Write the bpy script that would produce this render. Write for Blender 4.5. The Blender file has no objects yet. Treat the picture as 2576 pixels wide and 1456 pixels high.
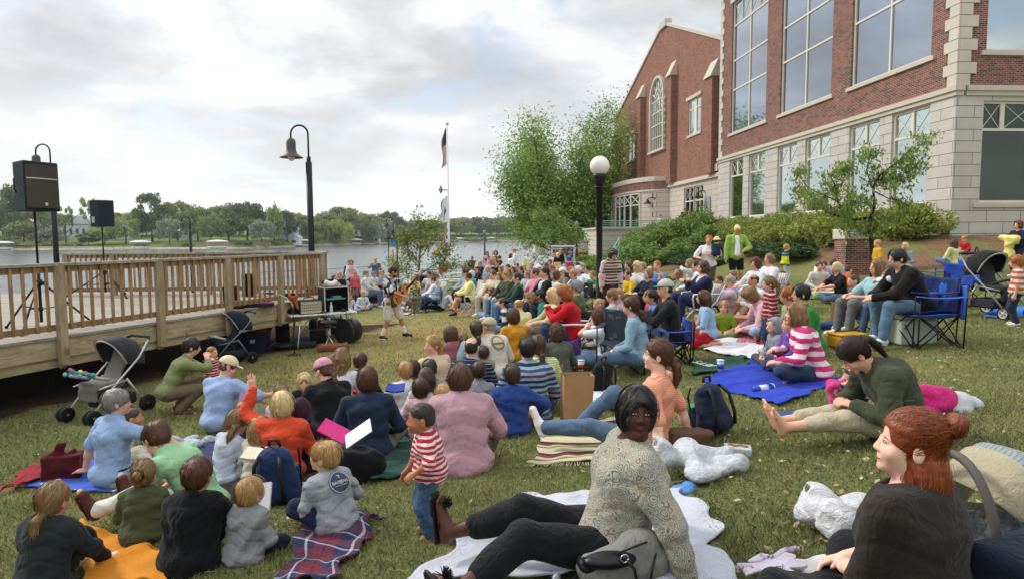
import bpy, math, random
import numpy as np
from mathutils import Vector, Matrix
random.seed(7); rng=np.random.default_rng(7)
SC=bpy.context.scene; COL=SC.collection
PI=math.pi
FP=1640.; TH=math.atan(132/FP); RO=.0067
_f=np.array([0,math.cos(TH),-math.sin(TH)]); _r=np.array([1.,0,0]); _u=np.array([0,math.sin(TH),math.cos(TH)])
CR=_r*math.cos(RO)-_u*math.sin(RO); CU=_u*math.cos(RO)+_r*math.sin(RO)
def ray(u,v): return _f+CR*(u-1288)/FP-CU*(v-728)/FP
def proj(p):
 p=np.array(p,float); d=p@_f
 return (1288+FP*(p@CR)/d, 728-FP*(p@CU)/d, FP/d)
C0=np.array([15.75,23.5,0]); E1=np.array([-.075,1,0]); E1/=np.linalg.norm(E1); E2=np.array([1,.075,0]); E2/=np.linalg.norm(E2)
def smax(a,b,k=.35):
 h=np.maximum(k-np.abs(a-b),0)/k
 return np.maximum(a,b)+h*h*k/4
def sstep(t):
 t=np.clip(t,0,1); return t*t*(3-2*t)
def gz(x,y):
 x=np.asarray(x,float); y=np.asarray(y,float)
 b=smax(-1.45+.11*x-.035*np.maximum(x-3.5,0)-.02*y+.06*smax(-y,-6.5,1.), -2.2-.019*y)
 b=b+.02*np.sin(x*1.3+.5)*np.sin(y*.9)
 px=x-C0[0]; py=y-C0[1]
 a=px*E2[0]+py*E2[1]; t=px*E1[0]+py*E1[1]     # a<0: in front of long facade, t<0: in front of the short one
 dx=np.maximum(-a,0); dy=np.maximum(-t,0); d=np.sqrt(dx*dx+dy*dy)
 w=4.5+4.2*sstep((y-20)/9)
 far=1-sstep((y-70)/12)
 h=(1-sstep(d/w))*far
 return b*(1-h)+(-.06)*h
def ground(u,v):
 d=ray(u,v); lo=.8; hi=None; t=.8
 while t<120:
  p=d*t
  if p[2]<gz(p[0],p[1]): hi=t; break
  lo=t; t*=1.03
 if hi is None: hi=lo=t
 for _ in range(30):
  m=(lo+hi)/2; p=d*m
  if p[2]<gz(p[0],p[1]): hi=m
  else: lo=m
 p=d*hi; return np.array([p[0],p[1],float(gz(p[0],p[1]))])
def under(u,v,h):
 d=ray(u,v); t=1.; seen=False; lo=1.; hi=None
 while t<110:
  p=d*t; over=p[2]>=gz(p[0],p[1])+h
  if over: seen=True; lo=t
  elif seen: hi=t; break
  t*=1.02
 if hi is None: hi=lo=(lo if seen else 20)
 for _ in range(30):
  m=(lo+hi)/2; p=d*m
  if p[2]<gz(p[0],p[1])+h: hi=m
  else: lo=m
 p=d*hi; return np.array([p[0],p[1],float(gz(p[0],p[1]))])
def at(u,v,y):
 d=ray(u,v); return d*(y/d[1])
def put(o,parent=None):
 COL.objects.link(o)
 if parent is not None: o.parent=parent
 return o
def thing(name,label,cat,loc=(0,0,0),rz=0,group=None,kind=None,sc=None):
 o=bpy.data.objects.new(name,None); COL.objects.link(o)
 o.location=Vector([float(q) for q in loc]); o.rotation_euler=(0,0,rz); o.empty_display_size=.1
 if sc: o.scale=(sc,)*3
 tag(o,label,cat,group,kind); return o
def tag(o,label=None,cat=None,group=None,kind=None):
 if label: o['label']=label
 if cat: o['category']=cat
 if group: o['group']=group
 if kind: o['kind']=kind
 return o
def mesh_np(name,V,Fq,mats=(),smooth=True,midx=None):
 V=np.asarray(V,np.float32).reshape(-1,3); me=bpy.data.meshes.new(name)
 Fq=np.asarray(Fq,np.int32); n=Fq.shape[1] if len(Fq) else 4
 me.vertices.add(len(V)); me.vertices.foreach_set('co',V.ravel())
 me.loops.add(Fq.size); me.loops.foreach_set('vertex_index',Fq.ravel())
 me.polygons.add(len(Fq)); me.polygons.foreach_set('loop_start',np.arange(0,Fq.size,n,dtype=np.int32))
 if smooth: me.polygons.foreach_set('use_smooth',np.ones(len(Fq),bool))
 for m in mats: me.materials.append(m)
 if midx is not None: me.polygons.foreach_set('material_index',np.asarray(midx,np.int32))
 me.update(calc_edges=True); return me
def copy_tree(o,parent=None):
 c=o.copy(); COL.objects.link(c)
 if parent is not None: c.parent=parent
 for ch in list(o.children): copy_tree(ch,c)
 return c
class MB:
 def __init__(s): s.v=[]; s.f=[]; s.m=[]; s.sm=[]; s.mats=[]; s.cur=0; s.uv=None
 def mat(s,m):
  if m not in s.mats: s.mats.append(m)
  s.cur=s.mats.index(m); return s
 def add(s,vs,fs,smooth=False):
  b=len(s.v); s.v+= [tuple(map(float,q)) for q in vs]
  for f in fs: s.f.append([b+i for i in f]); s.m.append(s.cur); s.sm.append(smooth)
  return s
 def box(s,c,d,rz=0,M=None):
  x,y,z=d[0]/2,d[1]/2,d[2]/2
  vs=[Vector((i*x,j*y,k*z)) for k in(-1,1) for j in(-1,1) for i in(-1,1)]
  if rz: R=Matrix.Rotation(rz,3,'Z'); vs=[R@q for q in vs]
  if M: vs=[M@q for q in vs]
  vs=[q+Vector([float(a) for a in c]) for q in vs]
  return s.add(vs,[(0,2,3,1),(4,5,7,6),(0,1,5,4),(2,6,7,3),(0,4,6,2),(1,3,7,5)])
 def bar(s,a,b,w,h=None,up=(0,0,1)):
  h=h or w; a=Vector([float(q) for q in a]); b=Vector([float(q) for q in b]); d=(b-a)
  if d.length<1e-6: return s
  d.normalize(); up=Vector(up)
  if abs(d.dot(up))>.98: up=Vector((0,1,0))
  x=d.cross(up).normalized(); y=x.cross(d).normalized()
  vs=[p+x*i*w/2+y*j*h/2 for p in(a,b) for j in(-1,1) for i in(-1,1)]
  return s.add(vs,[(0,2,3,1),(4,5,7,6),(0,1,5,4),(2,6,7,3),(0,4,6,2),(1,3,7,5)])
 def tube(s,pts,r,n=8,closed=False,caps=True):
  pts=[Vector([float(q) for q in p]) for p in pts]; m=len(pts)
  rs=[r]*m if not hasattr(r,'__len__') else list(r)
  vs=[];up=Vector((0,0,1)); prev=None
  for i,p in enumerate(pts):
   d=(pts[min(i+1,m-1)]-pts[max(i-1,0)]).normalized()
   if prev is None:
    q=Vector((0,0,1)) if abs(d.z)<.9 else Vector((0,1,0))
    x=d.cross(q).normalized()
   else:
    x=(prev-d*prev.dot(d))
    x=x.normalized() if x.length>1e-6 else d.orthogonal().normalized()
   prev=x; y=d.cross(x)
   for k in range(n):
    a=2*PI*k/n; vs.append(p+(x*math.cos(a)+y*math.sin(a))*rs[i])
  fs=[]
  for i in range(m-1):
   for k in range(n):
    fs.append((i*n+k,i*n+(k+1)%n,(i+1)*n+(k+1)%n,(i+1)*n+k))
  if caps: fs.append(tuple(range(n))[::-1]); fs.append(tuple((m-1)*n+k for k in range(n)))
  return s.add(vs,fs,True)
 def lathe(s,prof,n=24,c=(0,0,0),M=None):
  vs=[];c=Vector([float(q) for q in c])
  for r,z in prof:
   for k in range(n):
    a=2*PI*k/n; q=Vector((r*math.cos(a),r*math.sin(a),z))
    if M: q=M@q
    vs.append(q+c)
  fs=[(i*n+k,i*n+(k+1)%n,(i+1)*n+(k+1)%n,(i+1)*n+k) for i in range(len(prof)-1) for k in range(n)]
  if prof[0][0]>1e-4: fs.append(tuple(range(n))[::-1])
  if prof[-1][0]>1e-4: fs.append(tuple((len(prof)-1)*n+k for k in range(n)))
  return s.add(vs,fs,True)
 def ball(s,c,r,n=12,M=None):
  r=(r,r,r) if not hasattr(r,'__len__') else r
  M2=Matrix.Diagonal(r);
  if M: M2=M@M2
  h=max(n//2,4)
  return s.lathe([(max(math.sin(PI*i/h),1e-5),-math.cos(PI*i/h)) for i in range(h+1)],n,c,M2)
 def prism(s,poly,y0,y1,M=None,c=(0,0,0)):
  n=len(poly); vs=[Vector((a,y0,b)) for a,b in poly]+[Vector((a,y1,b)) for a,b in poly]
  if M: vs=[M@q for q in vs]
  c=Vector([float(q) for q in c]); vs=[q+c for q in vs]
  return s.add(vs,[tuple(range(n)),tuple(range(2*n-1,n-1,-1))]+[(i,i+n,(i+1)%n+n,(i+1)%n) for i in range(n)])
 def build(s,name,mat=None,parent=None,loc=None,bevel=0,label=None,smooth=None):
  me=bpy.data.meshes.new(name); me.from_pydata(s.v,[],s.f)
  for m in (s.mats or [mat]): me.materials.append(m)
  if s.mats: me.polygons.foreach_set('material_index',s.m)
  me.polygons.foreach_set('use_smooth',s.sm if smooth is None else [smooth]*len(s.f)); me.update()
  o=put(bpy.data.objects.new(name,me),parent)
  if loc is not None: o.location=Vector([float(q) for q in loc])
  if label: o['label']=label
  if bevel:
   b=o.modifiers.new('b','BEVEL'); b.width=bevel; b.segments=2; b.limit_method='ANGLE'
  return o
def sub(parent,name,mat,fn,label=None,bevel=0):
 m=MB(); fn(m); return m.build(name,mat,parent,label=label,bevel=bevel)
def srgb(c):
 if isinstance(c,str):
  c=c.lstrip('#'); c=[int(c[i:i+2],16)/255 for i in(0,2,4)]
  return tuple((x/12.92 if x<=.04045 else ((x+.055)/1.055)**2.4) for x in c)
 return tuple(c)
class NT:
 def __init__(s,name,rough=.8,metal=0,spec=.3):
  s.m=bpy.data.materials.new(name); s.m.use_nodes=True; s.t=s.m.node_tree; s.n=s.t.nodes; s.l=s.t.links
  s.b=s.n['Principled BSDF']; s.b.inputs['Roughness'].default_value=rough; s.b.inputs['Metallic'].default_value=metal
  s.b.inputs['Specular IOR Level'].default_value=spec
 def N(s,t,**k):
  n=s.n.new(t)
  for a,v in k.items():
   if a.startswith('i_'):
    key=a[2:]; key=int(key) if key.isdigit() else key.replace('_',' ')
    s.set(n.inputs[key],v)
   else: setattr(n,a,v)
  return n
 def set(s,inp,v):
  if isinstance(v,bpy.types.NodeSocket): s.l.new(v,inp)
  elif hasattr(v,'__len__') and inp.type=='RGBA' and len(v)==3: inp.default_value=(*v,1)
  else: inp.default_value=v
 def co(s,kind='Object',scale=None,rot=None):
  c=s.N('ShaderNodeTexCoord').outputs[kind]
  if scale or rot:
   mp=s.N('ShaderNodeMapping',i_Vector=c)
   if scale: mp.inputs['Scale'].default_value=scale
   if rot: mp.inputs['Rotation'].default_value=rot
   c=mp.outputs[0]
  return c
 def noise(s,vec,scale,detail=3,rough=.55,dist=0):
  return s.N('ShaderNodeTexNoise',i_Vector=vec,i_Scale=scale,i_Detail=detail,i_Roughness=rough,i_Distortion=dist).outputs[0]
 def ramp(s,fac,stops,interp='LINEAR'):
  r=s.N('ShaderNodeValToRGB',i_0=fac); e=r.color_ramp; e.interpolation=interp
  while len(e.elements)<len(stops): e.elements.new(.5)
  for q,(p,c) in zip(e.elements,stops):
   q.position=p; q.color=(*srgb(c),1) if not isinstance(c,(int,float)) else (c,c,c,1)
  return r.outputs[0]
 def mix(s,f,a,b,mode='MIX'):
  n=s.N('ShaderNodeMix',data_type='RGBA',blend_type=mode)
  s.set(n.inputs[0],f); s.set(n.inputs[6],a); s.set(n.inputs[7],b); return n.outputs[2]
 def math(s,op,a,b=0,c=0):
  n=s.N('ShaderNodeMath',operation=op); s.set(n.inputs[0],a); s.set(n.inputs[1],b); s.set(n.inputs[2],c); return n.outputs[0]
 def hsv(s,col,h=.5,sa=1,v=1):
  n=s.N('ShaderNodeHueSaturation'); s.set(n.inputs['Hue'],h); s.set(n.inputs['Saturation'],sa); s.set(n.inputs['Value'],v); s.set(n.inputs['Color'],col); return n.outputs[0]
 def color(s,c): s.set(s.b.inputs['Base Color'],c); return s
 def bump(s,h,strength=.3,dist=.01):
  n=s.N('ShaderNodeBump',i_Height=h,i_Strength=strength,i_Distance=dist)
  if s.b.inputs['Normal'].links: s.l.new(s.b.inputs['Normal'].links[0].from_socket,n.inputs['Normal'])
  s.l.new(n.outputs[0],s.b.inputs['Normal']); return s
_MC={}
def plain(c,rough=.6,metal=0,var=.12,vs=6,bump=.15,bs=60,spec=.3,name='plain'):
 k=('p',c,rough,metal,var,vs,bump,bs,spec)
 if k in _MC: return _MC[k]
 t=NT(name,rough,metal,spec); co=t.co(); n=t.noise(co,vs,4)
 v=t.math('MULTIPLY_ADD',n,var*2,1-var)
 t.color(t.hsv((*srgb(c),1),v=v))
 if bump: t.bump(t.noise(co,bs,3),bump,.002)
 _MC[k]=t.m; return t.m
def cloth(c,pat=None,c2=None,freq=20,duty=.5,axis='Z',rough=.9,fuzz=.3):
 k=('c',c,pat,tuple(c2) if isinstance(c2,list) else c2,freq,duty,axis,rough)
 if k in _MC: return _MC[k]
 t=NT('fabric',rough,0,.15); co=t.co(); base=(*srgb(c),1)
 if c2 is not None: cc2=(*srgb(c2),1) if not isinstance(c2,tuple) or len(c2)==3 else c2
 if pat=='stripe':
  sx=t.N('ShaderNodeSeparateXYZ',i_0=co).outputs[axis]
  w=t.math('MULTIPLY_ADD',t.noise(co,9,2),.03,sx)
  fr=t.math('FRACT',t.math('MULTIPLY',w,freq)); m=t.math('LESS_THAN',fr,duty)
  base=t.mix(m,base,cc2)
 elif pat=='multi':
  sx=t.N('ShaderNodeSeparateXYZ',i_0=co).outputs[axis]
  w=t.math('MULTIPLY_ADD',t.noise(co,6,2),.03,sx)
  fr=t.math('FRACT',t.math('MULTIPLY',w,freq))
  n=len(c2); base=t.ramp(fr,[(i/n,q) for i,q in enumerate(c2)],'CONSTANT')
 elif pat=='plaid':
  uv=t.N('ShaderNodeSeparateXYZ',i_0=t.co('UV'))
  a=t.ramp(t.math('FRACT',t.math('MULTIPLY',uv.outputs[0],freq)),[(0,c),(.3,c2[0]),(.36,c),(.5,c2[1]),(.75,c2[2]),(.8,c2[1])],'CONSTANT')
  b=t.ramp(t.math('FRACT',t.math('MULTIPLY',uv.outputs[1],freq)),[(0,c),(.3,c2[0]),(.36,c),(.5,c2[1]),(.75,c2[2]),(.8,c2[1])],'CONSTANT')
  base=t.mix(.5,a,b)
 elif pat=='bands':
  uv=t.N('ShaderNodeSeparateXYZ',i_0=t.co('UV')); n=len(c2)
  ww=t.math('MULTIPLY_ADD',t.noise(co,4,2),.02,uv.outputs[1])
  base=t.ramp(t.math('FRACT',t.math('MULTIPLY',ww,freq)),[(i/n,q) for i,q in enumerate(c2)],'CONSTANT')
 elif pat=='speckle':
  m=t.math('GREATER_THAN',t.noise(co,freq,2,.6),duty); base=t.mix(m,base,cc2)
 elif pat=='multispeckle':
  v=t.N('ShaderNodeTexVoronoi',i_Vector=co,i_Scale=freq)
  hue=t.N('ShaderNodeSeparateXYZ',i_0=v.outputs['Color']).outputs[0]; n=len(c2)
  base=t.ramp(hue,[(i/n,q) for i,q in enumerate(c2)],'CONSTANT')
 elif pat=='paisley':
  wv=t.N('ShaderNodeVectorMath',operation='ADD'); t.l.new(co,wv.inputs[0])
  nn=t.N('ShaderNodeTexNoise',i_Vector=co,i_Scale=14.,i_Detail=1.); sc=t.N('ShaderNodeVectorMath',operation='SCALE'); t.l.new(nn.outputs['Color'],sc.inputs[0]); sc.inputs['Scale'].default_value=.035; t.l.new(sc.outputs[0],wv.inputs[1])
  v=t.N('ShaderNodeTexVoronoi',i_Vector=wv.outputs[0],i_Scale=float(freq))
  ring=t.math('FRACT',t.math('MULTIPLY',v.outputs['Distance'],5.5)); m=t.math('LESS_THAN',ring,.33)
  hue=t.N('ShaderNodeSeparateXYZ',i_0=v.outputs['Color']).outputs[0]
  ink=t.ramp(hue,[(0,'#57402f'),(.3,'#4c5a66'),(.55,'#8a6a4a'),(.8,'#3f4036')],'CONSTANT')
  core=t.math('LESS_THAN',v.outputs['Distance'],.16)
  b1=t.mix(t.math('MULTIPLY',m,.75),base,ink); b2=t.mix(t.math('MULTIPLY',core,.7),b1,(*srgb('#8d8a68'),1))
  fine=t.math('GREATER_THAN',t.noise(co,110,2,.6),.58); base=t.mix(t.math('MULTIPLY',fine,.35),b2,(*srgb('#6b6a55'),1))
 big=t.noise(co,3,3); v=t.math('MULTIPLY_ADD',big,.16,.92)
 base=t.hsv(base,v=v)
 lw=t.N('ShaderNodeLayerWeight',i_Blend=.35).outputs['Facing']
 t.color(base); t.b.inputs['Sheen Weight'].default_value=fuzz*.25; t.b.inputs['Sheen Roughness'].default_value=.5
 mp=t.N('ShaderNodeMapping',i_Vector=co); mp.inputs['Scale'].default_value=(1,1,.55); mp.inputs['Rotation'].default_value=(.3,.5,.2)
 t.bump(t.noise(mp.outputs[0],14,3,.55,1.6),.75,.022)
 t.bump(t.noise(co,260,2),.25,.001)
 _MC[k]=t.m; return t.m
def skinmat(c):
 k=('s',c)
 if k in _MC: return _MC[k]
 t=NT('skin',.5,0,.35); co=t.co(); b=(*srgb(c),1)
 r=t.mix(t.math('MULTIPLY',t.noise(co,9,3),.35),b,(*[q*w for q,w in zip(srgb(c),(1.05,.72,.66))],1))
 t.color(t.hsv(r,v=t.math('MULTIPLY_ADD',t.noise(co,40,3),.14,.93)))
 t.b.inputs['Subsurface Weight'].default_value=.08; t.b.inputs['Subsurface Radius'].default_value=(.01,.004,.002)
 t.bump(t.noise(co,180,3),.12,.001)
 _MC[k]=t.m; return t.m
def hairmat(c,curl=False):
 k=('h',c,curl)
 if k in _MC: return _MC[k]
 t=NT('hair',.42,0,.45); co=t.co(); b=srgb(c)
 if curl: f=t.noise(co,42,4,.65,1.5)
 else:
  mp=t.N('ShaderNodeMapping',i_Vector=co); mp.inputs['Scale'].default_value=(1,1,.12)
  f=t.noise(mp.outputs[0],120,3,.6,.4)
 f=t.math('ADD',t.math('MULTIPLY',f,.75),t.math('MULTIPLY',t.N('ShaderNodeNewGeometry').outputs['Random Per Island'],.25))
 lo=tuple(q*.42 for q in b); hi=tuple(min(q*1.55,1) for q in b)
 t.color(t.mix(t.math('MULTIPLY_ADD',f,2.2,-.6),(*lo,1),(*hi,1)))
 t.bump(f,.8 if not curl else 1,.006 if not curl else .012)
 _MC[k]=t.m; return t.m
def V3(*a): return np.array(a,float)
def nrm(v): v=np.asarray(v,float); n=np.linalg.norm(v); return v/n if n>1e-9 else v
def rotz(v,a): c,s=math.cos(a),math.sin(a); return np.array([c*v[0]-s*v[1],s*v[0]+c*v[1],v[2]])
def rot(v,ax,a):
 ax=nrm(ax); return v*math.cos(a)+np.cross(ax,v)*math.sin(a)+ax*(ax@v)*(1-math.cos(a))
class SDF:
 def __init__(s,k=.02): s.p=[]; s.k=k; s.warp=None
 def cap(s,a,b,ra,rb=None,k=None,side=None,asp=1.,op=1):
  rb=ra if rb is None else rb; a=np.asarray(a,float); b=np.asarray(b,float); w=max(ra,rb)*max(asp,1)
  s.p.append(('c',a,b,ra,rb,None if side is None else nrm(side),asp,np.minimum(a,b)-w,np.maximum(a,b)+w,s.k if k is None else k,op)); return s
 def chain(s,pts,rs,k=None,side=None,asp=1.):
  for i in range(len(pts)-1): s.cap(pts[i],pts[i+1],rs[i],rs[i+1],k,side,asp)
  return s
 def ell(s,c,r,axes=None,k=None,op=1):
  c=np.asarray(c,float); r=np.asarray(r,float); A=np.eye(3) if axes is None else np.array([nrm(q) for q in axes])
  w=np.sqrt(((A.T*r)**2).sum(1))+1e-6
  s.p.append(('e',c,A,r,None,None,None,c-w,c+w,s.k if k is None else k,op)); return s
 def boxr(s,c,h,r=.02,axes=None,k=None,op=1):
  c=np.asarray(c,float); h=np.asarray(h,float); A=np.eye(3) if axes is None else np.array([nrm(q) for q in axes])
  w=np.abs(A.T)@h+r
  s.p.append(('b',c,A,h,r,None,None,c-w,c+w,s.k if k is None else k,op)); return s
 def val(s,p,X,Y,Z):
  t=p[0]
  if t=='c':
   a,b,ra,rb,side,asp=p[1:7]; d=b-a; L2=d@d
   x,y,z=X-a[0],Y-a[1],Z-a[2]
   if L2<1e-10: h=0.;
   else: h=np.clip((x*d[0]+y*d[1]+z*d[2])/L2,0,1)
   x=x-h*d[0]; y=y-h*d[1]; z=z-h*d[2]
   q=x*x+y*y+z*z
   if side is not None and asp!=1:
    w=x*side[0]+y*side[1]+z*side[2]; q=q-w*w*(1-1/asp**2)
   return np.sqrt(np.maximum(q,1e-12))-(ra+(rb-ra)*h)
  c,A=p[1],p[2]; x,y,z=X-c[0],Y-c[1],Z-c[2]
  u=x*A[0,0]+y*A[0,1]+z*A[0,2]; v=x*A[1,0]+y*A[1,1]+z*A[1,2]; w=x*A[2,0]+y*A[2,1]+z*A[2,2]
  r=p[3]
  if t=='e':
   k0=np.sqrt((u/r[0])**2+(v/r[1])**2+(w/r[2])**2); k1=np.sqrt((u/r[0]**2)**2+(v/r[1]**2)**2+(w/r[2]**2)**2)+1e-9
   return k0*(k0-1)/k1
  qu,qv,qw=np.abs(u)-r[0],np.abs(v)-r[1],np.abs(w)-r[2]
  return np.sqrt(np.maximum(qu,0)**2+np.maximum(qv,0)**2+np.maximum(qw,0)**2)+np.minimum(np.maximum(np.maximum(qu,qv),qw),0)-p[4]
 @staticmethod
 def comb(a,b,k,op):
  if op<0: b=-b; h=np.maximum(k-np.abs(a-b),0)/k; return np.maximum(a,b)+h*h*k/4
  h=np.maximum(k-np.abs(a-b),0)/k
  return np.minimum(a,b)-h*h*k/4
 def at(s,P):
  F=np.full(len(P),1.)
  for p in s.p: F=s.comb(F,s.val(p,P[:,0],P[:,1],P[:,2]),max(p[9],1e-4),p[10])
  return F
 def mesh(s,h,wr=None,cut=None):
  pos=[p for p in s.p if p[10]>0]
  lo=np.min([p[7] for p in pos],0)-3*h-(wr[0] if wr else 0); hi=np.max([p[8] for p in pos],0)+3*h+(wr[0] if wr else 0)
  n=np.ceil((hi-lo)/h).astype(int)+1
  ax=[lo[i]+h*np.arange(n[i]) for i in range(3)]
  F=np.full(n,.2,np.float32)
  for p in s.p:
   m=max(p[9],2.5*h)+h
   i0=np.clip(((p[7]-m-lo)/h).astype(int),0,n); i1=np.clip(np.ceil((p[8]+m-lo)/h).astype(int)+1,0,n)
   sl=tuple(slice(a,b) for a,b in zip(i0,i1))
   X=ax[0][sl[0]][:,None,None]; Y=ax[1][sl[1]][None,:,None]; Z=ax[2][sl[2]][None,None,:]
   if F[sl].size==0: continue
   F[sl]=s.comb(F[sl],s.val(p,X,Y,Z),max(p[9],1e-4),p[10])
  if wr:
   A,f,sd=wr[:3]; r=np.random.default_rng(sd)
   X=ax[0][:,None,None]; Y=ax[1][None,:,None]; Z=ax[2][None,None,:]
   acc=0
   for q in range(5):
    d=nrm(r.normal(size=3)*V3(1,1,1.3)); e=nrm(r.normal(size=3)); ph=r.uniform(0,6.28,2); ff=f*r.uniform(.6,1.7)
    acc=acc+np.sin(ff*(d[0]*X+d[1]*Y+d[2]*Z)+ph[0]+1.6*np.sin(ff*.45*(e[0]*X+e[1]*Y+e[2]*Z)+ph[1]))
   fo=np.sin(f*1.9*Z+2.2*np.sin(f*.5*X+r.uniform(0,6))+1.7*np.sin(f*.45*Y+r.uniform(0,6))); acc=acc+1.5*np.maximum(fo,0)**2
   F=F+(A*.45*acc).astype(np.float32)
  if cut:
   X=ax[0][:,None,None]; Y=ax[1][None,:,None]; Z=ax[2][None,None,:]
   for o,nn in cut:
    nn=nrm(nn); F=np.maximum(F,((X-o[0])*nn[0]+(Y-o[1])*nn[1]+(Z-o[2])*nn[2]).astype(np.float32))
  F[0]=F[-1]=.2; F[:,0]=F[:,-1]=.2; F[:,:,0]=F[:,:,-1]=.2
  return surfnet(F,lo,h)
def surfnet(F,lo,h):
 S=F<0; n=np.array(F.shape)
 cs=[(i,j,k) for i in(0,1) for j in(0,1) for k in(0,1)]
 def sh(A,c): return A[c[0]:n[0]-1+c[0],c[1]:n[1]-1+c[1],c[2]:n[2]-1+c[2]]
 cnt=np.zeros(n-1,np.int8)
 for c in cs: cnt+=sh(S,c)
 act=(cnt>0)&(cnt<8); I=np.argwhere(act)
 if len(I)==0: return np.zeros((0,3)),np.zeros((0,4),int)
 idx=-np.ones(n-1,np.int32); idx[act]=np.arange(len(I))
 val=[F[I[:,0]+c[0],I[:,1]+c[1],I[:,2]+c[2]].astype(float) for c in cs]
 acc=np.zeros((len(I),3)); w=np.zeros(len(I))
 for a in range(8):
  for b in range(a+1,8):
   ca,cb=np.array(cs[a]),np.array(cs[b])
   if np.abs(ca-cb).sum()!=1: continue
   fa,fb=val[a],val[b]; m=(fa<0)!=(fb<0)
   t=np.where(m,fa/(fa-fb+1e-20*(fa==fb)),0)
   acc+=np.where(m[:,None],ca+(cb-ca)*t[:,None],0); w+=m
 V=lo+h*(I+acc/w[:,None])
 Q=[]
 for ax in range(3):
  o=[0,0,0]; o[ax]=1; u,v=(ax+1)%3,(ax+2)%3
  A=S[:n[0]-o[0],:n[1]-o[1],:n[2]-o[2]]; B=S[o[0]:,o[1]:,o[2]:]
  E=np.argwhere(A!=B)
  ok=(E[:,u]>0)&(E[:,v]>0)&(E[:,u]<n[u]-1)&(E[:,v]<n[v]-1)&(E[:,ax]<n[ax]-1); E=E[ok]
  ins=A[E[:,0],E[:,1],E[:,2]]
  def g(du,dv):
   J=E.copy(); J[:,u]-=du; J[:,v]-=dv; return idx[J[:,0],J[:,1],J[:,2]]
  q=np.stack([g(1,1),g(0,1),g(0,0),g(1,0)],1)
  q=np.where(ins[:,None],q,q[:,::-1]); Q.append(q)
 return V,np.concatenate(Q)
def sd_obj(s,name,mat,h,parent=None,wr=None,cut=None,label=None):
 V,Q=s.mesh(h,wr,cut)
 o=put(bpy.data.objects.new(name,mesh_np(name,V,Q,(mat,) if not isinstance(mat,(list,tuple)) else mat)),parent)
 if label: o['label']=label
 return o
SK={'fair':'#d9a78c','pink':'#dc9f86','tan':'#bd8763','dark':'#4a2a1d','brown':'#8a5a3e','pale':'#e6bda6'}
HC={'blond':'#b08a52','pale':'#d6bb83','brown':'#453021','dark':'#2b1f18','grey':'#8b8680','white':'#cfcac2','red':'#7f3c18','auburn':'#54331f','sandy':'#86663f','black':'#1a1614','ginger':'#a5622f'}
def POSE(n):
 L=dict(
     cross=dict(h=.105,lean=12,k=(.33,.27,.14),a=(-.10,.30,.07),f=(-.8,.5,-.05),hand=(.13,.30,.20)),
     knees=dict(h=.105,lean=16,k=(.15,.31,.41),a=(.13,.52,.07),f=(.1,1,-.05),hand=(.06,.42,.36)),
     long=dict(h=.105,lean=-4,k=(.13,.43,.14),a=(.15,.84,.08),f=(.15,.35,1),hand=(.12,.30,.24)),
     back=dict(h=.105,lean=-22,k=(.13,.43,.14),a=(.17,.84,.08),f=(.25,.4,1),hand=(.27,-.36,.04)),
     chair=dict(h=.47,lean=-6,k=(.15,.42,.50),a=(.15,.46,.09),f=(.1,1,-.05),hand=(.12,.34,.60)),
     stand=dict(h=.91,lean=2,k=(.10,.03,.49),a=(.11,-.01,.08),f=(.2,1,-.05),hand=(.27,.08,.76)),
     kneel=dict(h=.25,lean=10,k=(.15,.36,.07),a=(.12,-.04,.06),f=(0,-1,-.1),hand=(.14,.32,.32)),
     side=dict(h=.105,lean=6,k=(.30,.30,.10),a=(.16,.02,.06),f=(-.3,-1,0),hand=(.12,.30,.22)),
     crouch=dict(h=.30,lean=26,k=(.19,.30,.52),a=(.14,.12,.08),f=(.2,1,-.05),hand=(.10,.42,.50)))
 return dict(L[n])
def ik(a,b,l1,l2,hint):
 d=b-a; L=np.linalg.norm(d); L=min(max(L,abs(l1-l2)+.01),l1+l2-.004); u=nrm(d); b=a+u*L
 x=(l1*l1-l2*l2+L*L)/(2*L); y=math.sqrt(max(l1*l1-x*x,1e-6))
 h=np.asarray(hint,float); h=nrm(h-u*(h@u)); return a+u*x+h*y,b
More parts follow.
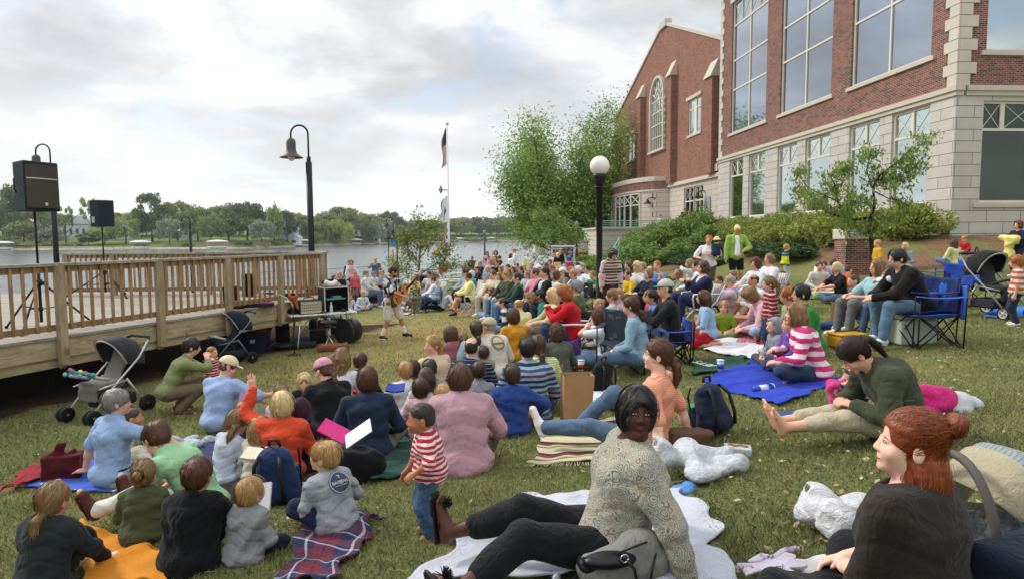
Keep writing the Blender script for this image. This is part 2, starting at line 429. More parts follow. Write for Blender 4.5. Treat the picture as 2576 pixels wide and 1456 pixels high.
def skeleton(q):
 s=q.get('s',1.); J={}; p=POSE(q['pose']); p.update(q.get('J',{}))
 f=q.get('fat',1.); lean=math.radians(p['lean']); cur=math.radians(p.get('curve',10)); ll=s*(1-.12*(1-s));
 X=V3(1,0,0); P=V3(0,0,p['h']*s if q['pose']!='stand' else p['h']*ll+.0)
 tw=math.radians(p.get('twist',0)); roll=math.radians(p.get('roll',0))
 def dirn(a): return rot(V3(0,math.sin(a),math.cos(a)),V3(0,1,0),roll)
 W=P+dirn(lean-cur*.6)*.19*s; C=W+dirn(lean)*.17*s; N=C+dirn(lean+cur)*.135*s
 up2=dirn(lean+cur*.5); lat=rot(X,up2,tw); fw=np.cross(up2,lat)
 J.update(P=P,W=W,C=C,N=N,lat=lat,fw=fw,up=up2,s=s,f=f)
 sw=.175*s*(1+.25*(f-1)); shr=p.get('shrug',0)*s
 for sd,n in((-1,'L'),(1,'R')):
  S=N-up2*.055*s+lat*sd*sw+up2*shr; J['S'+n]=S
  H=p.get('hand'+n,p['hand']); H=V3(H[0]*(sd if 'hand'+n not in p else 1),H[1],H[2])*s
  if q['pose']=='stand' and 'hand'+n not in p: H[2]=.76*ll
  hint=V3(sd*.9,-.5,-.45)
  if 'el'+n in p: hint=V3(*p['el'+n])
  E,Wr=ik(S,H,.29*s,.25*s,hint); J['E'+n]=E; J['H'+n]=Wr
  hp=P+V3(sd*.092*s*(1+.5*(f-1)),0,-.01*s); J['T'+n]=hp
  K=p.get('k'+n,p['k']); K=V3(K[0]*(sd if 'k'+n not in p else 1),K[1],K[2])*V3(s,s,ll if q['pose']=='stand' else s)
  A=p.get('a'+n,p['a']); A=V3(A[0]*(sd if 'a'+n not in p else 1),A[1],A[2])*V3(s,s,s if A[2]<.2 else ll)
  if q['pose']=='stand': A[2]=.08*s
  A2=A
  K2,A3=ik(hp,A2,.435*ll,.415*ll,K-(hp+A2)/2); J['K'+n]=K2; J['A'+n]=A3
  F=p.get('f'+n,p['f']); J['F'+n]=nrm(V3(F[0]*(sd if 'f'+n not in p else 1),F[1],F[2]))
 hs=s+.62*(1-s); J['hs']=hs
 nod=math.radians(p.get('nod',0)); yaw=math.radians(p.get('yaw',0)); tl=math.radians(p.get('tilt',0))
 nd=nrm(dirn((lean+cur)*.5+nod*.45)); J['hb']=N+nd*.088*s
 hu=V3(0,math.sin(nod),math.cos(nod)); hf=V3(0,math.cos(nod),-math.sin(nod)); hu=rot(hu,hf,tl)
 zz=V3(0,0,1); hf=rot(hf,zz,-yaw); hu=rot(hu,zz,-yaw); hx=np.cross(hf,hu)
 J.update(hu=hu,hf=hf,hx=hx,Hc=J['hb']+hu*.075*hs+hf*.012*hs)
 J['top']=J['Hc']+hu*.125*hs
 return J
def hp(J,x,y,z): k=J['hs']; return J['Hc']+J['hx']*x*k+J['hf']*y*k+J['hu']*z*k
def add_hand(B,wr,d,n,sd,s,fine,curl=.35,spread=1.,pinch=False):
 d=nrm(d); n=nrm(n-d*(n@d)); lt=np.cross(d,n)*sd; k=s
 B.cap(wr-d*.02*k,wr+d*.075*k,.020*k,.021*k,k=.015*k,side=lt,asp=1.75)
 if not fine:
  B.cap(wr+d*.07*k,wr+(d*.13+n*.05*curl*2)*k,.02*k,.013*k,k=.02,side=lt,asp=1.9); B.cap(wr+(d*.02+lt*.03)*k,wr+(d*.07+lt*.055+n*.02)*k,.014*k,.011*k,k=.01); return
 for i,(o,L) in enumerate(((.029,.072),(.010,.082),(-.010,.077),(-.028,.060))):
  a=wr+(d*.075+lt*o)*k; dd=nrm(d+lt*o*2.2*spread); c=curl*(1+.12*i)
  d1=rot(dd,np.cross(dd,n),c*.8); d2=rot(dd,np.cross(dd,n),c*2.0); d3=rot(dd,np.cross(dd,n),c*2.9)
  b=a+d1*L*.48*k; e=b+d2*L*.3*k; g=e+d3*L*.24*k
  B.cap(a-d*.02*k,b,.0098*k,.0088*k,k=.004); B.cap(b,e,.0088*k,.008*k,k=.003); B.cap(e,g,.008*k,.0066*k,k=.003)
 a=wr+(d*.012+lt*.026)*k; b=a+(d*.036+lt*.026+n*.012)*k; e=b+(d*.028+lt*.006+n*.012*(1+curl))*k
 B.cap(a,b,.0135*k,.0105*k,k=.01); B.cap(b,e,.0105*k,.0082*k,k=.004)
def person(q):
 J=skeleton(q); s=J['s']; f=J['f']; hs=J['hs']; sx=q.get('sex','f')
 a=math.radians(q.get('face',0)); rz=-a
 if 'loc' in q:
  L=q['loc']; loc=np.array([L[0],L[1],L[2] if len(L)>2 else float(gz(L[0],L[1]))])
 elif 'atd' in q:
  u,dd=q['atd']; r_=ray(u,590); o=rotz(J['top'],rz); loc=np.array([r_[0]*dd/r_[1]-o[0],dd-o[1],0.]); loc[2]=float(gz(loc[0],loc[1]))+q.get('lift',0)
 else:
  u,v=q['at']; top=J['top']; o=rotz(top,rz); lift=q.get('lift',0); hh=top[2]+lift
  for _ in range(3):
   g=under(u,v,hh); loc=np.array([g[0]-o[0],g[1]-o[1],0.]); loc[2]=float(gz(loc[0],loc[1]))+lift
   hh=top[2]+loc[2]-g[2]
 q['_loc']=loc
 depth=max(loc[1],1.2); vx=q.get('vox') or min(max(depth/652*1.05,.0062),.021)
 near=depth<7.6; fine=vx<.0135
 T=thing('person',q['label'],q.get('cat',{'f':'woman','m':'man','g':'girl','b':'boy','t':'toddler','p':'person'}[sx]),loc,rz,q.get('group'))
 skin=skinmat(SK.get(q.get('skin','fair'),q.get('skin','fair')))
 rs=s+.10*(1-s)           # limb thickness
 lw=f*(1. if s>.8 else .95); X=J['lat']; fwd=J['fw']; up=J['up']
 def torso(S,e,k=.05,low=True):
  if low: S.cap(J['P'],J['W'],(.108+.0)*rs*f+e,(.098*rs*f*q.get('belly',1))+e,k,side=V3(1,0,0),asp=1.38)
  S.cap(J['W'],J['C'],.098*rs*f*q.get('belly',1)+e,.108*rs*f+e,k,side=X,asp=1.34)
  S.cap(J['C'],J['N']-up*.06*s,.108*rs*f+e,.072*rs*f+e,k,side=X,asp=1.4)
  m=J['N']-up*.045*s-fwd*.01*s
  for n in'LR': S.cap(m,J['S'+n],.060*rs+e,.055*rs*(1+.4*(f-1))+e,k*.8)
  S.cap(J['N']-up*.03*s,J['hb'],.052*rs*f+e*.4,.047*rs+e*.2,.03)
  if sx=='f' and q.get('bust',1):
   for sd in(-1,1): S.ell(J['C']+X*sd*.066*s*f+fwd*.078*s*f+up*-.018*s,V3(.060,.048,.064)*s*f*q.get('bust',1)+e,k=.055)
 B=SDF(.02)
 torso(B,-.006)
 B.ell(J['P']+V3(0,-.02*s,-.0*s),V3(.165,.13,.10)*rs*f,k=.04)
 for n,sd in(('L',-1),('R',1)):
  af=1+.55*(f-1)
  B.chain([J['S'+n],J['E'+n],J['H'+n]],[.048*rs*af,.037*rs*af,.026*rs],k=.02)
  mid=J['E'+n]+(J['H'+n]-J['E'+n])*.3; B.ell(mid,V3(.040,.040,.055)*rs*af,axes=(np.cross(nrm(J['H'+n]-J['E'+n]),V3(.3,.9,.1)),np.cross(nrm(J['H'+n]-J['E'+n]),np.cross(nrm(J['H'+n]-J['E'+n]),V3(.3,.9,.1))),J['H'+n]-J['E'+n]),k=.02)
  hd=q.get('hd'+n); fd=J['H'+n]-J['E'+n]; hd=V3(*hd) if hd is not None else fd
  pn=q.get('pn'+n); pn=V3(*pn) if pn is not None else V3(-sd*.6,.1,-.8)
  ts=-sd*q.get('th'+n,1)
  dn,nn=nrm(hd),nrm(pn-nrm(hd)*(pn@nrm(hd))); lt=np.cross(dn,nn)
  if 'th'+n not in q: ts=1 if lt@V3(-sd,.6,.3)>0 else -1
  add_hand(B,J['H'+n],hd,pn,ts,s+.12*(1-s),fine,q.get('curl'+n,q.get('curl',.35)),q.get('spread',1.))
  lf=1+.6*(f-1)
  B.cap(J['T'+n],J['K'+n],.083*rs*lf,.056*rs*lf,k=.03); B.cap(J['K'+n],J['A'+n],.052*rs*lf,.034*rs,k=.02)
  ca=J['K'+n]+(J['A'+n]-J['K'+n])*.3; fdir=J['F'+n]; sh=nrm(J['A'+n]-J['K'+n]); bk=fdir-sh*(fdir@sh); bk=-nrm(bk)
  B.ell(ca+bk*.018*rs,V3(.046,.048,.11)*rs*lf,axes=(np.cross(sh,bk),bk,sh),k=.02)
  dn=nrm(sh-fdir*(sh@fdir)); lat=np.cross(fdir,dn); A=J['A'+n]; heel=A+dn*.035*s-fdir*.03*s; ball=A+dn*.048*s+fdir*.125*s
  shod=q.get('shoes','#d8d6d0') is not None
  B.cap(heel,ball,.029*rs,.024*rs,k=.02,side=lat,asp=1.25); B.cap(A,ball,.03*rs,.02*rs,k=.02,side=lat,asp=1.2)
  if shod or not fine: B.cap(ball,ball+fdir*.06*s,.024*rs,.018*rs,k=.015,side=lat,asp=1.5)
  else:
   for i,(o,Ln,r) in enumerate(((-.030,.058,.0135),(-.012,.058,.010),(.003,.052,.0095),(.017,.045,.009),(.030,.036,.009))):
    o=o*sd; t0=ball+lat*o*s-fdir*.015*s; B.cap(t0,t0+fdir*(Ln+.012)*s,r*s*1.02,r*s*.92,k=.006)
 hx,hf,hu=J['hx'],J['hf'],J['hu']; ax=(hx,hf,hu); h=lambda x,y,z:hp(J,x,y,z)
 yf=1+.0*(s<.8); ch=(1-s)
 B.ell(h(0,-.012,.035),V3(.0755,.096,.088)*hs,ax,k=.01)
 B.ell(h(0,.026,-.040),V3(.058+.004*ch,.066,.070-.018*ch)*hs*(1+.10*(f-1)),ax,k=.035)
 if near or q.get('facey'):
  B.ell(h(0,.078,-.092+.02*ch),V3(.021,.018,.016)*hs,ax,k=.025)
  for sd in(-1,1):
   B.ell(h(sd*.036,.066,-.028),V3(.026,.022,.024)*hs*(1+.3*(f-1)),ax,k=.025)
   B.ell(h(sd*.031,.101,.010),V3(.019,.016,.012)*hs,ax,k=.014,op=-1)
   B.ell(h(sd*.031,.078,.009),V3(.0145,.013,.0115)*hs,ax,k=.006)
  B.cap(h(0,.086,.014),h(0,.104,-.022),.009*hs,.0115*hs,k=.014)
  for sd in(-1,1): B.ell(h(sd*.0115,.098,-.027),V3(.008,.009,.007)*hs,ax,k=.006)
  B.ell(h(0,.088,-.056),V3(.023,.012,.0065)*hs,ax,k=.008); B.ell(h(0,.086,-.066),V3(.019,.012,.007)*hs,ax,k=.006)
  B.ell(h(0,.101,-.0605),V3(.022,.006,.0016)*hs,ax,k=.003,op=-1)
 else:
  B.cap(h(0,.088,.008),h(0,.106,-.022),.010*hs,.013*hs,k=.02)
 for sd in(-1,1):
  B.ell(h(sd*.082,-.010,-.012),V3(.010,.020,.032)*hs,ax,k=.008)
  if near: B.ell(h(sd*.094,-.002,-.010),V3(.008,.009,.018)*hs,ax,k=.006,op=-1)
 B.cap(J['N']-up*.02*s,h(0,-.018,-.05),.050*rs*(1+.5*(f-1)),.048*hs,k=.03)
 if q.get('double'): B.ell(h(0,.035,-.105),V3(.05,.045,.03)*hs,ax,k=.03)
 sd_obj(B,'body',skin,vx,T)
 d=-loc/np.linalg.norm(loc); wf=rotz(hf,rz)
 if wf@d>-.35 or q.get('facey'):
  ew=plain('#c9c3b8',.2,var=.02,bump=0,spec=.6); dk=plain(q.get('iris','#20140e'),.1,bump=0,spec=.8); lip=skinmat(q.get('lip','#a85a4c' if q.get('skin')!='dark' else '#54261f'))
  br=hairmat(HC.get(q.get('brow',q.get('hair','brown')),'#3a281a') if q.get('hair') not in('white','pale','blond') else '#8a6a44')
  M=Matrix((hx,hf,hu)).transposed()
  for sd in(-1,1):
   m=MB().mat(ew if near else dk)
   if near:
    m.ball(h(sd*.031,.0835,.009),V3(.0125,.0095,.0050)*hs,12,M)
    m.mat(dk).ball(h(sd*.031,.0905,.0088),V3(.0050,.0032,.0052)*hs,10,M)
    m.mat(skin if q.get('skin')=='dark' else plain('#5a3a2c',.7,bump=0)).tube([h(sd*(.031+t*.0145),.0915-.006*t*t,.0145-.004*t*t) for t in(-1,-.5,0,.5,1)],.0013*hs,5)
    m.build('eye',None,T)
   else: m.ball(h(sd*.031,.086,.009),V3(.011,.008,.0052)*hs,8,M); m.build('eye',None,T)
   m=MB(); m.tube([h(sd*(.031+t*.019),.0925-.007*t*t,.0275-.005*t*t) for t in(-1,-.3,.4,1)],[.002*hs,.0032*hs,.0030*hs,.0015*hs],5)
   m.build('eyebrow',br,T)
  m=MB(); sm=.006 if q.get('smile') else .0012
  m.tube([h(t*.0235,.0985-.011*t*t,-.0605+sm*t*t) for t in(-1,-.6,-.2,.2,.6,1)],[v*hs for v in(.0012,.0034,.0046,.0046,.0034,.0012)],6)
  if q.get('smile') and near: m.mat(lip); m.mats=[lip]; m.mat(ew).tube([h(t*.017,.1005-.010*t*t,-.0605+.004*t*t) for t in(-1,-.5,0,.5,1)],.0036*hs,5); m.m[:len(m.f)]=[0 if i<28 else x for i,x in enumerate(m.m)]
  m.build('mouth',lip,T)
 if q.get('glasses'):
  m=MB(); gm=plain('#3a3432',.3,.6,bump=0)
  for sd in(-1,1):
   m.tube([h(sd*.031+.019*math.cos(t*PI/6),.103,.008+.015*math.sin(t*PI/6)) for t in range(13)],.0014*hs,4,caps=False)
   m.tube([h(sd*.05,.103,.012),h(sd*.077,.06,.012),h(sd*.079,.0,.005)],.0014*hs,4)
  m.tube([h(-.012,.106,.012),h(.012,.106,.012)],.0014*hs,4); m.build('glasses',gm,T)
 st=q.get('style','short'); hc=q.get('hair','brown'); hcx=HC.get(hc,hc)
 if st!='none' and q.get('hat')!='hood': hair(q,J,T,h,ax,hs,st,hcx,vx,near,depth,rz,loc)
 hat=q.get('hat')
 if hat: headwear(q,J,T,h,ax,hs,hat,vx,near)
 sc=q.get('shirt'); wrinkle=q.get('wr',.006 if near else .004)
 seed=int(abs(loc[0]*1000+loc[1]*777))%9999
 if sc is not None:
  e=q.get('ease',.013); S=SDF(.03); torso(S,e,k=.05,low=True)
  bl=q.get('hem',.0)   # how far the hem reaches below the pelvis centre
  S.ell(J['P']+V3(0,-.012*s,.022*s-bl),V3(.170,.143,.088)*rs*f+e+.010,k=.05)
  if q.get('coat'): S.cap(J['P']+V3(0,0,-.02),J['P']+V3(0,.10*s,-.03*s),.11*rs*f+e,.09*rs*f,k=.06,side=V3(1,0,0),asp=1.6)
  sl=q.get('sleeve',1.)
  for n,sd in(('L',-1),('R',1)):
   A,E,H=J['S'+n],J['E'+n],J['H'+n]; af=1+.55*(f-1)
   if sl>0:
    r0,r1,r2=.056*rs*af+e*.8,.043*rs*af+e*.85,.033*rs+e*.7
    if sl<=.5:
     t=sl/.5; S.cap(A,A+(E-A)*t,r0,(r0+(r1-r0)*t)+.008*rs,k=.025)
    else:
     t=(sl-.5)/.5; S.cap(A,E,r0,r1,k=.03); S.cap(E,E+(H-E)*t*.97,r1,r1+(r2-r1)*t,k=.02)
  if q.get('hood'):
   S.ell(J['N']-fwd*.095*s-up*.035*s,V3(.125,.06,.10)*s+.012,(X,fwd,up),k=.012); S.ell(J['N']-fwd*.085*s+up*.03*s,V3(.07,.03,.035)*s,(X,fwd,up),k=.01,op=-1)
   for t in range(7):
    an=PI*(.15+t*.7/6)*1.0; c=J['N']+up*(.022-.012*math.sin(an))*s
    a0=PI*2*t/7; S.ell(J['N']+X*.085*s*math.cos(a0)+fwd*(.085*math.sin(a0)-.01)*s+up*.022*s,V3(.04,.04,.028)*s,k=.03)
  if q.get('collar'):
   R=.064*rs*f
   for t in range(12):
    a0,a1=PI*2*t/12,PI*2*(t+1)/12
    if math.sin((a0+a1)/2)>.93: continue
    pa=J['N']+X*R*1.1*math.cos(a0)+fwd*R*math.sin(a0)+up*.022*s-fwd*.008; pb=J['N']+X*R*1.1*math.cos(a1)+fwd*R*math.sin(a1)+up*.022*s-fwd*.008
    S.cap(pa,pb,.013*s,k=.015,side=up,asp=1.9)
  S.ell(J['N']+up*.05*s+fwd*.035*s,V3(.055,.062,.05)*rs*(q.get('scoop',1)),(X,fwd,up),k=.008,op=-1)
  sd_obj(S,q.get('topname','shirt'),sc,vx,T,(wrinkle,26/max(s,.6),seed))
  if q.get('hoodup'):
   S=SDF(.03); S.ell(h(0,-.02,.03),V3(.103,.122,.118)*hs,ax); S.cap(h(0,-.03,-.04),J['N']-fwd*.01,.09*hs,.10*s,k=.04)
   S.ell(h(0,.115,-.015),V3(.066,.075,.10)*hs,ax,k=.012,op=-1); S.ell(h(0,-.005,.015),V3(.084,.105,.1)*hs,ax,k=.01,op=-1)
   sd_obj(S,'hood',q['hoodup'] if not isinstance(q['hoodup'],bool) else sc,vx,T,(.003,40,seed))
 if q.get('under') is not None:      # a visible inner shirt at the neck
  S=SDF(.02); S.cap(J['C'],J['N']-up*.03*s,.108*rs*f+.004,.07*rs*f+.006,k=.03,side=X,asp=1.35); S.ell(J['N']+up*.03*s+fwd*.05*s,V3(.05,.06,.05)*s,k=.005,op=-1)
  S.ell(J['C']+fwd*.10*s,V3(.07,.05,.13)*s,(X,fwd,up),k=.03); sd_obj(S,'undershirt',q['under'],vx,T)
 tc=q.get('legs'); tl=q.get('leglen',1.)
 if tc is not None:
  S=SDF(.03); e=q.get('lease',.012); S.ell(J['P']+V3(0,-.012*s,-.01*s),V3(.160,.128,.095)*rs*f+e*.6,k=.04)
  S.cap(J['P'],J['P']+(J['W']-J['P'])*.3,.108*rs*f+e*.3,.100*rs*f+e*.2,k=.04,side=V3(1,0,0),asp=1.38)
  lf=1+.6*(f-1)
  for n in'LR':
   Tt,K,A=J['T'+n],J['K'+n],J['A'+n]; r0,r1,r2=.088*rs*lf+e,.060*rs*lf+e,.045*rs+e*q.get('flare',1.1)
   if tl<=.5: t=tl/.5; S.cap(Tt,Tt+(K-Tt)*t,r0,r0+(r1-r0)*t+.012,k=.03)
   else: t=(tl-.5)/.5; S.cap(Tt,K,r0,r1,k=.03); S.cap(K,K+(A-K)*t*.96,r1,r1+(r2-r1)*t,k=.025)
  if q.get('skirt'):
   S.cap(J['TL'],J['TR'],.09*rs,k=.05); m0=(J['TL']+J['TR'])/2; m1=(J['KL']+J['KR'])/2
   S.cap(m0,m0+(m1-m0)*min(tl/.5,1),.10*rs*f,.09*rs,k=.08,side=V3(1,0,0),asp=1.5)
  sd_obj(S,'skirt' if q.get('skirt') else ('shorts' if tl<.62 else 'trousers'),tc,vx,T,(wrinkle*1.15,24/max(s,.6),seed+5))
  if q.get('belt') and near:
   c=J['P']+(J['W']-J['P'])*.42; dd=nrm(J['W']-J['P']); m=MB(); lt=V3(1,0,0); ff=nrm(np.cross(dd,lt))
   m.tube([c+(lt*math.cos(t)*1.38+ff*math.sin(t))*(.108*rs*f+e+.004) for t in np.linspace(0,2*PI,33)],.013*s,6); m.build('belt',plain('#17130f',.4),T)
 sh=q.get('shoes','#d8d6d0')
 if sh is not None:
  smat=plain(sh,.6,var=.1,bs=90); sole=plain(q.get('sole','#c9c5bc'),.7)
  for n,sd in(('L',-1),('R',1)):
   A=J['A'+n]; fd=J['F'+n]; k=nrm(J['A'+n]-J['K'+n]); dn=nrm(k-fd*(k@fd)); lt=np.cross(fd,dn)
   S=SDF(.02); S.cap(A+dn*.03*s-fd*.035*s,A+dn*.04*s+fd*.15*s,.040*rs,.036*rs,side=lt,asp=1.15); S.cap(A-k*.01*s,A+dn*.035*s+fd*.06*s,.044*rs,.034*rs,k=.03)
   vv=min(vx,.011); V1,Q1=S.mesh(vv,None,[(A+dn*.062*s,dn)])
   S=SDF(.005); S.cap(A+dn*.066*s-fd*.04*s,A+dn*.066*s+fd*.165*s,.0125*rs,.0125*rs,side=lt,asp=3.4); S.cap(A+dn*.066*s+fd*.05*s,A+dn*.066*s+fd*.15*s,.0125*rs,side=lt,asp=3.9,k=.01)
   V2,Q2=S.mesh(vv)
   V=np.concatenate([V1,V2]); Q=np.concatenate([Q1,Q2+len(V1)])
   put(bpy.data.objects.new('shoe',mesh_np('shoe',V,Q,(smat,sole),midx=[0]*len(Q1)+[1]*len(Q2))),T)
   if q.get('socks') and (tl<.9):
    S=SDF(.01); S.cap(A+(J['K'+n]-A)*.02,A+(J['K'+n]-A)*q['socks'],.043*rs,.046*rs); sd_obj(S,'sock',plain('#e4e2de',.9,bs=120),vx,T)
 elif q.get('socks'):
  for n in'LR':
   A=J['A'+n]; fd=J['F'+n]; k=nrm(J['A'+n]-J['K'+n]); dn=nrm(k-fd*(k@fd)); lt=np.cross(fd,dn)
   S=SDF(.02); S.cap(A+dn*.03*s-fd*.035*s,A+dn*.045*s+fd*.17*s,.037*rs,.029*rs,side=lt,asp=1.25); S.cap(A+(J['K'+n]-A)*.3,A+dn*.035*s+fd*.04*s,.046*rs,.034*rs,k=.03)
   sd_obj(S,'sock',plain('#e4e2de',.9,bs=120),vx,T,(.002,40,3))
 J['h']=h; T['_']=0; del T['_']; q['_J']=J; q['_T']=T; q['_rz']=rz
 if q.get('extra'): q['extra'](q,J,T,vx)
 return T
def hair(q,J,T,h,ax,hs,st,hcx,vx,near,depth,rz,loc):
 e=dict(buzz=.003,bald=.004,curly=.024,afro=.03).get(st,.012); mat=hairmat(hcx,st in('curly','afro','buzz')); S=SDF(.02)
 if q.get('hat') in('cap','visor','bucket'): e=.003
 S.ell(h(0,-.014,.037),V3(.0755+e,.096+e,.088+e)*hs,ax,k=.01)
 low=-.055; tie=None; tails=[]
 if st in('short','buzz','bald','spiky'): S.ell(h(0,-.048,-.012),V3(.066+e*.5,.056+e*.5,.062)*hs,ax,k=.02); low=-.05
 if st=='bob': S.ell(h(0,-.02,-.015),V3(.094,.100,.105)*hs,ax,k=.03); low=-.115
 if st=='curly': S.ell(h(0,-.03,-.03),V3(.10,.10,.10)*hs,ax,k=.03); low=-.10
 if st=='curlylong':
  S.ell(h(0,-.03,-.03),V3(.105,.105,.12)*hs,ax,k=.03); S.cap(h(0,-.06,-.02),h(0,-.10,-.26),.085*hs,.06*hs,k=.04,side=ax[0],asp=1.4); low=-.5
 if st=='long': S.ell(h(0,-.025,-.03),V3(.093,.100,.11)*hs,ax,k=.03); S.cap(h(0,-.055,-.02),h(0,-.095,-.23),.07*hs,.038*hs,k=.04,side=ax[0],asp=1.55); low=-.5
 if st=='mid': S.ell(h(0,-.025,-.03),V3(.094,.103,.12)*hs,ax,k=.03); S.cap(h(0,-.05,-.05),h(0,-.075,-.15),.075*hs,.06*hs,k=.03,side=ax[0],asp=1.35); low=-.19
 if st in('pony','lowpony','highpony','bun','ponybun'):
  z={'pony':.03,'lowpony':-.055,'highpony':.085,'bun':.045,'ponybun':.075}[st]; tie=h(0,-.105-.01*(st!='lowpony'),z)
  S.ell(h(0,-.05,-.02),V3(.066,.06,.065)*hs,ax,k=.02)
  if st=='bun': S.ell(h(0,-.135,z),V3(.04,.035,.04)*hs,ax,k=.006)
  elif st=='ponybun':
   S.ell(h(0,-.135,z+.02),V3(.045,.04,.045)*hs,ax,k=.006); S.ell(h(0,-.05,-.09),V3(.098,.085,.12)*hs,ax,k=.03); S.ell(h(0,-.06,-.15),V3(.09,.075,.07)*hs,ax,k=.03); low=-.21
  else: tails=[[tie,h(0,-.15,z-.03),h(0,-.155,z-.10),h(0,-.14,z-.19)]]
 if st=='pigtails':
  S.ell(h(0,-.05,-.02),V3(.066,.06,.065)*hs,ax,k=.02); tails=[[h(sd*.085,-.035,-.01),h(sd*.115,-.045,-.04),h(sd*.12,-.05,-.12),h(sd*.105,-.045,-.19)] for sd in(-1,1)]
 for t in tails: S.chain(t,[.017*hs,.028*hs,.027*hs,.010*hs],k=.01)
 fr=q.get('fringe',0.)
 S.ell(h(0,.115,-.045+fr*-.03),V3(.078,.078,.118)*hs,ax,k=.01,op=-1)
 if st in('short','buzz','bald','pony','bun','lowpony','highpony','spiky','pigtails'):
  for sd in(-1,1): S.ell(h(sd*.095,.035,-.055),V3(.045,.055,.06)*hs,ax,k=.008,op=-1); S.ell(h(sd*.098,-.004,-.022),V3(.026,.030,.042)*hs,ax,k=.006,op=-1)
 if st=='bald': S.ell(h(0,-.0,.125),V3(.075,.11,.075)*hs,ax,k=.006,op=-1)
 cut=[(h(0,0,low),-ax[2])] if low>-.4 and not tails and st!='ponybun' else None
 amp={'curly':.010,'curlylong':.010,'afro':.008,'buzz':.0008,'short':.0055,'bob':.005,'mid':.005,'long':.005}.get(st,.0035)
 V,Q=S.mesh(min(vx,.014),(amp*hs,75 if st in('curly','curlylong') else 62,int(depth*100)),cut)
 if len(V)<10: return
 if depth<11.5 and st not in('buzz','bald') and not q.get('hat'):
  n=int(min(6500/depth,1900)); r=np.random.default_rng(int(depth*999)); k0=r.integers(0,len(V),n); Pp=V[k0]+0.
  up=ax[2]; hf=ax[1]; crown=h(0,-.05,.13); curly=st in('curly','curlylong')
  steps=12 if depth<4 else 9; L=(.12 if curly else .13)*hs/steps; pts=[];ns=[]
  def grad(P):
   g=np.stack([S.at(P+d)-S.at(P-d) for d in np.eye(3)*.004],1); return g/(np.linalg.norm(g,axis=1,keepdims=True)+1e-9)
  v0=r.normal(size=(n,3))*.10; wgt=np.where(r.random(n)<.06,2.6,r.random(n))
  for i in range(steps):
   g=grad(Pp); Pp=Pp-g*(S.at(Pp)-.0065*wgt*(.6+i/steps))[:,None]; pts.append(Pp.copy()); ns.append(g)
   out=Pp-crown; out/=np.linalg.norm(out,axis=1,keepdims=True)+1e-6
   dr=out*.7-up*.8
   if tie is not None:
    hair_cap=(Pp-h(0,-.014,.037)); isc=np.linalg.norm(hair_cap,axis=1)<.135*hs
    tt=tie-Pp; tt/=np.linalg.norm(tt,axis=1,keepdims=True)+1e-6; lowp=((Pp-h(0,0,-.06))@up>0) if st=='ponybun' else np.ones(n,bool)
    dr=np.where((isc&lowp)[:,None],tt,np.array(-up)+0*Pp)
   else:
    fr_=((Pp-h(0,.02,.06))@hf>0)&((Pp-h(0,0,.03))@up>0); dr=np.where(fr_[:,None],dr*.6+ax[0]*np.sign((Pp-crown)@ax[0])[:,None]*.9+hf*.3,dr)
   dr=dr+v0*(1+.0*i)+(r.normal(size=(n,3))*(.9 if curly else .2))
   dr-=g*(dr*g).sum(1,keepdims=True); dr/=np.linalg.norm(dr,axis=1,keepdims=True)+1e-9
   Pp=Pp+dr*L
  pts=np.array(pts); ns=np.array(ns); tg=np.gradient(pts,axis=0); tg/=np.linalg.norm(tg,axis=2,keepdims=True)+1e-9
  wd=np.cross(tg,ns); ta=np.sin(np.linspace(.25,PI-.12,steps))[:,None,None]*(.0016 if depth<4 else (.0026 if depth<7 else .0042))*hs
  A=pts+wd*ta; Bq=pts-wd*ta+ns*.0006; vs=np.stack([A,Bq],2).transpose(1,0,2,3).reshape(-1,3)
  base=np.arange(n)[:,None]*steps*2+np.arange(steps-1)[None]*2; base=base.ravel()
  q2=np.stack([base,base+1,base+3,base+2],1)+len(V); V=np.concatenate([V,vs]); Q=np.concatenate([Q,q2])
 put(bpy.data.objects.new('hair',mesh_np('hair',V,Q,(mat,))),T)
 if tie is not None and near:
  m=MB(); m.ball(tie,(.02*hs,.02*hs,.02*hs),10); m.build('hair_tie',plain(q.get('tiecol','#221a18'),.7),T)
 for t in tails if near and tie is None else []:
  m=MB(); m.ball(t[0],.018*hs,8); m.build('hair_tie',plain(q.get('tiecol','#b5566a'),.7),T)
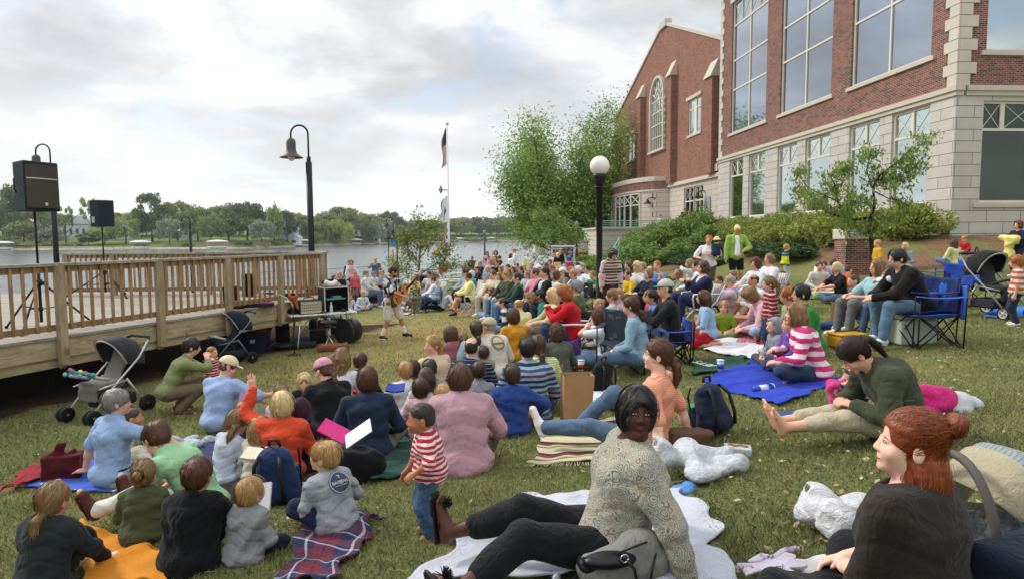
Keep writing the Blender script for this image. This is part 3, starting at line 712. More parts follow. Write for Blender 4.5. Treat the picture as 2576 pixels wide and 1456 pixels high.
def headwear(q,J,T,h,ax,hs,hat,vx,near):
 mat=q.get('hatmat') or cloth(q.get('hatcol','#d8ceb4')); v=min(vx,.013)
 if hat in('cap','visor','backcap'):
  sg=-1 if hat=='backcap' else 1
  S=SDF(.01); S.ell(h(0,-.012,.045),V3(.096,.116,.100)*hs,ax)
  V,Q=S.mesh(v,(.0012,60,2),[(h(0,0,.040),-ax[2])])
  S=SDF(.008);
  for t in(-.045,-.02,.0,.02,.045): S.cap(h(t,sg*.075,.047),h(t*1.15,sg*(.165-abs(t)*.5),.034),.006*hs,.005*hs,k=.012,side=ax[0],asp=3)
  V2,Q2=S.mesh(min(v,.006 if near else .012)); V=np.concatenate([V,V2]); Q=np.concatenate([Q,Q2+len(V)-len(V2)])
  bm=cloth(q['brimcol']) if q.get('brimcol') else mat
  put(bpy.data.objects.new('cap',mesh_np('cap',V,Q,(mat,bm),midx=[0]*(len(Q)-len(Q2))+[1]*len(Q2))),T)
 if hat=='bucket':
  S=SDF(.02); S.ell(h(0,-.01,.05),V3(.092,.108,.095)*hs,ax); S.ell(h(0,0,.035),V3(.135,.15,.012)*hs,ax,k=.03); sd_obj(S,'hat',mat,v,T,None,[(h(0,0,.022),-ax[2])])
 if hat=='hood':
  S=SDF(.03); S.ell(h(0,-.02,.03),V3(.103,.122,.118)*hs,ax); S.cap(h(0,-.03,-.04),J['N'],.09*hs,.095*J['s'],k=.04)
  S.ell(h(0,.115,-.015),V3(.066,.075,.10)*hs,ax,k=.012,op=-1); sd_obj(S,'hood',mat,vx,T,(.003,40,3))
cam=bpy.data.cameras.new('camera'); co=bpy.data.objects.new('camera',cam); COL.objects.link(co); SC.camera=co
co.matrix_world=Matrix((CR,CU,-_f)).transposed().to_4x4(); cam.sensor_width=36; cam.lens=FP/2576*36; cam.clip_end=5000; cam.clip_start=.05
vs=SC.view_settings; vs.view_transform='Standard'; vs.look='None'; vs.exposure=.86; vs.gamma=1
SUN_E=math.radians(38); SUN_A=math.radians(-62)   # azimuth measured from +Y towards +X
def make_world():
 w=bpy.data.worlds.new('World'); SC.world=w; w.use_nodes=True; t=w.node_tree; n=t.nodes; l=t.links; bg=n['Background']
 def N(ty,**k):
  q=n.new(ty)
  for a,v in k.items():
   if a.startswith('i_'):
    i=a[2:]; i=int(i) if i.isdigit() else i.replace('_',' ')
    if isinstance(v,bpy.types.NodeSocket): l.new(v,q.inputs[i])
    else: q.inputs[i].default_value=v
   else: setattr(q,a,v)
  return q
 sk=N('ShaderNodeTexSky',sky_type='NISHITA',sun_disc=False,sun_elevation=SUN_E,sun_rotation=SUN_A,altitude=100.)
 d=N('ShaderNodeTexCoord').outputs['Generated']; s=N('ShaderNodeSeparateXYZ',i_0=d)
 m=lambda op,a,b=0.,c=0.: N('ShaderNodeMath',operation=op,i_0=a,i_1=b,i_2=c).outputs[0]
 z=m('ADD',m('ABSOLUTE',s.outputs[2]),.24)
 v=N('ShaderNodeCombineXYZ',i_0=m('DIVIDE',s.outputs[0],z),i_1=m('DIVIDE',s.outputs[1],z)).outputs[0]
 def noise(sc,dt,ro,di,off):
  mp=N('ShaderNodeMapping',i_0=v); mp.inputs['Location'].default_value=off; mp.inputs['Rotation'].default_value=(0,0,.5); mp.inputs['Scale'].default_value=(1,1.15,1)
  return N('ShaderNodeTexNoise',i_Vector=mp.outputs[0],i_Scale=sc,i_Detail=dt,i_Roughness=ro,i_Distortion=di).outputs[0]
 def ramp(f,st):
  r=N('ShaderNodeValToRGB',i_0=f); e=r.color_ramp
  while len(e.elements)<len(st): e.elements.new(.5)
  for q,(p,c) in zip(e.elements,st): q.position=p; q.color=(*c,1) if hasattr(c,'__len__') else (c,c,c,1)
  return r.outputs[0]
 body=noise(1.15,7,.5,.35,(3.1,7.7,0)); veil=noise(1.9,6,.55,.6,(1,2,5)); detail=noise(5.,6,.6,.4,(9,4,1))
 blend=m('MULTIPLY_ADD',detail,.16,m('MULTIPLY',body,.84))
 shade=ramp(blend,[(.385,(8.6,8.65,8.7)),(.435,(7.3,7.4,7.5)),(.475,(5.9,6.0,6.15)),(.525,(4.8,4.9,5.1)),(.60,(3.9,4.0,4.25))])
 cover=ramp(veil,[(.36,.25),(.46,.85),(.56,1.)]);
 hz=ramp(s.outputs[2],[(0.,1.),(.10,.75),(.24,.12),(.5,0.)])
 skb=N('ShaderNodeMix',data_type='RGBA',blend_type='MIX'); skb.inputs[0].default_value=.35; l.new(sk.outputs[0],skb.inputs[6]); skb.inputs[7].default_value=(5.6,6.4,7.6,1)
 a=N('ShaderNodeMix',data_type='RGBA'); l.new(cover,a.inputs[0]); l.new(skb.outputs[2],a.inputs[6]); l.new(shade,a.inputs[7])
 b=N('ShaderNodeMix',data_type='RGBA'); l.new(m('MULTIPLY',hz,.62),b.inputs[0]); l.new(a.outputs[2],b.inputs[6]); b.inputs[7].default_value=(8.6,8.7,8.6,1)
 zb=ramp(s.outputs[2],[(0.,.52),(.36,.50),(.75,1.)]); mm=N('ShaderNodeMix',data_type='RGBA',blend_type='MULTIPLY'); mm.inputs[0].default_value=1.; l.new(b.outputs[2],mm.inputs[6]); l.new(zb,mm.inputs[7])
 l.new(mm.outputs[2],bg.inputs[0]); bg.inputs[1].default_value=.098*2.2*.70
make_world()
sl=bpy.data.lights.new('sun','SUN'); sl.energy=1.5; sl.angle=math.radians(12); sl.color=(1,.95,.86)
so=bpy.data.objects.new('sun',sl); COL.objects.link(so)
sd=Vector((math.sin(SUN_A)*math.cos(SUN_E),math.cos(SUN_A)*math.cos(SUN_E),math.sin(SUN_E))); so.rotation_euler=sd.to_track_quat('Z','Y').to_euler()
SHORE=[(-60,6),(-30,14),(-15.5,23.5),(-10,43),(-5,48),(0,62),(4,72),(14,84),(60,95)]
def yshore(x): return float(np.interp(x,[p[0] for p in SHORE],[p[1] for p in SHORE]))
def grass_mat():
 t=NT('lawn_grass',.95,0,.1); co=t.co()
 big=t.noise(co,.35,4,.6); mid=t.noise(co,2.2,4,.6); fine=t.noise(co,38,4,.7); vf=t.noise(co,160,2,.7)
 s=t.N('ShaderNodeSeparateXYZ',i_0=co)
 dx=t.math('MULTIPLY',t.math('ADD',s.outputs[0],1.8),.155); dy=t.math('MULTIPLY',t.math('ADD',s.outputs[1],-15.5),.115)
 r=t.math('SQRT',t.math('ADD',t.math('MULTIPLY',dx,dx),t.math('MULTIPLY',dy,dy)))
 dry=t.math('ADD',t.math('MULTIPLY_ADD',r,-1.15,1.12),t.math('MULTIPLY_ADD',mid,.8,-.4)); dry=t.math('MINIMUM',t.math('MAXIMUM',dry,0.),.92)
 bare=t.math('MULTIPLY',t.math('MAXIMUM',t.math('ADD',t.math('MULTIPLY_ADD',big,3.,-1.5),t.math('MULTIPLY_ADD',t.noise(co,5.,3),1.4,-.7)),0.),.9); bare=t.math('MINIMUM',bare,.6)
 g=t.ramp(fine,[(.3,'#454b2b'),(.5,'#6c7242'),(.66,'#959160'),(.8,'#b3a97c')])
 d=t.ramp(fine,[(.3,'#6e5f38'),(.5,'#93824f'),(.68,'#ab9a66'),(.82,'#c0b184')])
 c=t.mix(t.math('MAXIMUM',dry,bare),g,d)
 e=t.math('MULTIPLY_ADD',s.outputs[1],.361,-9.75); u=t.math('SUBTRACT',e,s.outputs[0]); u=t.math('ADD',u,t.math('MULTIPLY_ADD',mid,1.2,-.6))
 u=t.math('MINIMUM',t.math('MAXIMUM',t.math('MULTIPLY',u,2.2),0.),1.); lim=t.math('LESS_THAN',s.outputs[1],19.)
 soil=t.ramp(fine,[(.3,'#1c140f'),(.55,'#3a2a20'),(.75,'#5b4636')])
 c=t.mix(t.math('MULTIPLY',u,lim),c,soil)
 t.color(t.hsv(c,v=t.math('MULTIPLY_ADD',mid,.5,.75))); t.bump(fine,.9,.03); t.bump(vf,.6,.01); return t.m
def build_ground():
 xs=np.concatenate([np.arange(-60,-12,1.5),np.arange(-12,14,.25),np.arange(14,61,1.5)]); nu=150
 tt=np.linspace(0,1,nu)**1.6; V=np.zeros((nu,len(xs),3))
 for j,x in enumerate(xs):
  ye=yshore(x); y=-4+tt*(ye+4); V[:,j,0]=x; V[:,j,1]=y; V[:,j,2]=gz(np.full(nu,x),y)
 n=len(xs); V=V.reshape(-1,3)
 skirt=V[(nu-1)*n:].copy(); skirt[:,2]=-5; V=np.concatenate([V,skirt])
 i,j=np.meshgrid(np.arange(nu),np.arange(n-1),indexing='ij'); b=(i*n+j).ravel(); Q=np.stack([b,b+1,b+n+1,b+n],1)
 stone=plain('#8f8a7e',.9,var=.25,vs=1.5,bump=.5,bs=6)
 mi=np.zeros(len(Q),int); mi[-(n-1):]=1
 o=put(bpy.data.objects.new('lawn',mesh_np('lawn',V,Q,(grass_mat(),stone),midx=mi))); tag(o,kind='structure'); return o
build_ground()
def water():
 t=NT('lake_water',.16,0,.5); co=t.co()
 mp=t.N('ShaderNodeMapping',i_Vector=co); mp.inputs['Scale'].default_value=(.45,1.3,1)
 t.color((.10,.12,.125,1)); t.bump(t.noise(mp.outputs[0],1.1,5,.6,.6),.4,.18); t.bump(t.noise(mp.outputs[0],.16,3,.5,.3),.5,.5)
 t.b.inputs['IOR'].default_value=1.33; t.b.inputs['Specular IOR Level'].default_value=.8
 m=MB(); m.add([(-1500,4,-3.9),(1500,4,-3.9),(1500,1500,-3.9),(-1500,1500,-3.9)],[(0,1,2,3)]); o=m.build('lake',t.m); tag(o,kind='structure')
water()
FS=[(-900,60),(-420,180),(-211,250),(-175,256),(-100,243),(-97,300),(-88,380),(-77,440),(4,530),(72,560),(224,600),(900,700)]
FX=[p[0] for p in FS]
def fshore(x):
 return float(np.interp(x,[-900,-420,-211,-175,-130,-100,-88,-77,4,72,224,900],[60,180,250,256,250,245,350,440,530,560,600,700]))
def farz(dd): return -3.6+.35*min(dd,2)/2+min(max(dd-2,0)*.075,5)+min(max(dd-80,0)*.03,6)
def far_land():
 xs=np.arange(-900,901,10.); ds=[0,1,2,6,15,30,50,80,130,300,500]; V=[];n=len(xs)
 for d in ds:
  for x in xs: V.append((x,fshore(x)+d,-4.2 if d==0 else farz(d)))
 Q=[[i*n+j,i*n+j+1,(i+1)*n+j+1,(i+1)*n+j] for i in range(len(ds)-1) for j in range(n-1)]
 t=NT('far_bank',.95,0,.1); co=t.co(); z=t.N('ShaderNodeSeparateXYZ',i_0=co).outputs[2]
 c=t.ramp(t.noise(co,.06,5,.6),[(.3,'#3d4a20'),(.5,'#5f7030'),(.7,'#7d8a45')]); st=t.ramp(t.noise(co,1.2,3),[(.3,'#7a705e'),(.7,'#b5ab98')])
 t.color(t.mix(t.math('LESS_THAN',z,-3.15),c,st)); o=put(bpy.data.objects.new('far_bank',mesh_np('far_bank',V,Q,(t.m,)))); tag(o,kind='structure')
far_land()
def wall_uv(a,t): p=C0+E2*a+E1*t; return p[0],p[1]
def mulch():
 m=NT('wood_mulch',.95,0,.1); co=m.co(); f=m.noise(co,16,5,.75,.8); f2=m.noise(co,60,2)
 m.color(m.mix(.35,m.ramp(f,[(.3,'#3d2a1d'),(.5,'#775941'),(.7,'#a5876a')]),m.ramp(f2,[(.3,'#4a3424'),(.7,'#b0947a')]))); m.bump(f,1,.04); m.bump(f2,.7,.015)
 for nm,(ts,al,ah) in {'mulch_bed':(np.linspace(-4.3,24,60),None,None)}.items():
  V=[];k=14
  for t in ts:
   w=(4.1+3.6*float(sstep((t-1)/8))+.25*math.sin(t*2.1)+.15*math.sin(t*5))
   if t<0: w=w*math.sqrt(max(1-(t/4.35)**2,.0))*.95
   for i in range(k):
    a=-w+ (w-.02 if t>-.02 else w+14)*i/(k-1) ; x,y=wall_uv(a,t); V.append((x,y,float(gz(x,y))+.012+.012*math.sin(x*5)*math.sin(y*6)))
  n=k; Q=[[i*n+j,i*n+j+1,(i+1)*n+j+1,(i+1)*n+j] for i in range(len(ts)-1) for j in range(k-1)]
  o=put(bpy.data.objects.new(nm,mesh_np(nm,V,Q,(m.m,)))); tag(o,kind='structure')
 for c,r in (((-1.15,21.8),1.1),):
  V=[(c[0],c[1],float(gz(*c))+.12)];n=20
  for q in(.5,1):
   for i in range(n): a=2*PI*i/n; x=c[0]+r*q*math.cos(a); y=c[1]+r*q*math.sin(a)*1.2; V.append((x,y,float(gz(x,y))+(.07 if q<1 else .006)))
  F=[[0,1+i,1+(i+1)%n,0] for i in range(n)]+[[1+i,1+n+i,1+n+(i+1)%n,1+(i+1)%n] for i in range(n)]
  mb=MB(); mb.add(V,[f[:3] if f[0]==f[3] else f for f in F],True); o=mb.build('mulch_ring',m.m); tag(o,kind='structure')
mulch()
def brickmat(a='#7d3b2d',b='#5c2c25',dark='#3a2a2a',mortar='#9b9184',bw=.203,bh=.0677,cont=1):
 t=NT('brick',.85,0,.2); co=t.co(); s=t.N('ShaderNodeSeparateXYZ',i_0=co)
 v=t.N('ShaderNodeCombineXYZ',i_0=t.math('ADD',s.outputs[0],s.outputs[1]),i_1=s.outputs[2]).outputs[0]
 br=t.N('ShaderNodeTexBrick',i_Vector=v,i_Scale=1.,offset=.5); br.inputs['Brick Width'].default_value=bw; br.inputs['Row Height'].default_value=bh; br.inputs['Mortar Size'].default_value=.0065
 br.inputs['Color1'].default_value=(*srgb(a),1); br.inputs['Color2'].default_value=(*srgb(b),1); br.inputs['Mortar'].default_value=(*srgb(mortar),1); br.inputs['Bias'].default_value=-.1
 row=t.math('FLOOR',t.math('DIVIDE',s.outputs[2],bh)); half=t.math('MULTIPLY',t.math('MODULO',t.math('ABSOLUTE',row),2.),.5)
 col=t.math('FLOOR',t.math('ADD',t.math('DIVIDE',t.math('ADD',s.outputs[0],s.outputs[1]),bw),half))
 wn=t.N('ShaderNodeTexWhiteNoise',noise_dimensions='2D',i_Vector=t.N('ShaderNodeCombineXYZ',i_0=col,i_1=row).outputs[0]).outputs[0]
 c=t.mix(t.math('MULTIPLY',t.math('GREATER_THAN',wn,.72),t.math('SUBTRACT',1.,br.outputs['Fac'])),br.outputs[0],(*srgb(dark),1)) if cont else br.outputs[0]
 t.color(t.hsv(c,v=t.math('MULTIPLY_ADD',t.noise(co,.9,4),.4,.8))); t.bump(t.math('SUBTRACT',1.,br.outputs['Fac']),.6,.008); return t.m
def stonemat(w=1.3,h=.41,base='#bfbab1'):
 t=NT('cut_stone',.85,0,.2); co=t.co(); s=t.N('ShaderNodeSeparateXYZ',i_0=co)
 v=t.N('ShaderNodeCombineXYZ',i_0=t.math('ADD',s.outputs[0],s.outputs[1]),i_1=t.math('ADD',s.outputs[2],.0)).outputs[0]
 br=t.N('ShaderNodeTexBrick',i_Vector=v,i_Scale=1.,offset=.5); br.inputs['Brick Width'].default_value=w; br.inputs['Row Height'].default_value=h; br.inputs['Mortar Size'].default_value=.011; br.inputs['Mortar Smooth'].default_value=.3
 b1=srgb(base); br.inputs['Color1'].default_value=(*b1,1); br.inputs['Color2'].default_value=(*[q*.88 for q in b1],1); br.inputs['Mortar'].default_value=(*srgb('#5d564e'),1)
 n=t.noise(co,2.,5,.6); t.color(t.hsv(br.outputs[0],v=t.math('MULTIPLY_ADD',n,.3,.86))); t.bump(t.math('SUBTRACT',1.,br.outputs['Fac']),.8,.02); t.bump(t.noise(co,40,3),.2,.003); return t.m
BRICK=brickmat('#8c5042','#6b4037','#463631','#a89f93'); BRICK2=brickmat('#965f4c','#7c5246','#68483f','#9f8778',cont=1); STONE=stonemat(); TRIM=plain('#c0b7a8',.85,var=.12,vs=2,bs=30); FRAME=plain('#d3cdbd',.5,bump=0,var=.04)
def glassmat(c=(.50,.55,.60),r=.03):
 t=NT('window_glass',r,1,.5); co=t.co(); t.color(t.mix(t.noise(co,.35,2),(*[q*.85 for q in c],1),(*c,1))); t.bump(t.noise(co,.7,2),.10,.02); return t.m
GLASS=glassmat((.40,.44,.50)); GLASS2=glassmat((.58,.64,.64)); GLASSD=glassmat((.07,.085,.07))
def Wm(t0,t1,z0,z1,cols,rows,parent,axis,glass,off=-.14,fw=.09,xrow=None,sill=True,proud=.0,name='window',xz=None):
 def P(t,z,a): return (a,t,z) if axis=='y' else (t,a,z)
 sgn=1
 def bx(m,ta,tb,za,zb,a0,a1):
  c=P((ta+tb)/2,(za+zb)/2,(a0+a1)/2); d=(abs(a1-a0),tb-ta,zb-za) if axis=='y' else (tb-ta,abs(a1-a0),zb-za); m.box(c,d)
 m=MB(); A=-off; f0,f1=A-.05,A+.05; b0,b1=A-.04,A+.045
 bx(m,t0,t0+fw,z0,z1,f0,f1); bx(m,t1-fw,t1,z0,z1,f0,f1); bx(m,t0+fw,t1-fw,z0,z0+fw,f0,f1); bx(m,t0+fw,t1-fw,z1-fw,z1,f0,f1)
 rr=[z0+fw/2]+list(rows)+[z1-fw/2]
 for r in rows: bx(m,t0+fw,t1-fw,r-.045,r+.045,b0,b1)
 for c in cols:
  c,za,zb,wd=(c+(z0,z1,.09))[:4] if isinstance(c,tuple) and len(c)==1 else (c if isinstance(c,tuple) else (c,z0,z1,.09))
  bx(m,c-wd/2,c+wd/2,max(za,z0+fw),min(zb,z1-fw),b0-.003,b1-.003)
 if xrow:
  for (a,b,c,d) in xrow:
   m.bar(P(a,c,A-.002),P(b,d,A-.002),.02); m.bar(P(a,d,A+.001),P(b,c,A+.001),.02)
 w=m.build(name,FRAME,parent)
 m=MB(); a=A+.01; m.add([P(t0+fw/2,z0+fw/2,a),P(t1-fw/2,z0+fw/2,a),P(t1-fw/2,z1-fw/2,a),P(t0+fw/2,z1-fw/2,a)],[(0,1,2,3)]); m.build('pane',glass,w)
 if sill:
  m=MB(); bx(m,t0-.22,t1+.22,z0-.16,z0-.003,-.09,.12); m.build('sill',TRIM,w)
 return w
def wall_quads(m,axis,t0,t1,z0,z1,ops,depth=.16,a=0.):
 ts=sorted({t0,t1}|{q for o in ops for q in o[:2]}); zs=sorted({z0,z1}|{q for o in ops for q in o[2:4]})
 ts=[q for q in ts if t0<=q<=t1]; zs=[q for q in zs if z0<=q<=z1]
 def P(t,z,d=0.): return (a+d,t,z) if axis=='y' else (t,a+d,z)
 for i in range(len(ts)-1):
  for j in range(len(zs)-1):
   tc,zc=(ts[i]+ts[i+1])/2,(zs[j]+zs[j+1])/2
   if any(o[0]<tc<o[1] and o[2]<zc<o[3] for o in ops): continue
   m.add([P(ts[i],zs[j]),P(ts[i+1],zs[j]),P(ts[i+1],zs[j+1]),P(ts[i],zs[j+1])],[(0,3,2,1)])
 for o in ops:
  if o[1]<=t0 or o[0]>=t1 or o[3]<=z0 or o[2]>=z1: continue
  z_0,z_1=max(o[2],z0),min(o[3],z1)
  for (p,q) in (((o[0],z_0),(o[0],z_1)),((o[1],z_1),(o[1],z_0)),((o[0],z_1),(o[1],z_1)),((o[1],z_0),(o[0],z_0))):
   if p[1]==q[1] and not (abs(p[1]-o[2])<1e-6 or abs(p[1]-o[3])<1e-6): continue
   m.add([P(*p),P(*q),P(*q,depth),P(*p,depth)],[(0,1,2,3)])
def near_building():
 T=thing('library_building','large red brick building with tall gridded windows above a pale stone ground floor','building',C0,math.atan2(-E1[0],E1[1]))
 UP=[(14.7,19.65,6.57,14.8),(8.0,13.02,6.57,14.8),(1.37,6.45,6.57,14.8)]
 LO=[(17.55,19.6,1.12,4.82),(14.56,16.75,1.12,4.82),(10.98,13.08,1.12,4.82),(7.9,10.15,1.12,4.82),(4.2,6.36,1.12,4.82),(1.24,3.42,1.12,4.82)]
 m=MB(); wall_quads(m,'y',.0,21.5,5.2,16,UP)
 UPB=[(1.03,5.0,6.42,14.8),(7,11,6.42,14.8)]; LOB=[(1.0,3.1,1.1,4.69),(5.2,7.3,1.1,4.69)]
 wall_quads(m,'x',.0,14,5.2,16,UPB); m.add([(0,21.5,5.2),(14,21.5,5.2),(14,21.5,16),(0,21.5,16)],[(0,1,2,3)]); m.build('brick_wall',BRICK,T)
 m=MB(); wall_quads(m,'y',-.03,21.5,-1.5,4.86,LO,.16,-.03); wall_quads(m,'x',-.03,14,-1.5,4.86,LOB,.16,-.03); m.add([(-.03,21.5,-1.5),(14,21.5,-1.5),(14,21.5,4.86),(-.03,21.5,4.86)],[(0,1,2,3)])
 m.build('stone_base',STONE,T)
 m=MB()
 for z0,z1,o in ((4.862,5.02,.10),(5.022,5.20,.17)):
  m.box((-o/2+.1,10.75-o/2,(z0+z1)/2),(o+.2,21.5+o,z1-z0)); m.box((7.1+.1,-o/2+.1,(z0+z1)/2),(13.8,o+.2,z1-z0))
 m.build('cornice',TRIM,T)
 m=MB(); m2=MB()
 for i in range(27):
  z=5.205+i*.402
  if z>15.5: break
  L=.62 if i%2 else .40
  m.box((-.03+.0,L/2-.03,z+.2),(.10,L+.06,.385)); m.box((L/2+.0,-.035,z+.2),(L+.04,.09,.385))
  L=.40 if i%2 else .62
  m2.box((-.02,21.47-L/2,z+.2),(.08,L,.385))
 m.build('corner_stones',plain('#c4bbad',.85,var=.15,vs=1.2,bs=30),T,bevel=.008); m2.build('edge_stones',TRIM,T,bevel=.008)
 m=MB(); m.box((7,10.7,16.3),(14.8,22.6,.5)); m.build('roof',TRIM,T)
 for (a,b,c,d) in UP:
  mid=(a+b)/2; rows=[9.32,11.15,13.33]; q=[a+.06+(b-a-.12)*i/4 for i in range(5)]
  Wm(a,b,c,d,[mid,(q[1],13.33,d,.05),(q[3],13.33,d,.05)],rows,T,'y',GLASS,xrow=[(q[i],q[i+1],13.38,d-.09) for i in range(4)])
 for (a,b,c,d) in LO:
  mid=(a+b)/2; Wm(a,b,c,d,[(mid,3.8,d,.16)],[3.8],T,'y',GLASS2,off=-.11,xrow=[(a+.09,mid-.08,3.84,d-.09),(mid+.08,b-.09,3.84,d-.09)])
 for (a,b,c,d) in UPB: Wm(a,b,c,d,[(a+b)/2],[9.3,11.1,13.3],T,'x',GLASS2)
 for (a,b,c,d) in LOB:
  mid=a+.82 if a<3 else (a+b)/2; Wm(a,b,c,d,[(mid,3.7,d,.16)],[3.7],T,'x',GLASSD,off=-.11,xrow=[(a+.09,mid-.08,3.75,d-.09),(mid+.08,b-.09,3.75,d-.09)])
 m=MB(); m.box((-.03,17.2,14.9),(.12,5.3,.22)); m.build('window_head',TRIM,T)
near_building()
G0=(14.6,46.0,0.)
def gable_building():
 T=thing('gabled_building','red brick building with a steep gable, arched window and curved stone bay','building',G0,math.atan2(.1,1))
 m=MB(); wr=[(21.05,23.65,7.74,10.4),(3.72,6.2,7.8,10.5)]; lo=[(2.9,4.75,.3,3.78),(4.85,6.85,.3,3.78)]
 wall_quads(m,'y',0,28.5,4.2,13.,wr,.14); m.add([(0,0,13),(0,28.5,13),(0,28.5,13.05),(0,13.4,18.0),(0,11.4,18.0),(0,0,13.4)],[(0,1,2,3,4,5)])
 m.add([(0,28.5,-1),(12,28.5,-1),(12,28.5,13),(0,28.5,13)],[(0,1,2,3)]); m.build('brick_wall',BRICK2,T)
 m=MB(); wall_quads(m,'y',-4,28.5,-2,4.1,lo,.14,-.05); m.build('stone_base',stonemat(1.3,.41,'#bdb4a7'),T)
 m=MB(); m.box((-.1,14.2,4.17),(.3,29.6,.14)); m.box((-.06,14.2,4.32),(.2,29.4,.15)); m.box((-.1,1,4.75),(.25,1.9,.5)); m.build('cornice',TRIM,T)
 m=MB();
 m.bar((.05,28.9,12.9),(.05,13.3,18.15),.35,.22); m.bar((.05,-.3,13.35),(.05,11.5,18.05),.35,.22); m.box((.1,12.4,18.25),(.6,1.7,.6)); m.box((0,28.6,12.9),(.5,.8,.5))
 m.build('coping',TRIM,T)
 m=MB();
 for (a,b,za,zb) in ((12.4,-1.2,17.6,12.6),(12.4,29,17.6,12.5)): m.add([(.2,a,za),(16,a,za),(16,b,zb),(.2,b,zb)],[(0,1,2,3)])
 cp=plain('#7fb59c',.6,var=.1,bump=0); m.build('roof',cp,T)
 m=MB();
 for i in range(26): m.bar((.5+i*.6,12.4,17.64),(.5+i*.6,-1.2,12.64),.05,.06)
 m.build('roof_seams',cp,T)
 for (t,zt,w) in ((18.05,13.3,1.0),(9.45,13.3,1.0),(27.4,11.1,1.6),(1.1,11.2,1.2)):
  m=MB().mat(BRICK2); m.box((-.25,t,(4.4+zt)/2),(.5,w,zt-4.4)); m.mat(TRIM)
  m.prism([(-.62,0),(.05,0),(.05,1.1),(-.1,1.1)],t-w/2-.08,t+w/2+.08,None,(0,0,zt)); m.prism([(-.66,-.12),(.0,-.12),(.0,.0),(-.62,.0)],t-w/2-.1,t+w/2+.1,None,(0,0,zt)); m.build('buttress',None,T)
 a,b,z0,zs,zt=11.75,15.55,7.74,12.1,14.1; mid=(a+b)/2; R=(b-a)/2
 arc=[(mid+R*math.cos(t),zs+(zt-zs)*math.sin(t)) for t in np.linspace(0,PI,17)]
 m=MB(); pts=[(-.09,b,z0)]+[(-.09,p[0],p[1]) for p in arc]+[(-.09,a,z0)]
 for p,q in zip(pts[:-1],pts[1:]): m.bar(p,q,.22,.30,up=(1,0,0))
 for i in range(8):
  for t in(a-.12,b+.12): m.box((-.07,t,z0+.35+i*.55),(.18,.34 if i%2 else .2,.27))
 m.box((-.12,mid,z0-.12),(.3,b-a+.8,.2)); m.build('arch_surround',TRIM,T)
 m=MB()
 for c in (1/6,2/6,3/6,4/6,5/6):
  t=a+(b-a)*c; m.bar((-.06,t,z0),(-.06,t,zs),.07,.05)
 for z in (z0+1.1,z0+2.2,z0+3.3,zs): m.bar((-.065,a,z),(-.065,b,z),.05,.07)
 for an in np.linspace(PI/7,PI*6/7,6): m.bar((-.06,mid+.5*math.cos(an),zs+.5*math.sin(an)),(-.06,mid+R*math.cos(an),zs+(zt-zs)*math.sin(an)),.06,.05)
 m.tube([(-.06,mid+.9*math.cos(t),zs+.95*math.sin(t)) for t in np.linspace(0,PI,12)],.035,4); m.tube([(-.06,mid+.45*math.cos(t),zs+.45*math.sin(t)) for t in np.linspace(0,PI,9)],.03,4)
 w=m.build('window',FRAME,T); m=MB(); m.add([(-.03,b,z0)]+[(-.03,p[0],p[1]) for p in arc]+[(-.03,a,z0)],[tuple(range(19))]); m.build('pane',GLASS2,w)
 for (p,q,r,s_) in wr:
  c=(p+q)/2; Wm(p,q,r,s_,[(c,r,s_,.5)],[s_-.75],T,'y',GLASS2,off=-.1); m=MB(); m.box((-.06,c,s_+.12),(.18,q-p+.5,.24)); m.build('window_head',TRIM,T)
 for (p,q,r,s_) in lo: Wm(p,q,r,s_,[(p+q)/2],[2.7],T,'y',GLASSD if p>4.8 else GLASS2,off=-.1,xrow=[(p+.1,(p+q)/2-.05,2.75,s_-.1),((p+q)/2+.05,q-.1,2.75,s_-.1)],sill=False)
 def bay(z0,z1,g,nm,mt):
  m=MB(); n=28; arc=[]
  for i in range(n+1):
   t=10.3+13.9*i/n; s=(i/n-.5)*2; arc.append((-(2.6*math.sqrt(max(1-abs(s)**2.6,0)))-g,t))
  vs=[(x,t,z0) for x,t in arc]+[(x,t,z1) for x,t in arc]
  m.add(vs,[(i,i+1,n+2+i,n+1+i) for i in range(n)]); m.add([(x,t,z1) for x,t in arc],[tuple(range(n+1))]); m.add([(x,t,z0) for x,t in arc],[tuple(range(n,-1,-1))]); return m.build(nm,mt,T),arc
 b0,arc=bay(-1,3.85,0,'bay_wall',stonemat(1.3,.41,'#bdb4a7')); bay(3.852,4.0,.12,'bay_cornice',TRIM); bay(4.002,4.7,.02,'bay_brick',BRICK); bay(4.702,5.1,.14,'bay_cap',TRIM)
 def bayt(t): s=((t-10.3)/13.9-.5)*2; return -(2.6*math.sqrt(max(1-abs(s)**2.6,0)))
 for (ta,tb,nb) in ((12.3,18.2,4),(20.6,22.9,3)):
  m=MB(); k=[ta+(tb-ta)*i/nb for i in range(nb+1)]; P=[(bayt(t)-.06,t) for t in k]
  for x,t in P: m.bar((x,t,.5),(x,t,3.75),.12)
  for (x,t),(x2,t2) in zip(P[:-1],P[1:]):
   for z in(.55,2.75,3.72): m.bar((x,t,z),(x2,t2,z),.1)
   m.bar((x,t,2.8),(x2,t2,3.65),.05); m.bar((x,t,3.65),(x2,t2,2.8),.05)
  w=m.build('window',FRAME,T); m=MB()
  for (x,t),(x2,t2) in zip(P[:-1],P[1:]): m.add([(x+.02,t,.5),(x2+.02,t2,.5),(x2+.02,t2,3.75),(x+.02,t,3.75)],[(0,1,2,3)])
  m.build('pane',glassmat((.35,.42,.45)),w)
 m=MB(); m.box((-.09,1.9,2.),(.06,.9,1.6)); m.build('notice_board',plain('#8b8d8e',.6),T)
gable_building()
def Gp(a,t,z): c,s=math.cos(math.atan2(.1,1)),math.sin(math.atan2(.1,1)); return (G0[0]+c*a-s*t,G0[1]+s*a+c*t,z)
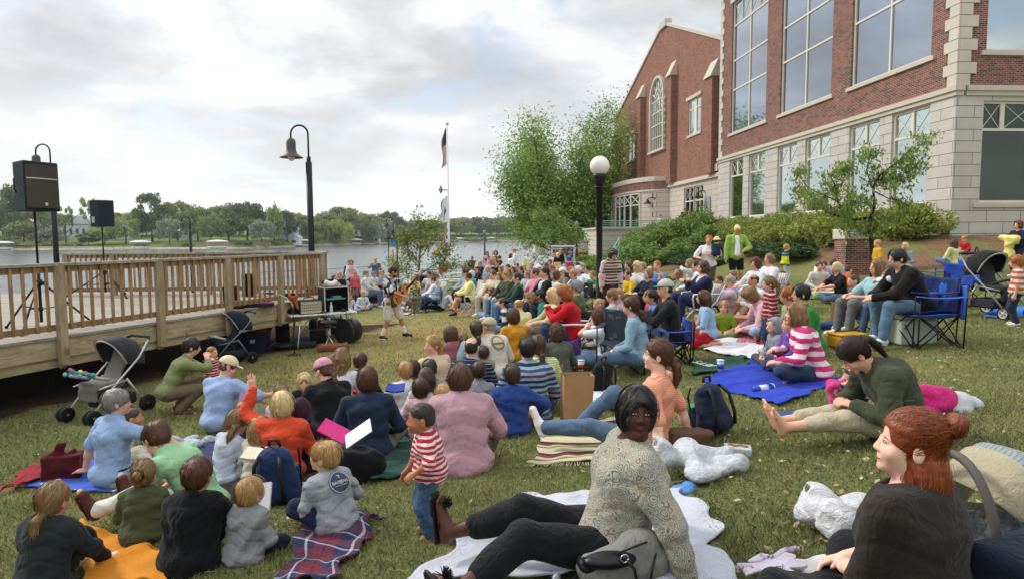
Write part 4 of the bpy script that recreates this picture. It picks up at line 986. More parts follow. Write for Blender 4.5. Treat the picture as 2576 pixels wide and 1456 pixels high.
def sconces():
 bl=plain('#16171a',.4)
 for i,(a,t,z,lb) in enumerate([(-.35,2.6,3.0,'black gooseneck wall lamp right of the terrace door'),(-1.5,11.0,3.0,'black wall lamp on the end of the curved stone bay'),(-.35,28.0,3.0,'black wall lamp at the far left end of the stone base')]):
  T=thing('wall_lamp',lb,'lamp',Gp(a,t,z),0); m=MB(); m.tube([(.5,0,.25),(.1,0,.28),(-.2,0,.22),(-.25,0,.1)],.04,8); m.lathe([(.14,.12),(.16,.28)],10,(.42,0,.0)); m.build('arm',bl,T)
  m=MB(); m.lathe([(.03,.16),(.12,.1),(.16,-.05),(.34,-.22),(.36,-.25)],16,(-.25,0,0)); m.build('lamp_shade',bl,T); m=MB(); m.ball((-.25,0,-.16),.09,8); m.build('bulb',plain('#d8d4c8',.3,bump=0),T)
sconces()
def terrace():
 T=thing('terrace','pale stone terrace wall with slatted timber screen beneath, below the gabled building','terrace',(0,0,0))
 st=stonemat(2.2,.38,'#bcb6ac'); x1=14.5
 m=MB(); m.box(((6.7+x1)/2,56,-.6),(x1-6.7,9.6,2.3)); m.build('upper_wall',st,T)
 m=MB(); m.box(((6.6+x1)/2,56,.62),(x1-6.5,9.9,.13)); m.build('coping',TRIM,T)
 m=MB(); m.box((4.4,62.6,-1.0),(4.7,9.6,1.0)); m.build('lower_wall',plain('#c9c4ba',.85,var=.1,vs=1),T); m=MB(); m.box((4.35,62.6,-.42),(5.0,9.9,.15)); m.build('lower_coping',TRIM,T)
 m=MB();
 for i in range(9): m.box((6.2,57.7,-3.05+i*.2),(4.6,.04,.13))
 for i in range(5): m.box((4.0+i*1.1,57.62,-2.3),(.1,.06,1.9))
 m.build('timber_screen',plain('#b5713a',.7,var=.2,vs=2),T)
 m=MB(); m.box((6.2,58.1,-2.3),(4.9,.3,1.9)); m.build('screen_backing',plain('#3d2a1c',.9),T)
 gr=plain('#7fb3a4',.5,bump=0)
 def rail(pts,h,nm='railing'):
  R=thing('railing',pts[2],'railing',pts[0]); o=Vector(pts[0]); b=Vector(pts[1])-o; L=b.length; n=max(int(L/1.7),1); m=MB()
  for k in(.1,.4,.7,1.): m.tube([(0,0,h*k),b+Vector((0,0,h*k))],.03 if k==1. else .018,6)
  m.build('rails',gr,R);
  for i in range(n+1):
   p=b*(i/n); m=MB(); m.tube([p,p+Vector((0,0,h))],.03,6); m.build('post',gr,R)
 rail(((6.7,51.3,.68),(14.0,51.3,.68),'green railing along the upper terrace wall in front of the curved bay'),.95) if 0 else None
 rail(((6.6,51.2,.68),(12.2,51.2,.68),'green metal railing on top of the upper terrace wall'),.5)
 rail(((2.0,57.8,-.34),(6.4,57.8,-.34),'green metal railing on the low terrace left of the globe lamp'),1.1)
 rail(((13.1,45.5,.0),(14.7,44.6,.0),'short green railing between the two brick buildings'),1.1)
 rail(((4.2,29.0,float(gz(4.2,29))),(5.6,34.,float(gz(5.6,34))+1.),'sloping green handrail of the steps below the bushes'),.9)
 rail(((-13.2,34.,float(gz(-13.2,34))),(-9.2,45.0,float(gz(-9.2,45))),'green waterside railing behind the two standing women'),1.1)
 rail(((-8.1,45.,float(gz(-8.1,45))),(-1.5,55.,float(gz(-1.5,55))),'green waterside railing behind the banner post'),1.1)
 rail(((-3.9,31.,float(gz(-3.9,31))),(-1.9,31.5,float(gz(-1.9,31.5))),'low green hoop rail behind the guitarist'),.75)
terrace()
def steps_wall():
 pass
def leafmat(c1,c2,c3=None,tr=.25):
 t=NT('foliage',.7,0,.25); g=t.N('ShaderNodeNewGeometry').outputs['Random Per Island']; co=t.co()
 c=t.ramp(t.math('MULTIPLY_ADD',t.noise(co,.5,2),.6,t.math('MULTIPLY',g,.7)),[(.15,c1),(.55,c2),(.95,c3 or c2)])
 t.color(c); tn=t.N('ShaderNodeBsdfTranslucent'); t.l.new(c,tn.inputs[0]); mx=t.N('ShaderNodeMixShader',i_0=tr); t.l.new(t.b.outputs[0],mx.inputs[1]); t.l.new(tn.outputs[0],mx.inputs[2]); t.l.new(mx.outputs[0],t.n['Material Output'].inputs[0]); return t.m
LM=dict(mid=leafmat('#55653a','#7a8a52','#9aa668'),dark=leafmat('#3c4c2e','#586a40','#778556'),lite=leafmat('#6c7d44','#93a45c','#b3bd78'),silver=leafmat('#5d6a4e','#86917a','#a4ab93'),yel=leafmat('#6b7a34','#94a04a','#b5bb68'),
 maple=leafmat('#506a2a','#7a983f','#a4bb5e'),spirea=leafmat('#5a6e2c','#84923f','#aaab58'),green=leafmat('#4c6330','#6f8a42','#93a958'),juni=leafmat('#263d22','#3f5e34','#5b7848'),crab=leafmat('#506430','#778c44','#9aa85a'),locust=leafmat('#4c5c24','#74843a','#97994c'))
BARK=plain('#4a3d33',.95,var=.25,vs=3,bump=.8,bs=12); BARKD=plain('#2c2521',.9,var=.2,vs=5,bump=.6,bs=20); BARKG=plain('#75695b',.95,var=.2,vs=3,bump=.6,bs=12)
def cards(C,size,r,up=.3,asp=.55,N=None):
 n=len(C); nv=r.normal(size=(n,3)); nv[:,2]=np.abs(nv[:,2])+up; nv/=np.linalg.norm(nv,axis=1,keepdims=True)
 a=np.cross(nv,r.normal(size=(n,3))); a/=np.linalg.norm(a,axis=1,keepdims=True)+1e-9; b=np.cross(nv,a)
 s=size*r.uniform(.6,1.35,n)[:,None]
 if N is not None: a=N; b=np.cross(a,nv); b/=np.linalg.norm(b,axis=1,keepdims=True)+1e-9
 P=np.stack([C-a*s*.5,C+b*s*.5*asp,C+a*s*.5,C-b*s*.5*asp],1).reshape(-1,3)
 return P,np.arange(n*4).reshape(-1,4)
def clump_pts(cl,n,r,shell=.35):
 cl=np.array(cl,float); w=(cl[:,3]*cl[:,4]+cl[:,3]*cl[:,5])**.9; k=r.choice(len(cl),n,p=w/w.sum()); d=r.normal(size=(n,3)); d/=np.linalg.norm(d,axis=1,keepdims=True)
 rad=1-shell*r.random(n)**1.5; rad*=1+.10*r.normal(size=n)
 return cl[k,:3]+d*cl[k,3:6]*rad[:,None]
def crown_mesh(name,kind,seed,n,size):
 r=np.random.default_rng(seed); cl=[]
 if kind=='round':
  for i in range(34):
   th=r.uniform(0,6.28); z=r.uniform(-.75,1); q=math.sqrt(max(1-z*z,0))*r.uniform(.35,.82); cl.append((q*math.cos(th),q*math.sin(th),.6+.38*z*.9,*(r.uniform(.14,.28,3)*np.array([1,1,.62]))))
 if kind=='oak':
  for i in range(42):
   th=r.uniform(0,6.28); z=r.uniform(0,1); q=(1-abs(z-.45)*1.1)*r.uniform(.4,1.02); cl.append((q*math.cos(th),q*math.sin(th),.26+.66*z,*(r.uniform(.12,.26,3)*np.array([1,1,.5]))))
 if kind=='tall':
  for i in range(30):
   th=r.uniform(0,6.28); z=r.uniform(0,1); q=(.62-.45*abs(z-.35))*r.uniform(.3,1); cl.append((q*math.cos(th),q*math.sin(th),.18+.78*z,*(r.uniform(.12,.22,3)*np.array([1,1,.8]))))
 if kind=='cone':
  for i in range(34):
   th=r.uniform(0,6.28); z=r.uniform(0,1); q=(1-z)*.75*r.uniform(.4,1); cl.append((q*math.cos(th),q*math.sin(th),.08+.88*z,*(r.uniform(.10,.2,3)*np.array([1,1,.6])*(1.2-z*.7))))
 if kind=='willow':
  for i in range(60):
   th=r.uniform(0,6.28); q=r.uniform(.2,1); top=.95-.35*q*q; cl.append((q*math.cos(th),q*math.sin(th),top-.22,.09,.09,.30))
 if kind=='sparse':
  for i in range(16):
   th=r.uniform(0,6.28); z=r.uniform(0,1); q=r.uniform(.2,.75); cl.append((q*math.cos(th),q*math.sin(th),.45+.5*z,*(r.uniform(.09,.18,3)*np.array([1,1,.6]))))
 P=clump_pts(cl,n,r,.55); N=None
 if kind=='willow': N=np.tile([0,0,1.],(n,1))+r.normal(size=(n,3))*.15
 V,Q=cards(P,size*1.15,r,N=N,asp=.35 if kind=='willow' else .7); return mesh_np(name,V,Q,(LM['mid'],),smooth=False)
CR_M={k:[crown_mesh('crown',k,s+i*7,nn,sz) for i in range(v)] for k,s,nn,sz,v in (('round',1,3600,.075,3),('oak',2,4200,.065,3),('tall',3,2800,.07,2),('cone',4,2800,.07,1),('willow',5,4200,.13,1),('sparse',6,1300,.07,1))}
def trunk_mesh(seed,spread=.5):
 r=random.Random(seed); m=MB(); m.tube([(0,0,-.04),(.01,0,.12),(.0,.015,.3),(.02,0,.5),(0,0,.75)],[.035,.026,.022,.014,.005],7)
 for i in range(7):
  a=r.uniform(0,6.28); z=.18+.06*i; L=spread*r.uniform(.5,.95); p=(0,0,z); q=(math.cos(a)*L*.5,math.sin(a)*L*.5,z+.13); e=(math.cos(a)*L,math.sin(a)*L,z+.27+r.uniform(0,.08)); m.tube([p,q,e],[.013,.008,.003],5)
 me=bpy.data.meshes.new('trunk'); me.from_pydata(m.v,[],m.f); me.materials.append(BARK); me.polygons.foreach_set('use_smooth',[True]*len(m.f)); return me
TR_M=[trunk_mesh(i) for i in range(3)]
def tree(x,y,z,h,w,kind,mat,label,group=None,seed=0,name='tree',bark=None,lean=0):
 w*=1.18; T=thing(name,label,'tree',(x,y,z),(seed*1.7)%6.28,group); T.scale=(w,w,h)
 c=put(bpy.data.objects.new('crown',CR_M[kind][seed%len(CR_M[kind])]),T); c.material_slots[0].link='OBJECT'; c.material_slots[0].material=LM[mat]
 t=put(bpy.data.objects.new('trunk',TR_M[seed%3]),T); t.scale=(h/w*.8,h/w*.8,1) if w>0 else (1,1,1)
 if bark: t.material_slots[0].link='OBJECT'; t.material_slots[0].material=bark
 return T
def far_tree(u,vtop,wpx,d,kind,mat,label,group=None,name='tree'):
 rr=ray(u,590); y=250.
 for _ in range(12): x=rr[0]/rr[1]*y; y=.5*y+.5*(fshore(x)+d)
 x=rr[0]/rr[1]*y; z=farz(d); vz=proj((x,y,z)); h=(vz[1]-vtop)/vz[2]
 tree(x,y,z-.3,h*1.03,wpx/vz[2]/2*1.08,kind,mat,label,group,seed=int(u)%17,name=name)
FT=[(8,470,110,30,'oak','dark','large dark oak at the left edge of the far shore'),(60,560,80,14,'round','mid','low bushy tree left of the big loudspeaker on the far bank'),(98,520,70,24,'oak','mid','leafy tree seen under the big loudspeaker'),(165,520,46,18,'sparse','mid','thin tree with a bare pale trunk beside the grey roofed house'),(128,575,60,14,'round','silver','grey green tree between loudspeaker stand and lamp post across the lake'),
(243,500,62,34,'sparse','lite','open tree top rising behind the small loudspeaker'),(262,562,74,16,'round','lite','broad light green tree under the small loudspeaker'),(316,541,70,18,'round','lite','rounded light green tree right of the small loudspeaker'),(222,585,60,14,'round','dark','dark bush in front of the grey roofed house'),
(383,487,82,30,'oak','dark','tall spreading oak, highest of the far left shore'),(425,552,66,12,'round','silver','small round pale tree alone on the far lawn'),(446,506,90,36,'oak','mid','broad crown just right of the tallest oak'),(497,520,80,34,'oak','mid','tree behind the distant left bell lamp'),(530,545,66,20,'round','mid','round tree above the white boat canopy'),(575,515,86,30,'oak','mid','tall tree with two visible trunks right of the boat canopy'),(622,509,92,34,'oak','dark','tall dark crown with rusty tinge above the far retaining wall'),
(658,555,66,14,'round','silver','silvery willow like tree by the stone bank'),(690,517,62,32,'tall','lite','slender light tree behind the silvery willow'),(722,535,62,34,'round','dark','dark tree just left of the near lamp post'),(745,560,66,24,'round','dark','dense dark green tree beside the little white shed'),(800,548,56,30,'round','mid','mid green tree just right of the lamp post'),(796,585,34,14,'round','yel','small yellow green bush at the lamp post foot across the lake'),
(845,556,80,12,'willow','yel','yellow green weeping willow on the far shore'),(868,520,96,60,'oak','mid','broad crown behind the weeping willow'),(905,535,70,40,'oak','mid','tree behind and right of the weeping willow'),(930,556,72,14,'willow','silver','grey green willow right of the yellow one'),(975,560,60,16,'round','silver','silver green tree above the white boathouse'),(982,532,62,40,'oak','dark','dark wide tree behind the banner post'),
(1040,560,70,40,'round','mid','tree behind the young tree on the lawn, across the water'),(1095,556,70,40,'oak','mid','distant tree left of the flagpole'),(1160,548,66,40,'oak','mid','distant tree just right of the flagpole'),(1205,546,66,50,'oak','dark','dark distant tree right of the flagpole'),(1250,548,60,50,'oak','mid','distant tree at the left side of the big maple')]
r_=random.Random(5)
for q in FT: far_tree(*q)
for i in range(92):
 u=-60+i*18+r_.uniform(-6,6)
 if abs(u-200)<30: continue
 lo=np.interp(u,[0,150,250,350,500,620,700,800,870,1000,1100,1300,1700],[525,545,545,540,535,530,540,548,540,562,560,556,560]) if u<1700 else 565
 far_tree(u,lo-4+r_.uniform(-6,10),r_.uniform(66,92),r_.uniform(58,95),r_.choice(['oak','round','oak']),r_.choice(['dark','mid','mid','dark']),'tree in the wooded back row along the far shore','back row trees of the far shore')
for i,(u,w,lb) in enumerate([(20,60,'at the far left water edge'),(75,44,'left of the big loudspeaker stand'),(180,50,'below the grey roofed house'),(352,44,'left of the open lawn'),(470,34,'right of the small round pale tree'),(612,50,'by the retaining wall'),(681,40,'by the stone bank beneath the silvery tree'),(905,40,'between the two willows'),(1010,46,'behind the banner post'),(1120,60,'left of the flagpole'),(1185,60,'right of the flagpole'),(1235,60,'beside the big maple')]):
 far_tree(u,606-(u<700)*-0+r_.uniform(-6,2)-(6 if u>1000 else 0)+(0 if u>700 else 4),w,6,'round',r_.choice(['mid','dark','lite']),'low shore bush '+lb,'shore bushes',name='bush')
def limb_tree(name,label,base,stems,leafm,bark,leaf,ncl,seed,twig=.5,cs=.35,cat='tree',nl=60,flat=.6,droop=0,asp=.5):
 r=np.random.default_rng(seed); T=thing(name,label,cat,base); m=MB(); tips=[]
 for pts,rad in stems:
  m.tube(pts,rad,8); pts=[np.array(p,float) for p in pts]
  for i in range(1,len(pts)):
   for k in range(ncl):
    t=r.random(); p=pts[i-1]+(pts[i]-pts[i-1])*t; fr=(i-1+t)/(len(pts)-1)
    if fr<.28 and len(pts)>3: continue
    d=nrm(pts[i]-pts[i-1]); dv=nrm(d*.7+r.normal(size=3)*.75+np.array([0,0,.25-droop])); L=twig*r.uniform(.5,1.25)*(1.25-.55*fr)
    q=p+dv*L*.5; e=p+dv*L+np.array([0,0,-droop*L*.4]); rr=max(rad[i]*.35,.004)
    m.tube([p,q,e],[rr,rr*.6,rr*.25],5); tips+= [q,e]
    for _ in range(3):
     dv2=nrm(dv+r.normal(size=3)*.8+np.array([0,0,-droop*.5])); s0=p+dv*L*r.uniform(.4,1); e2=s0+dv2*L*.45; m.tube([s0,e2],[rr*.4,rr*.2],4); tips.append(e2)
 m.build('trunk',bark,T)
 tips=np.array(tips); k=r.integers(0,len(tips),nl*len(tips)//10); P=tips[k]+r.normal(size=(len(k),3))*cs*np.array([1,1,flat])*.5
 N=None
 if droop: N=np.tile([0,0,-1.],(len(P),1))+r.normal(size=(len(P),3))*.7; N/=np.linalg.norm(N,axis=1,keepdims=True)
 V,Q=cards(P,leaf,r,N=N,asp=asp); put(bpy.data.objects.new('crown',mesh_np('crown',V,Q,(leafm,),smooth=False)),T); return T
def stem(p0,d,L,n,r,bend,r0,r1):
 pts=[np.array(p0,float)]; d=nrm(d)
 for i in range(n): d=nrm(d+r.normal(size=3)*bend+np.array([0,0,.06])); pts.append(pts[-1]+d*L/n)
 return pts,list(np.linspace(r0,r1,n+1))
def big_maple():
 r=np.random.default_rng(11); st=[]; base=(5.7,69.,-3.45)
 for i,(dx,dy,L,o) in enumerate([(-.40,.1,15.5,0),(-.15,-.2,17.5,.2),(.10,.1,18.5,.5),(.20,-.1,16.5,.6),(-.68,.1,14,-.2),(.36,.2,12.5,.8),(-1.0,-.2,12,-.3),(.1,-.5,14,.3),(-.3,.5,14,.1),(.5,.1,9,.8),(-.8,.3,9,-.2),(-.5,-.3,10.5,0),(.3,.3,10,.5),(0,-.2,11,.2)]):
  st.append(stem((o*.5,0,.3),(dx,dy,1),L*.86,8,r,.09,.26,.03))
 T=limb_tree('maple_tree','big light green maple with several stems between the globe lamp and the gabled building',base,st,LM['maple'],BARK,.27,13,12,2.5,1.8,nl=165,flat=.75)
big_maple()
def dark_back():
 r=np.random.default_rng(3); limb_tree('tree','dark tree top showing behind the left slope of the gable',(18.6,92,-2),[stem((0,0,0),(dx,dy,1),L,7,r,.05,.3,.05) for dx,dy,L in((0,0,23.5),(-.05,.1,22),(.15,-.1,22),(.05,.2,23))],LM['dark'],BARK,.42,9,4,2.4,1.5,nl=90)
dark_back()
def lawn_trees():
 r=np.random.default_rng(8); x,y=-3.5,24.3; b=(x,y,float(gz(x,y)))
 limb_tree('young_tree','slender young tree in a mulch ring behind the guitarist',b,[([(0,0,0),(.02,0,1.0),(.05,0,1.6),(.1,.05,2.3),(.1,0,3.0),(.05,0,3.5)],[.05,.045,.04,.03,.018,.008]),stem((.03,0,1.2),(.85,.1,.5),1.6,4,r,.12,.03,.008),stem((.03,0,1.5),(-.7,.1,.6),1.1,4,r,.12,.025,.008),stem((.05,0,1.8),(.7,-.3,.7),1.2,4,r,.1,.02,.006),stem((.08,0,2.2),(-.6,.2,.6),.9,3,r,.1,.02,.006),stem((.03,0,1.35),(1,0,-.05),1.5,4,r,.08,.022,.006),stem((.03,0,1.3),(-.8,0,.1),1.0,4,r,.08,.02,.006),stem((.1,0,2.5),(.6,.1,.6),.9,3,r,.1,.016,.005)],LM['locust'],BARKG,.11,5,21,.38,.26,nl=62,flat=.7)
 x,y=2.9,46.; b=(x,y,float(gz(x,y)))
 limb_tree('small_tree','low feathery tree left of the timber screen, behind the refreshment table',b,[([(0,0,0),(0,0,1),(.1,0,2.1),(.1,0,3.2),(0,0,4.2)],[.08,.07,.06,.04,.015])]+[stem((.05,0,1.+.35*i),(math.cos(i*2.3),math.sin(i*2.3),.28),2.3-.17*i,4,r,.1,.04,.01) for i in range(8)],LM['green'],BARKD,.17,5,31,.7,.5,nl=80)
 d=19.6; s=d/1640.
 def P(u,v,dy=0.): p=at(u,v,d+dy); return p
 B=np.array([*P(2196,650)[:2],0.]); B[2]=float(gz(B[0],B[1])); R=lambda u,v,dy=0.: P(u,v,dy)-B
 L=[([(0,0,0),R(2194,640),R(2190,585),R(2197,560),R(2188,548)],[.075,.065,.058,.055,.05]),([R(2188,548),R(2150,553,.1),R(2118,546,.2),R(2108,505,.3),R(2098,460,.3),R(2080,430,.2)],[.045,.04,.035,.03,.022,.01]),([R(2190,548),R(2200,520,-.2),R(2196,470,-.3),R(2215,440,-.3),R(2262,405,-.4),R(2300,365,-.5),R(2325,350,-.5)],[.045,.04,.035,.03,.022,.014,.006]),([R(2118,546,.2),R(2080,535,.4),R(2045,500,.5),R(2020,470,.5)],[.025,.02,.014,.006]),([R(2108,505,.3),R(2065,490,-.1),R(2030,470,-.2),R(2008,440,-.2)],[.022,.018,.012,.005]),([R(2196,480),R(2235,500,-.4),R(2262,505,-.5),R(2285,520,-.6)],[.02,.016,.01,.005]),([R(2196,480),R(2180,430,.3),R(2185,400,.3),R(2195,380,.3)],[.02,.016,.01,.005]),([R(2215,440,-.3),R(2245,440,.2),R(2275,455,.3)],[.015,.01,.005]),([R(2098,460,.3),R(2120,430,0),R(2125,405,0)],[.015,.01,.005]),([R(2200,520,-.2),R(2170,510,-.6),R(2150,480,-.7)],[.02,.014,.006]),([R(2262,405,-.4),R(2280,415,-.1),R(2310,410,0)],[.014,.01,.005]),([R(2150,553,.1),R(2150,530,-.4),R(2130,520,-.6)],[.02,.012,.006]),([R(2190,548),R(2215,535,.2),R(2250,540,.3)],[.02,.014,.006])]
 limb_tree('crabapple_tree','small spreading tree with long drooping leaves beside the brick pier',B,L,LM['crab'],BARKD,.135,4,41,.36,.22,nl=86,flat=.8,droop=.5,asp=.38)
lawn_trees()
def shrub_mesh(seed,n,size,kind):
 r=np.random.default_rng(seed); cl=[]
 for i in range(26):
  th=r.uniform(0,6.28); q=r.uniform(0,.75); z=(.62 if kind!='juni' else .45)*math.sqrt(max(1-q*q,0))*r.uniform(.3,1); cl.append((q*math.cos(th),q*math.sin(th),z,*(r.uniform(.2,.34,3)*np.array([1,1,.8]))))
 P=clump_pts(cl,n,r,.3); P=P[P[:,2]>-.05]; r2=P/np.linalg.norm(P,axis=1,keepdims=True)
 N=None if kind!='juni' else (r2*np.array([1,1,.5])+r.normal(size=P.shape)*.4)
 V,Q=cards(P,size,r,N=N,asp=.5); return mesh_np('leaves',V,Q,(LM['spirea'],),smooth=False)
SH=[shrub_mesh(i,5200,.085,'s') for i in range(4)]; SJ=[shrub_mesh(10+i,4200,.12,'juni') for i in range(3)]
def twig_mesh():
 r=random.Random(2); m=MB()
 for i in range(16): a=r.uniform(0,6.28); q=r.uniform(.2,.7); m.tube([(0,0,0),(q*.4*math.cos(a),q*.4*math.sin(a),.3),(q*math.cos(a),q*math.sin(a),.6)],[.02,.014,.006],5)
 me=bpy.data.meshes.new('stems'); me.from_pydata(m.v,[],m.f); me.materials.append(BARK); return me
TW=twig_mesh()
def shrub(x,y,w,h,mat,label,group,meshes=SH,seed=0,z=None,name='shrub'):
 T=thing(name,label,'shrub',(x,y,float(gz(x,y)) if z is None else z),seed*2.1,group); T.scale=(w,w,h)
 c=put(bpy.data.objects.new('leaves',meshes[seed%len(meshes)]),T); c.material_slots[0].link='OBJECT'; c.material_slots[0].material=LM[mat]; put(bpy.data.objects.new('stems',TW),T)
k=0; rr_=random.Random(9)
for i in range(17):
 t=.9+i*1.28
 for j,a in enumerate((-1.3,-2.75)):
  if j==1 and i in(0,): continue
  x,y=wall_uv(a+rr_.uniform(-.25,.25),t+rr_.uniform(-.3,.3)); k+=1
  shrub(x,y,rr_.uniform(1.15,1.4),rr_.uniform(1.35,1.7) if j==0 else rr_.uniform(1.15,1.5),'spirea','yellow green mounded shrub in the bed below the stone windows','mounded shrubs below the library windows',seed=k)
x,y=wall_uv(-1.5,.2); shrub(x+.2,y-.1,1.45,1.75,'spirea','rounded shrub at the near end of the bed, behind the crabapple trunk',None,seed=2)
for i in range(15):
 t=2.6+i*1.5;
 for j,a in enumerate((-4.3,-5.9)):
  if j==1 and i<3: continue
  x,y=wall_uv(a+rr_.uniform(-.3,.3),t+rr_.uniform(-.3,.3)); k+=1
  shrub(x,y,rr_.uniform(1.3,1.65),rr_.uniform(.6,.8),'juni','dark green spreading juniper on the mulch slope','spreading junipers on the slope',SJ,k,name='juniper')
for i,(x,y,w,h) in enumerate([(7.0,36,1.9,1.8),(8.6,38,2.1,2.4),(10.2,39,2.2,2.7),(11.8,41,2.1,2.6),(9.4,43,2.0,2.6),(12.6,44.5,1.8,2.2),(7.9,41,2.0,2.2),(6.3,40,1.8,1.6),(5.5,37.5,1.6,1.2),(10.9,35.5,1.7,1.7),(5.0,43,1.7,1.3),(8.8,34.4,1.5,1.4)]):
 shrub(x,y,w,h,'green','fresh green bush climbing the slope to the terrace','green bushes below the terrace',seed=i)
for i,(x,y) in enumerate([(-7.9,44.),(-6.9,44.6),(-5.7,46)]): shrub(x+7,y,.6,1.2,'juni','small dark shrub near the picnic table at the water','small shrubs by the water',seed=i)
BLOCK=[]   # blankets register their outline here
def inpoly(P,poly):
 x,y=P[:,0],P[:,1]; ins=np.zeros(len(P),bool); n=len(poly)
 for i in range(n):
  x1,y1=poly[i][:2]; x2,y2=poly[(i+1)%n][:2]
  c=((y1>y)!=(y2>y))&(x<(x2-x1)*(y-y1)/(y2-y1+1e-12)+x1); ins^=c
 return ins
def grass():
 r=np.random.default_rng(77); n=380000; y=1.4*np.exp(r.random(n)*math.log(21/1.4)); n=len(y); x=(r.random(n)*2-1)*(.84*y+.25)
 P=np.stack([x,y],1); keep=~((x<-9.75+.361*y-.15)&(y<19));
 for p in BLOCK: keep&=~inpoly(P,p)
 w=.5+.5*np.sin(x*2.1+np.sin(y*1.7)*2)*np.sin(y*1.9+1.3*np.sin(x*1.1)); keep&=r.random(n)<(.55+.45*w)*np.clip((22-y)/9,0.05,1); x,y=x[keep],y[keep]; n=len(x); w=w[keep]
 z=gz(x,y); L=(.016+.026*r.random(n)*(.4+w))*(1+.03*y); a=r.uniform(0,6.28,n); b=r.uniform(0,6.28,n); wd=.0022+.00045*y
 o=np.stack([x,y,z],1); s=np.stack([np.cos(a),np.sin(a),0*a],1)*wd[:,None]*.5; lean=np.stack([np.cos(b),np.sin(b),0*b],1)*(L*r.uniform(.2,1.1,n))[:,None]; up=np.zeros((n,3)); up[:,2]=L
 mid=o+up*.6+lean*.35
 V=np.stack([o-s,o+s,mid+s*.8,o+up+lean,mid-s*.8],1).reshape(-1,3); Q=np.arange(n*5).reshape(-1,5)
 g=leafmat('#474f2c','#6d7645','#9d9a6e',.15); ob=put(bpy.data.objects.new('grass_blades',mesh_np('grass_blades',V,Q,(g,),smooth=False))); tag(ob,'short mown grass of the sloping lawn','grass',kind='stuff')
 n=1500; y=np.concatenate([r.uniform(2.2,9,n*2//3),r.uniform(9,20,n//3)]); x=np.where(r.random(n)<.55,r.uniform(.1,.8,n)*y,r.uniform(-.75,.75,n)*y); P=np.stack([x,y,gz(x,y)+.016],1)
 kp=np.ones(n,bool)
 for p in BLOCK: kp&=~inpoly(P,p)
 P=P[kp]; V,Q=cards(P,.042,r,up=1.2,asp=.55); V[:,2]+=.008
 ob=put(bpy.data.objects.new('fallen_leaves',mesh_np('fallen_leaves',V,Q,(leafmat('#5e4c32','#94805c','#bfb08c',.1),),smooth=False))); tag(ob,'dry fallen leaves scattered over the lawn','leaves',kind='stuff')
 m=MB()
 for i in range(150):
  yy=r.uniform(2.3,9); xx=r.uniform(-.6,.8)*yy; a=r.uniform(0,6.28); L=r.uniform(.05,.2)
  if any(inpoly(np.array([[xx,yy]]),p)[0] for p in BLOCK): continue
  pp=[(xx+L*t*math.cos(a+t*.5),yy+L*t*math.sin(a+t*.5),float(gz(xx+L*t*math.cos(a+t*.5),yy+L*t*math.sin(a+t*.5)))+.022+.006*math.sin(t*7)) for t in(0,.35,.7,1)]; m.tube(pp,[.003,.0028,.002,.001],4)
 ob=m.build('twigs',plain('#8f8064',.9)); tag(ob,'thin dry twigs lying in the grass','twigs',kind='stuff')
def fpos(u,d):
 rr=ray(u,590); y=250.
 for _ in range(14): x=rr[0]/rr[1]*y; y=.5*y+.5*(fshore(x)+d)
 x=rr[0]/rr[1]*y; return x,y,farz(max(d,0)) if d>=0 else -3.9
def far_house(u,vb,w,dp,hw,hr,d,wall,roof,label,chim=False,cat='house'):
 x,y,z=fpos(u,d); T=thing('house' if cat=='house' else 'boathouse',label,cat,(x,y,z-.3));
 m=MB(); m.box((0,dp/2,hw/2),(w,dp,hw)); m.prism([(-w/2,hw),(w/2,hw),(0,hw+hr)],0,dp); m.build('wall',plain(wall,.8),T)
 m=MB(); s=.4;
 for sg in(-1,1): m.add([(0,-s,hw+hr+.12),(0,dp+s,hw+hr+.12),(sg*(w/2+s),dp+s,hw-.15),(sg*(w/2+s),-s,hw-.15)],[(0,1,2,3)])
 if w>9: m=MB(); m.add([(-w/2-s,-s,hw),(w/2+s,-s,hw),(w/2+s,dp+s,hw),(-w/2-s,dp+s,hw),(-w/2+2.5,dp/2,hw+hr),(w/2-2.5,dp/2,hw+hr)],[(0,1,5,4),(1,2,5),(2,3,4,5),(3,0,4)])
 m.build('roof',plain(roof,.9,var=.1,vs=1),T)
 if chim: sub(T,'chimney',plain('#c9c5bd'),lambda m:m.box((w*.28,dp/2,hw+hr),(1.6,1.2,2.2)))
 n=max(int(w/3),1)
 for i in range(n):
  m=MB(); m.box(((i-(n-1)/2)*w/n,-.04,hw*.5),(w/n*.42,.08,hw*.38)); m.build('window',plain('#4a5560',.2),T)
for q in [(203,0,24,12,6.5,4.2,58,'#c9cdd0','#83868a','large pale house with grey hipped roof on the far left shore',True),(72,0,14,10,6,4,40,'#cdb9a8','#8c7a6e','tan house half hidden by trees behind the loudspeaker stand'),(300,0,9,9,6,3,46,'#c3c8ca','#6f7378','narrow white house right of the small loudspeaker'),(460,0,12,10,5,3,52,'#a9b0b8','#5f646a','blue grey house behind the far oaks'),(716,0,8,10,8,3.5,40,'#b6bdc4','#6d7278','tall grey blue house just left of the near lamp post'),(880,0,10,8,4,2.5,60,'#b9bdc0','#70747a','small grey house above the willows')]: far_house(*q)
far_house(738,0,4.2,5,3.2,1.3,8,'#e4e3df','#c9c8c4','tiny white boathouse by the lamp post','',) if 0 else far_house(738,0,4.6,5,3.4,1.5,7,'#e6e4df','#d0cfca','tiny white gabled shed on the bank left of the lamp post',False,'shed')
far_house(946,0,3.6,4,4.2,.8,3,'#e2e0da','#9a9a96','small white hut on the jetty below the silver trees',False,'shed')
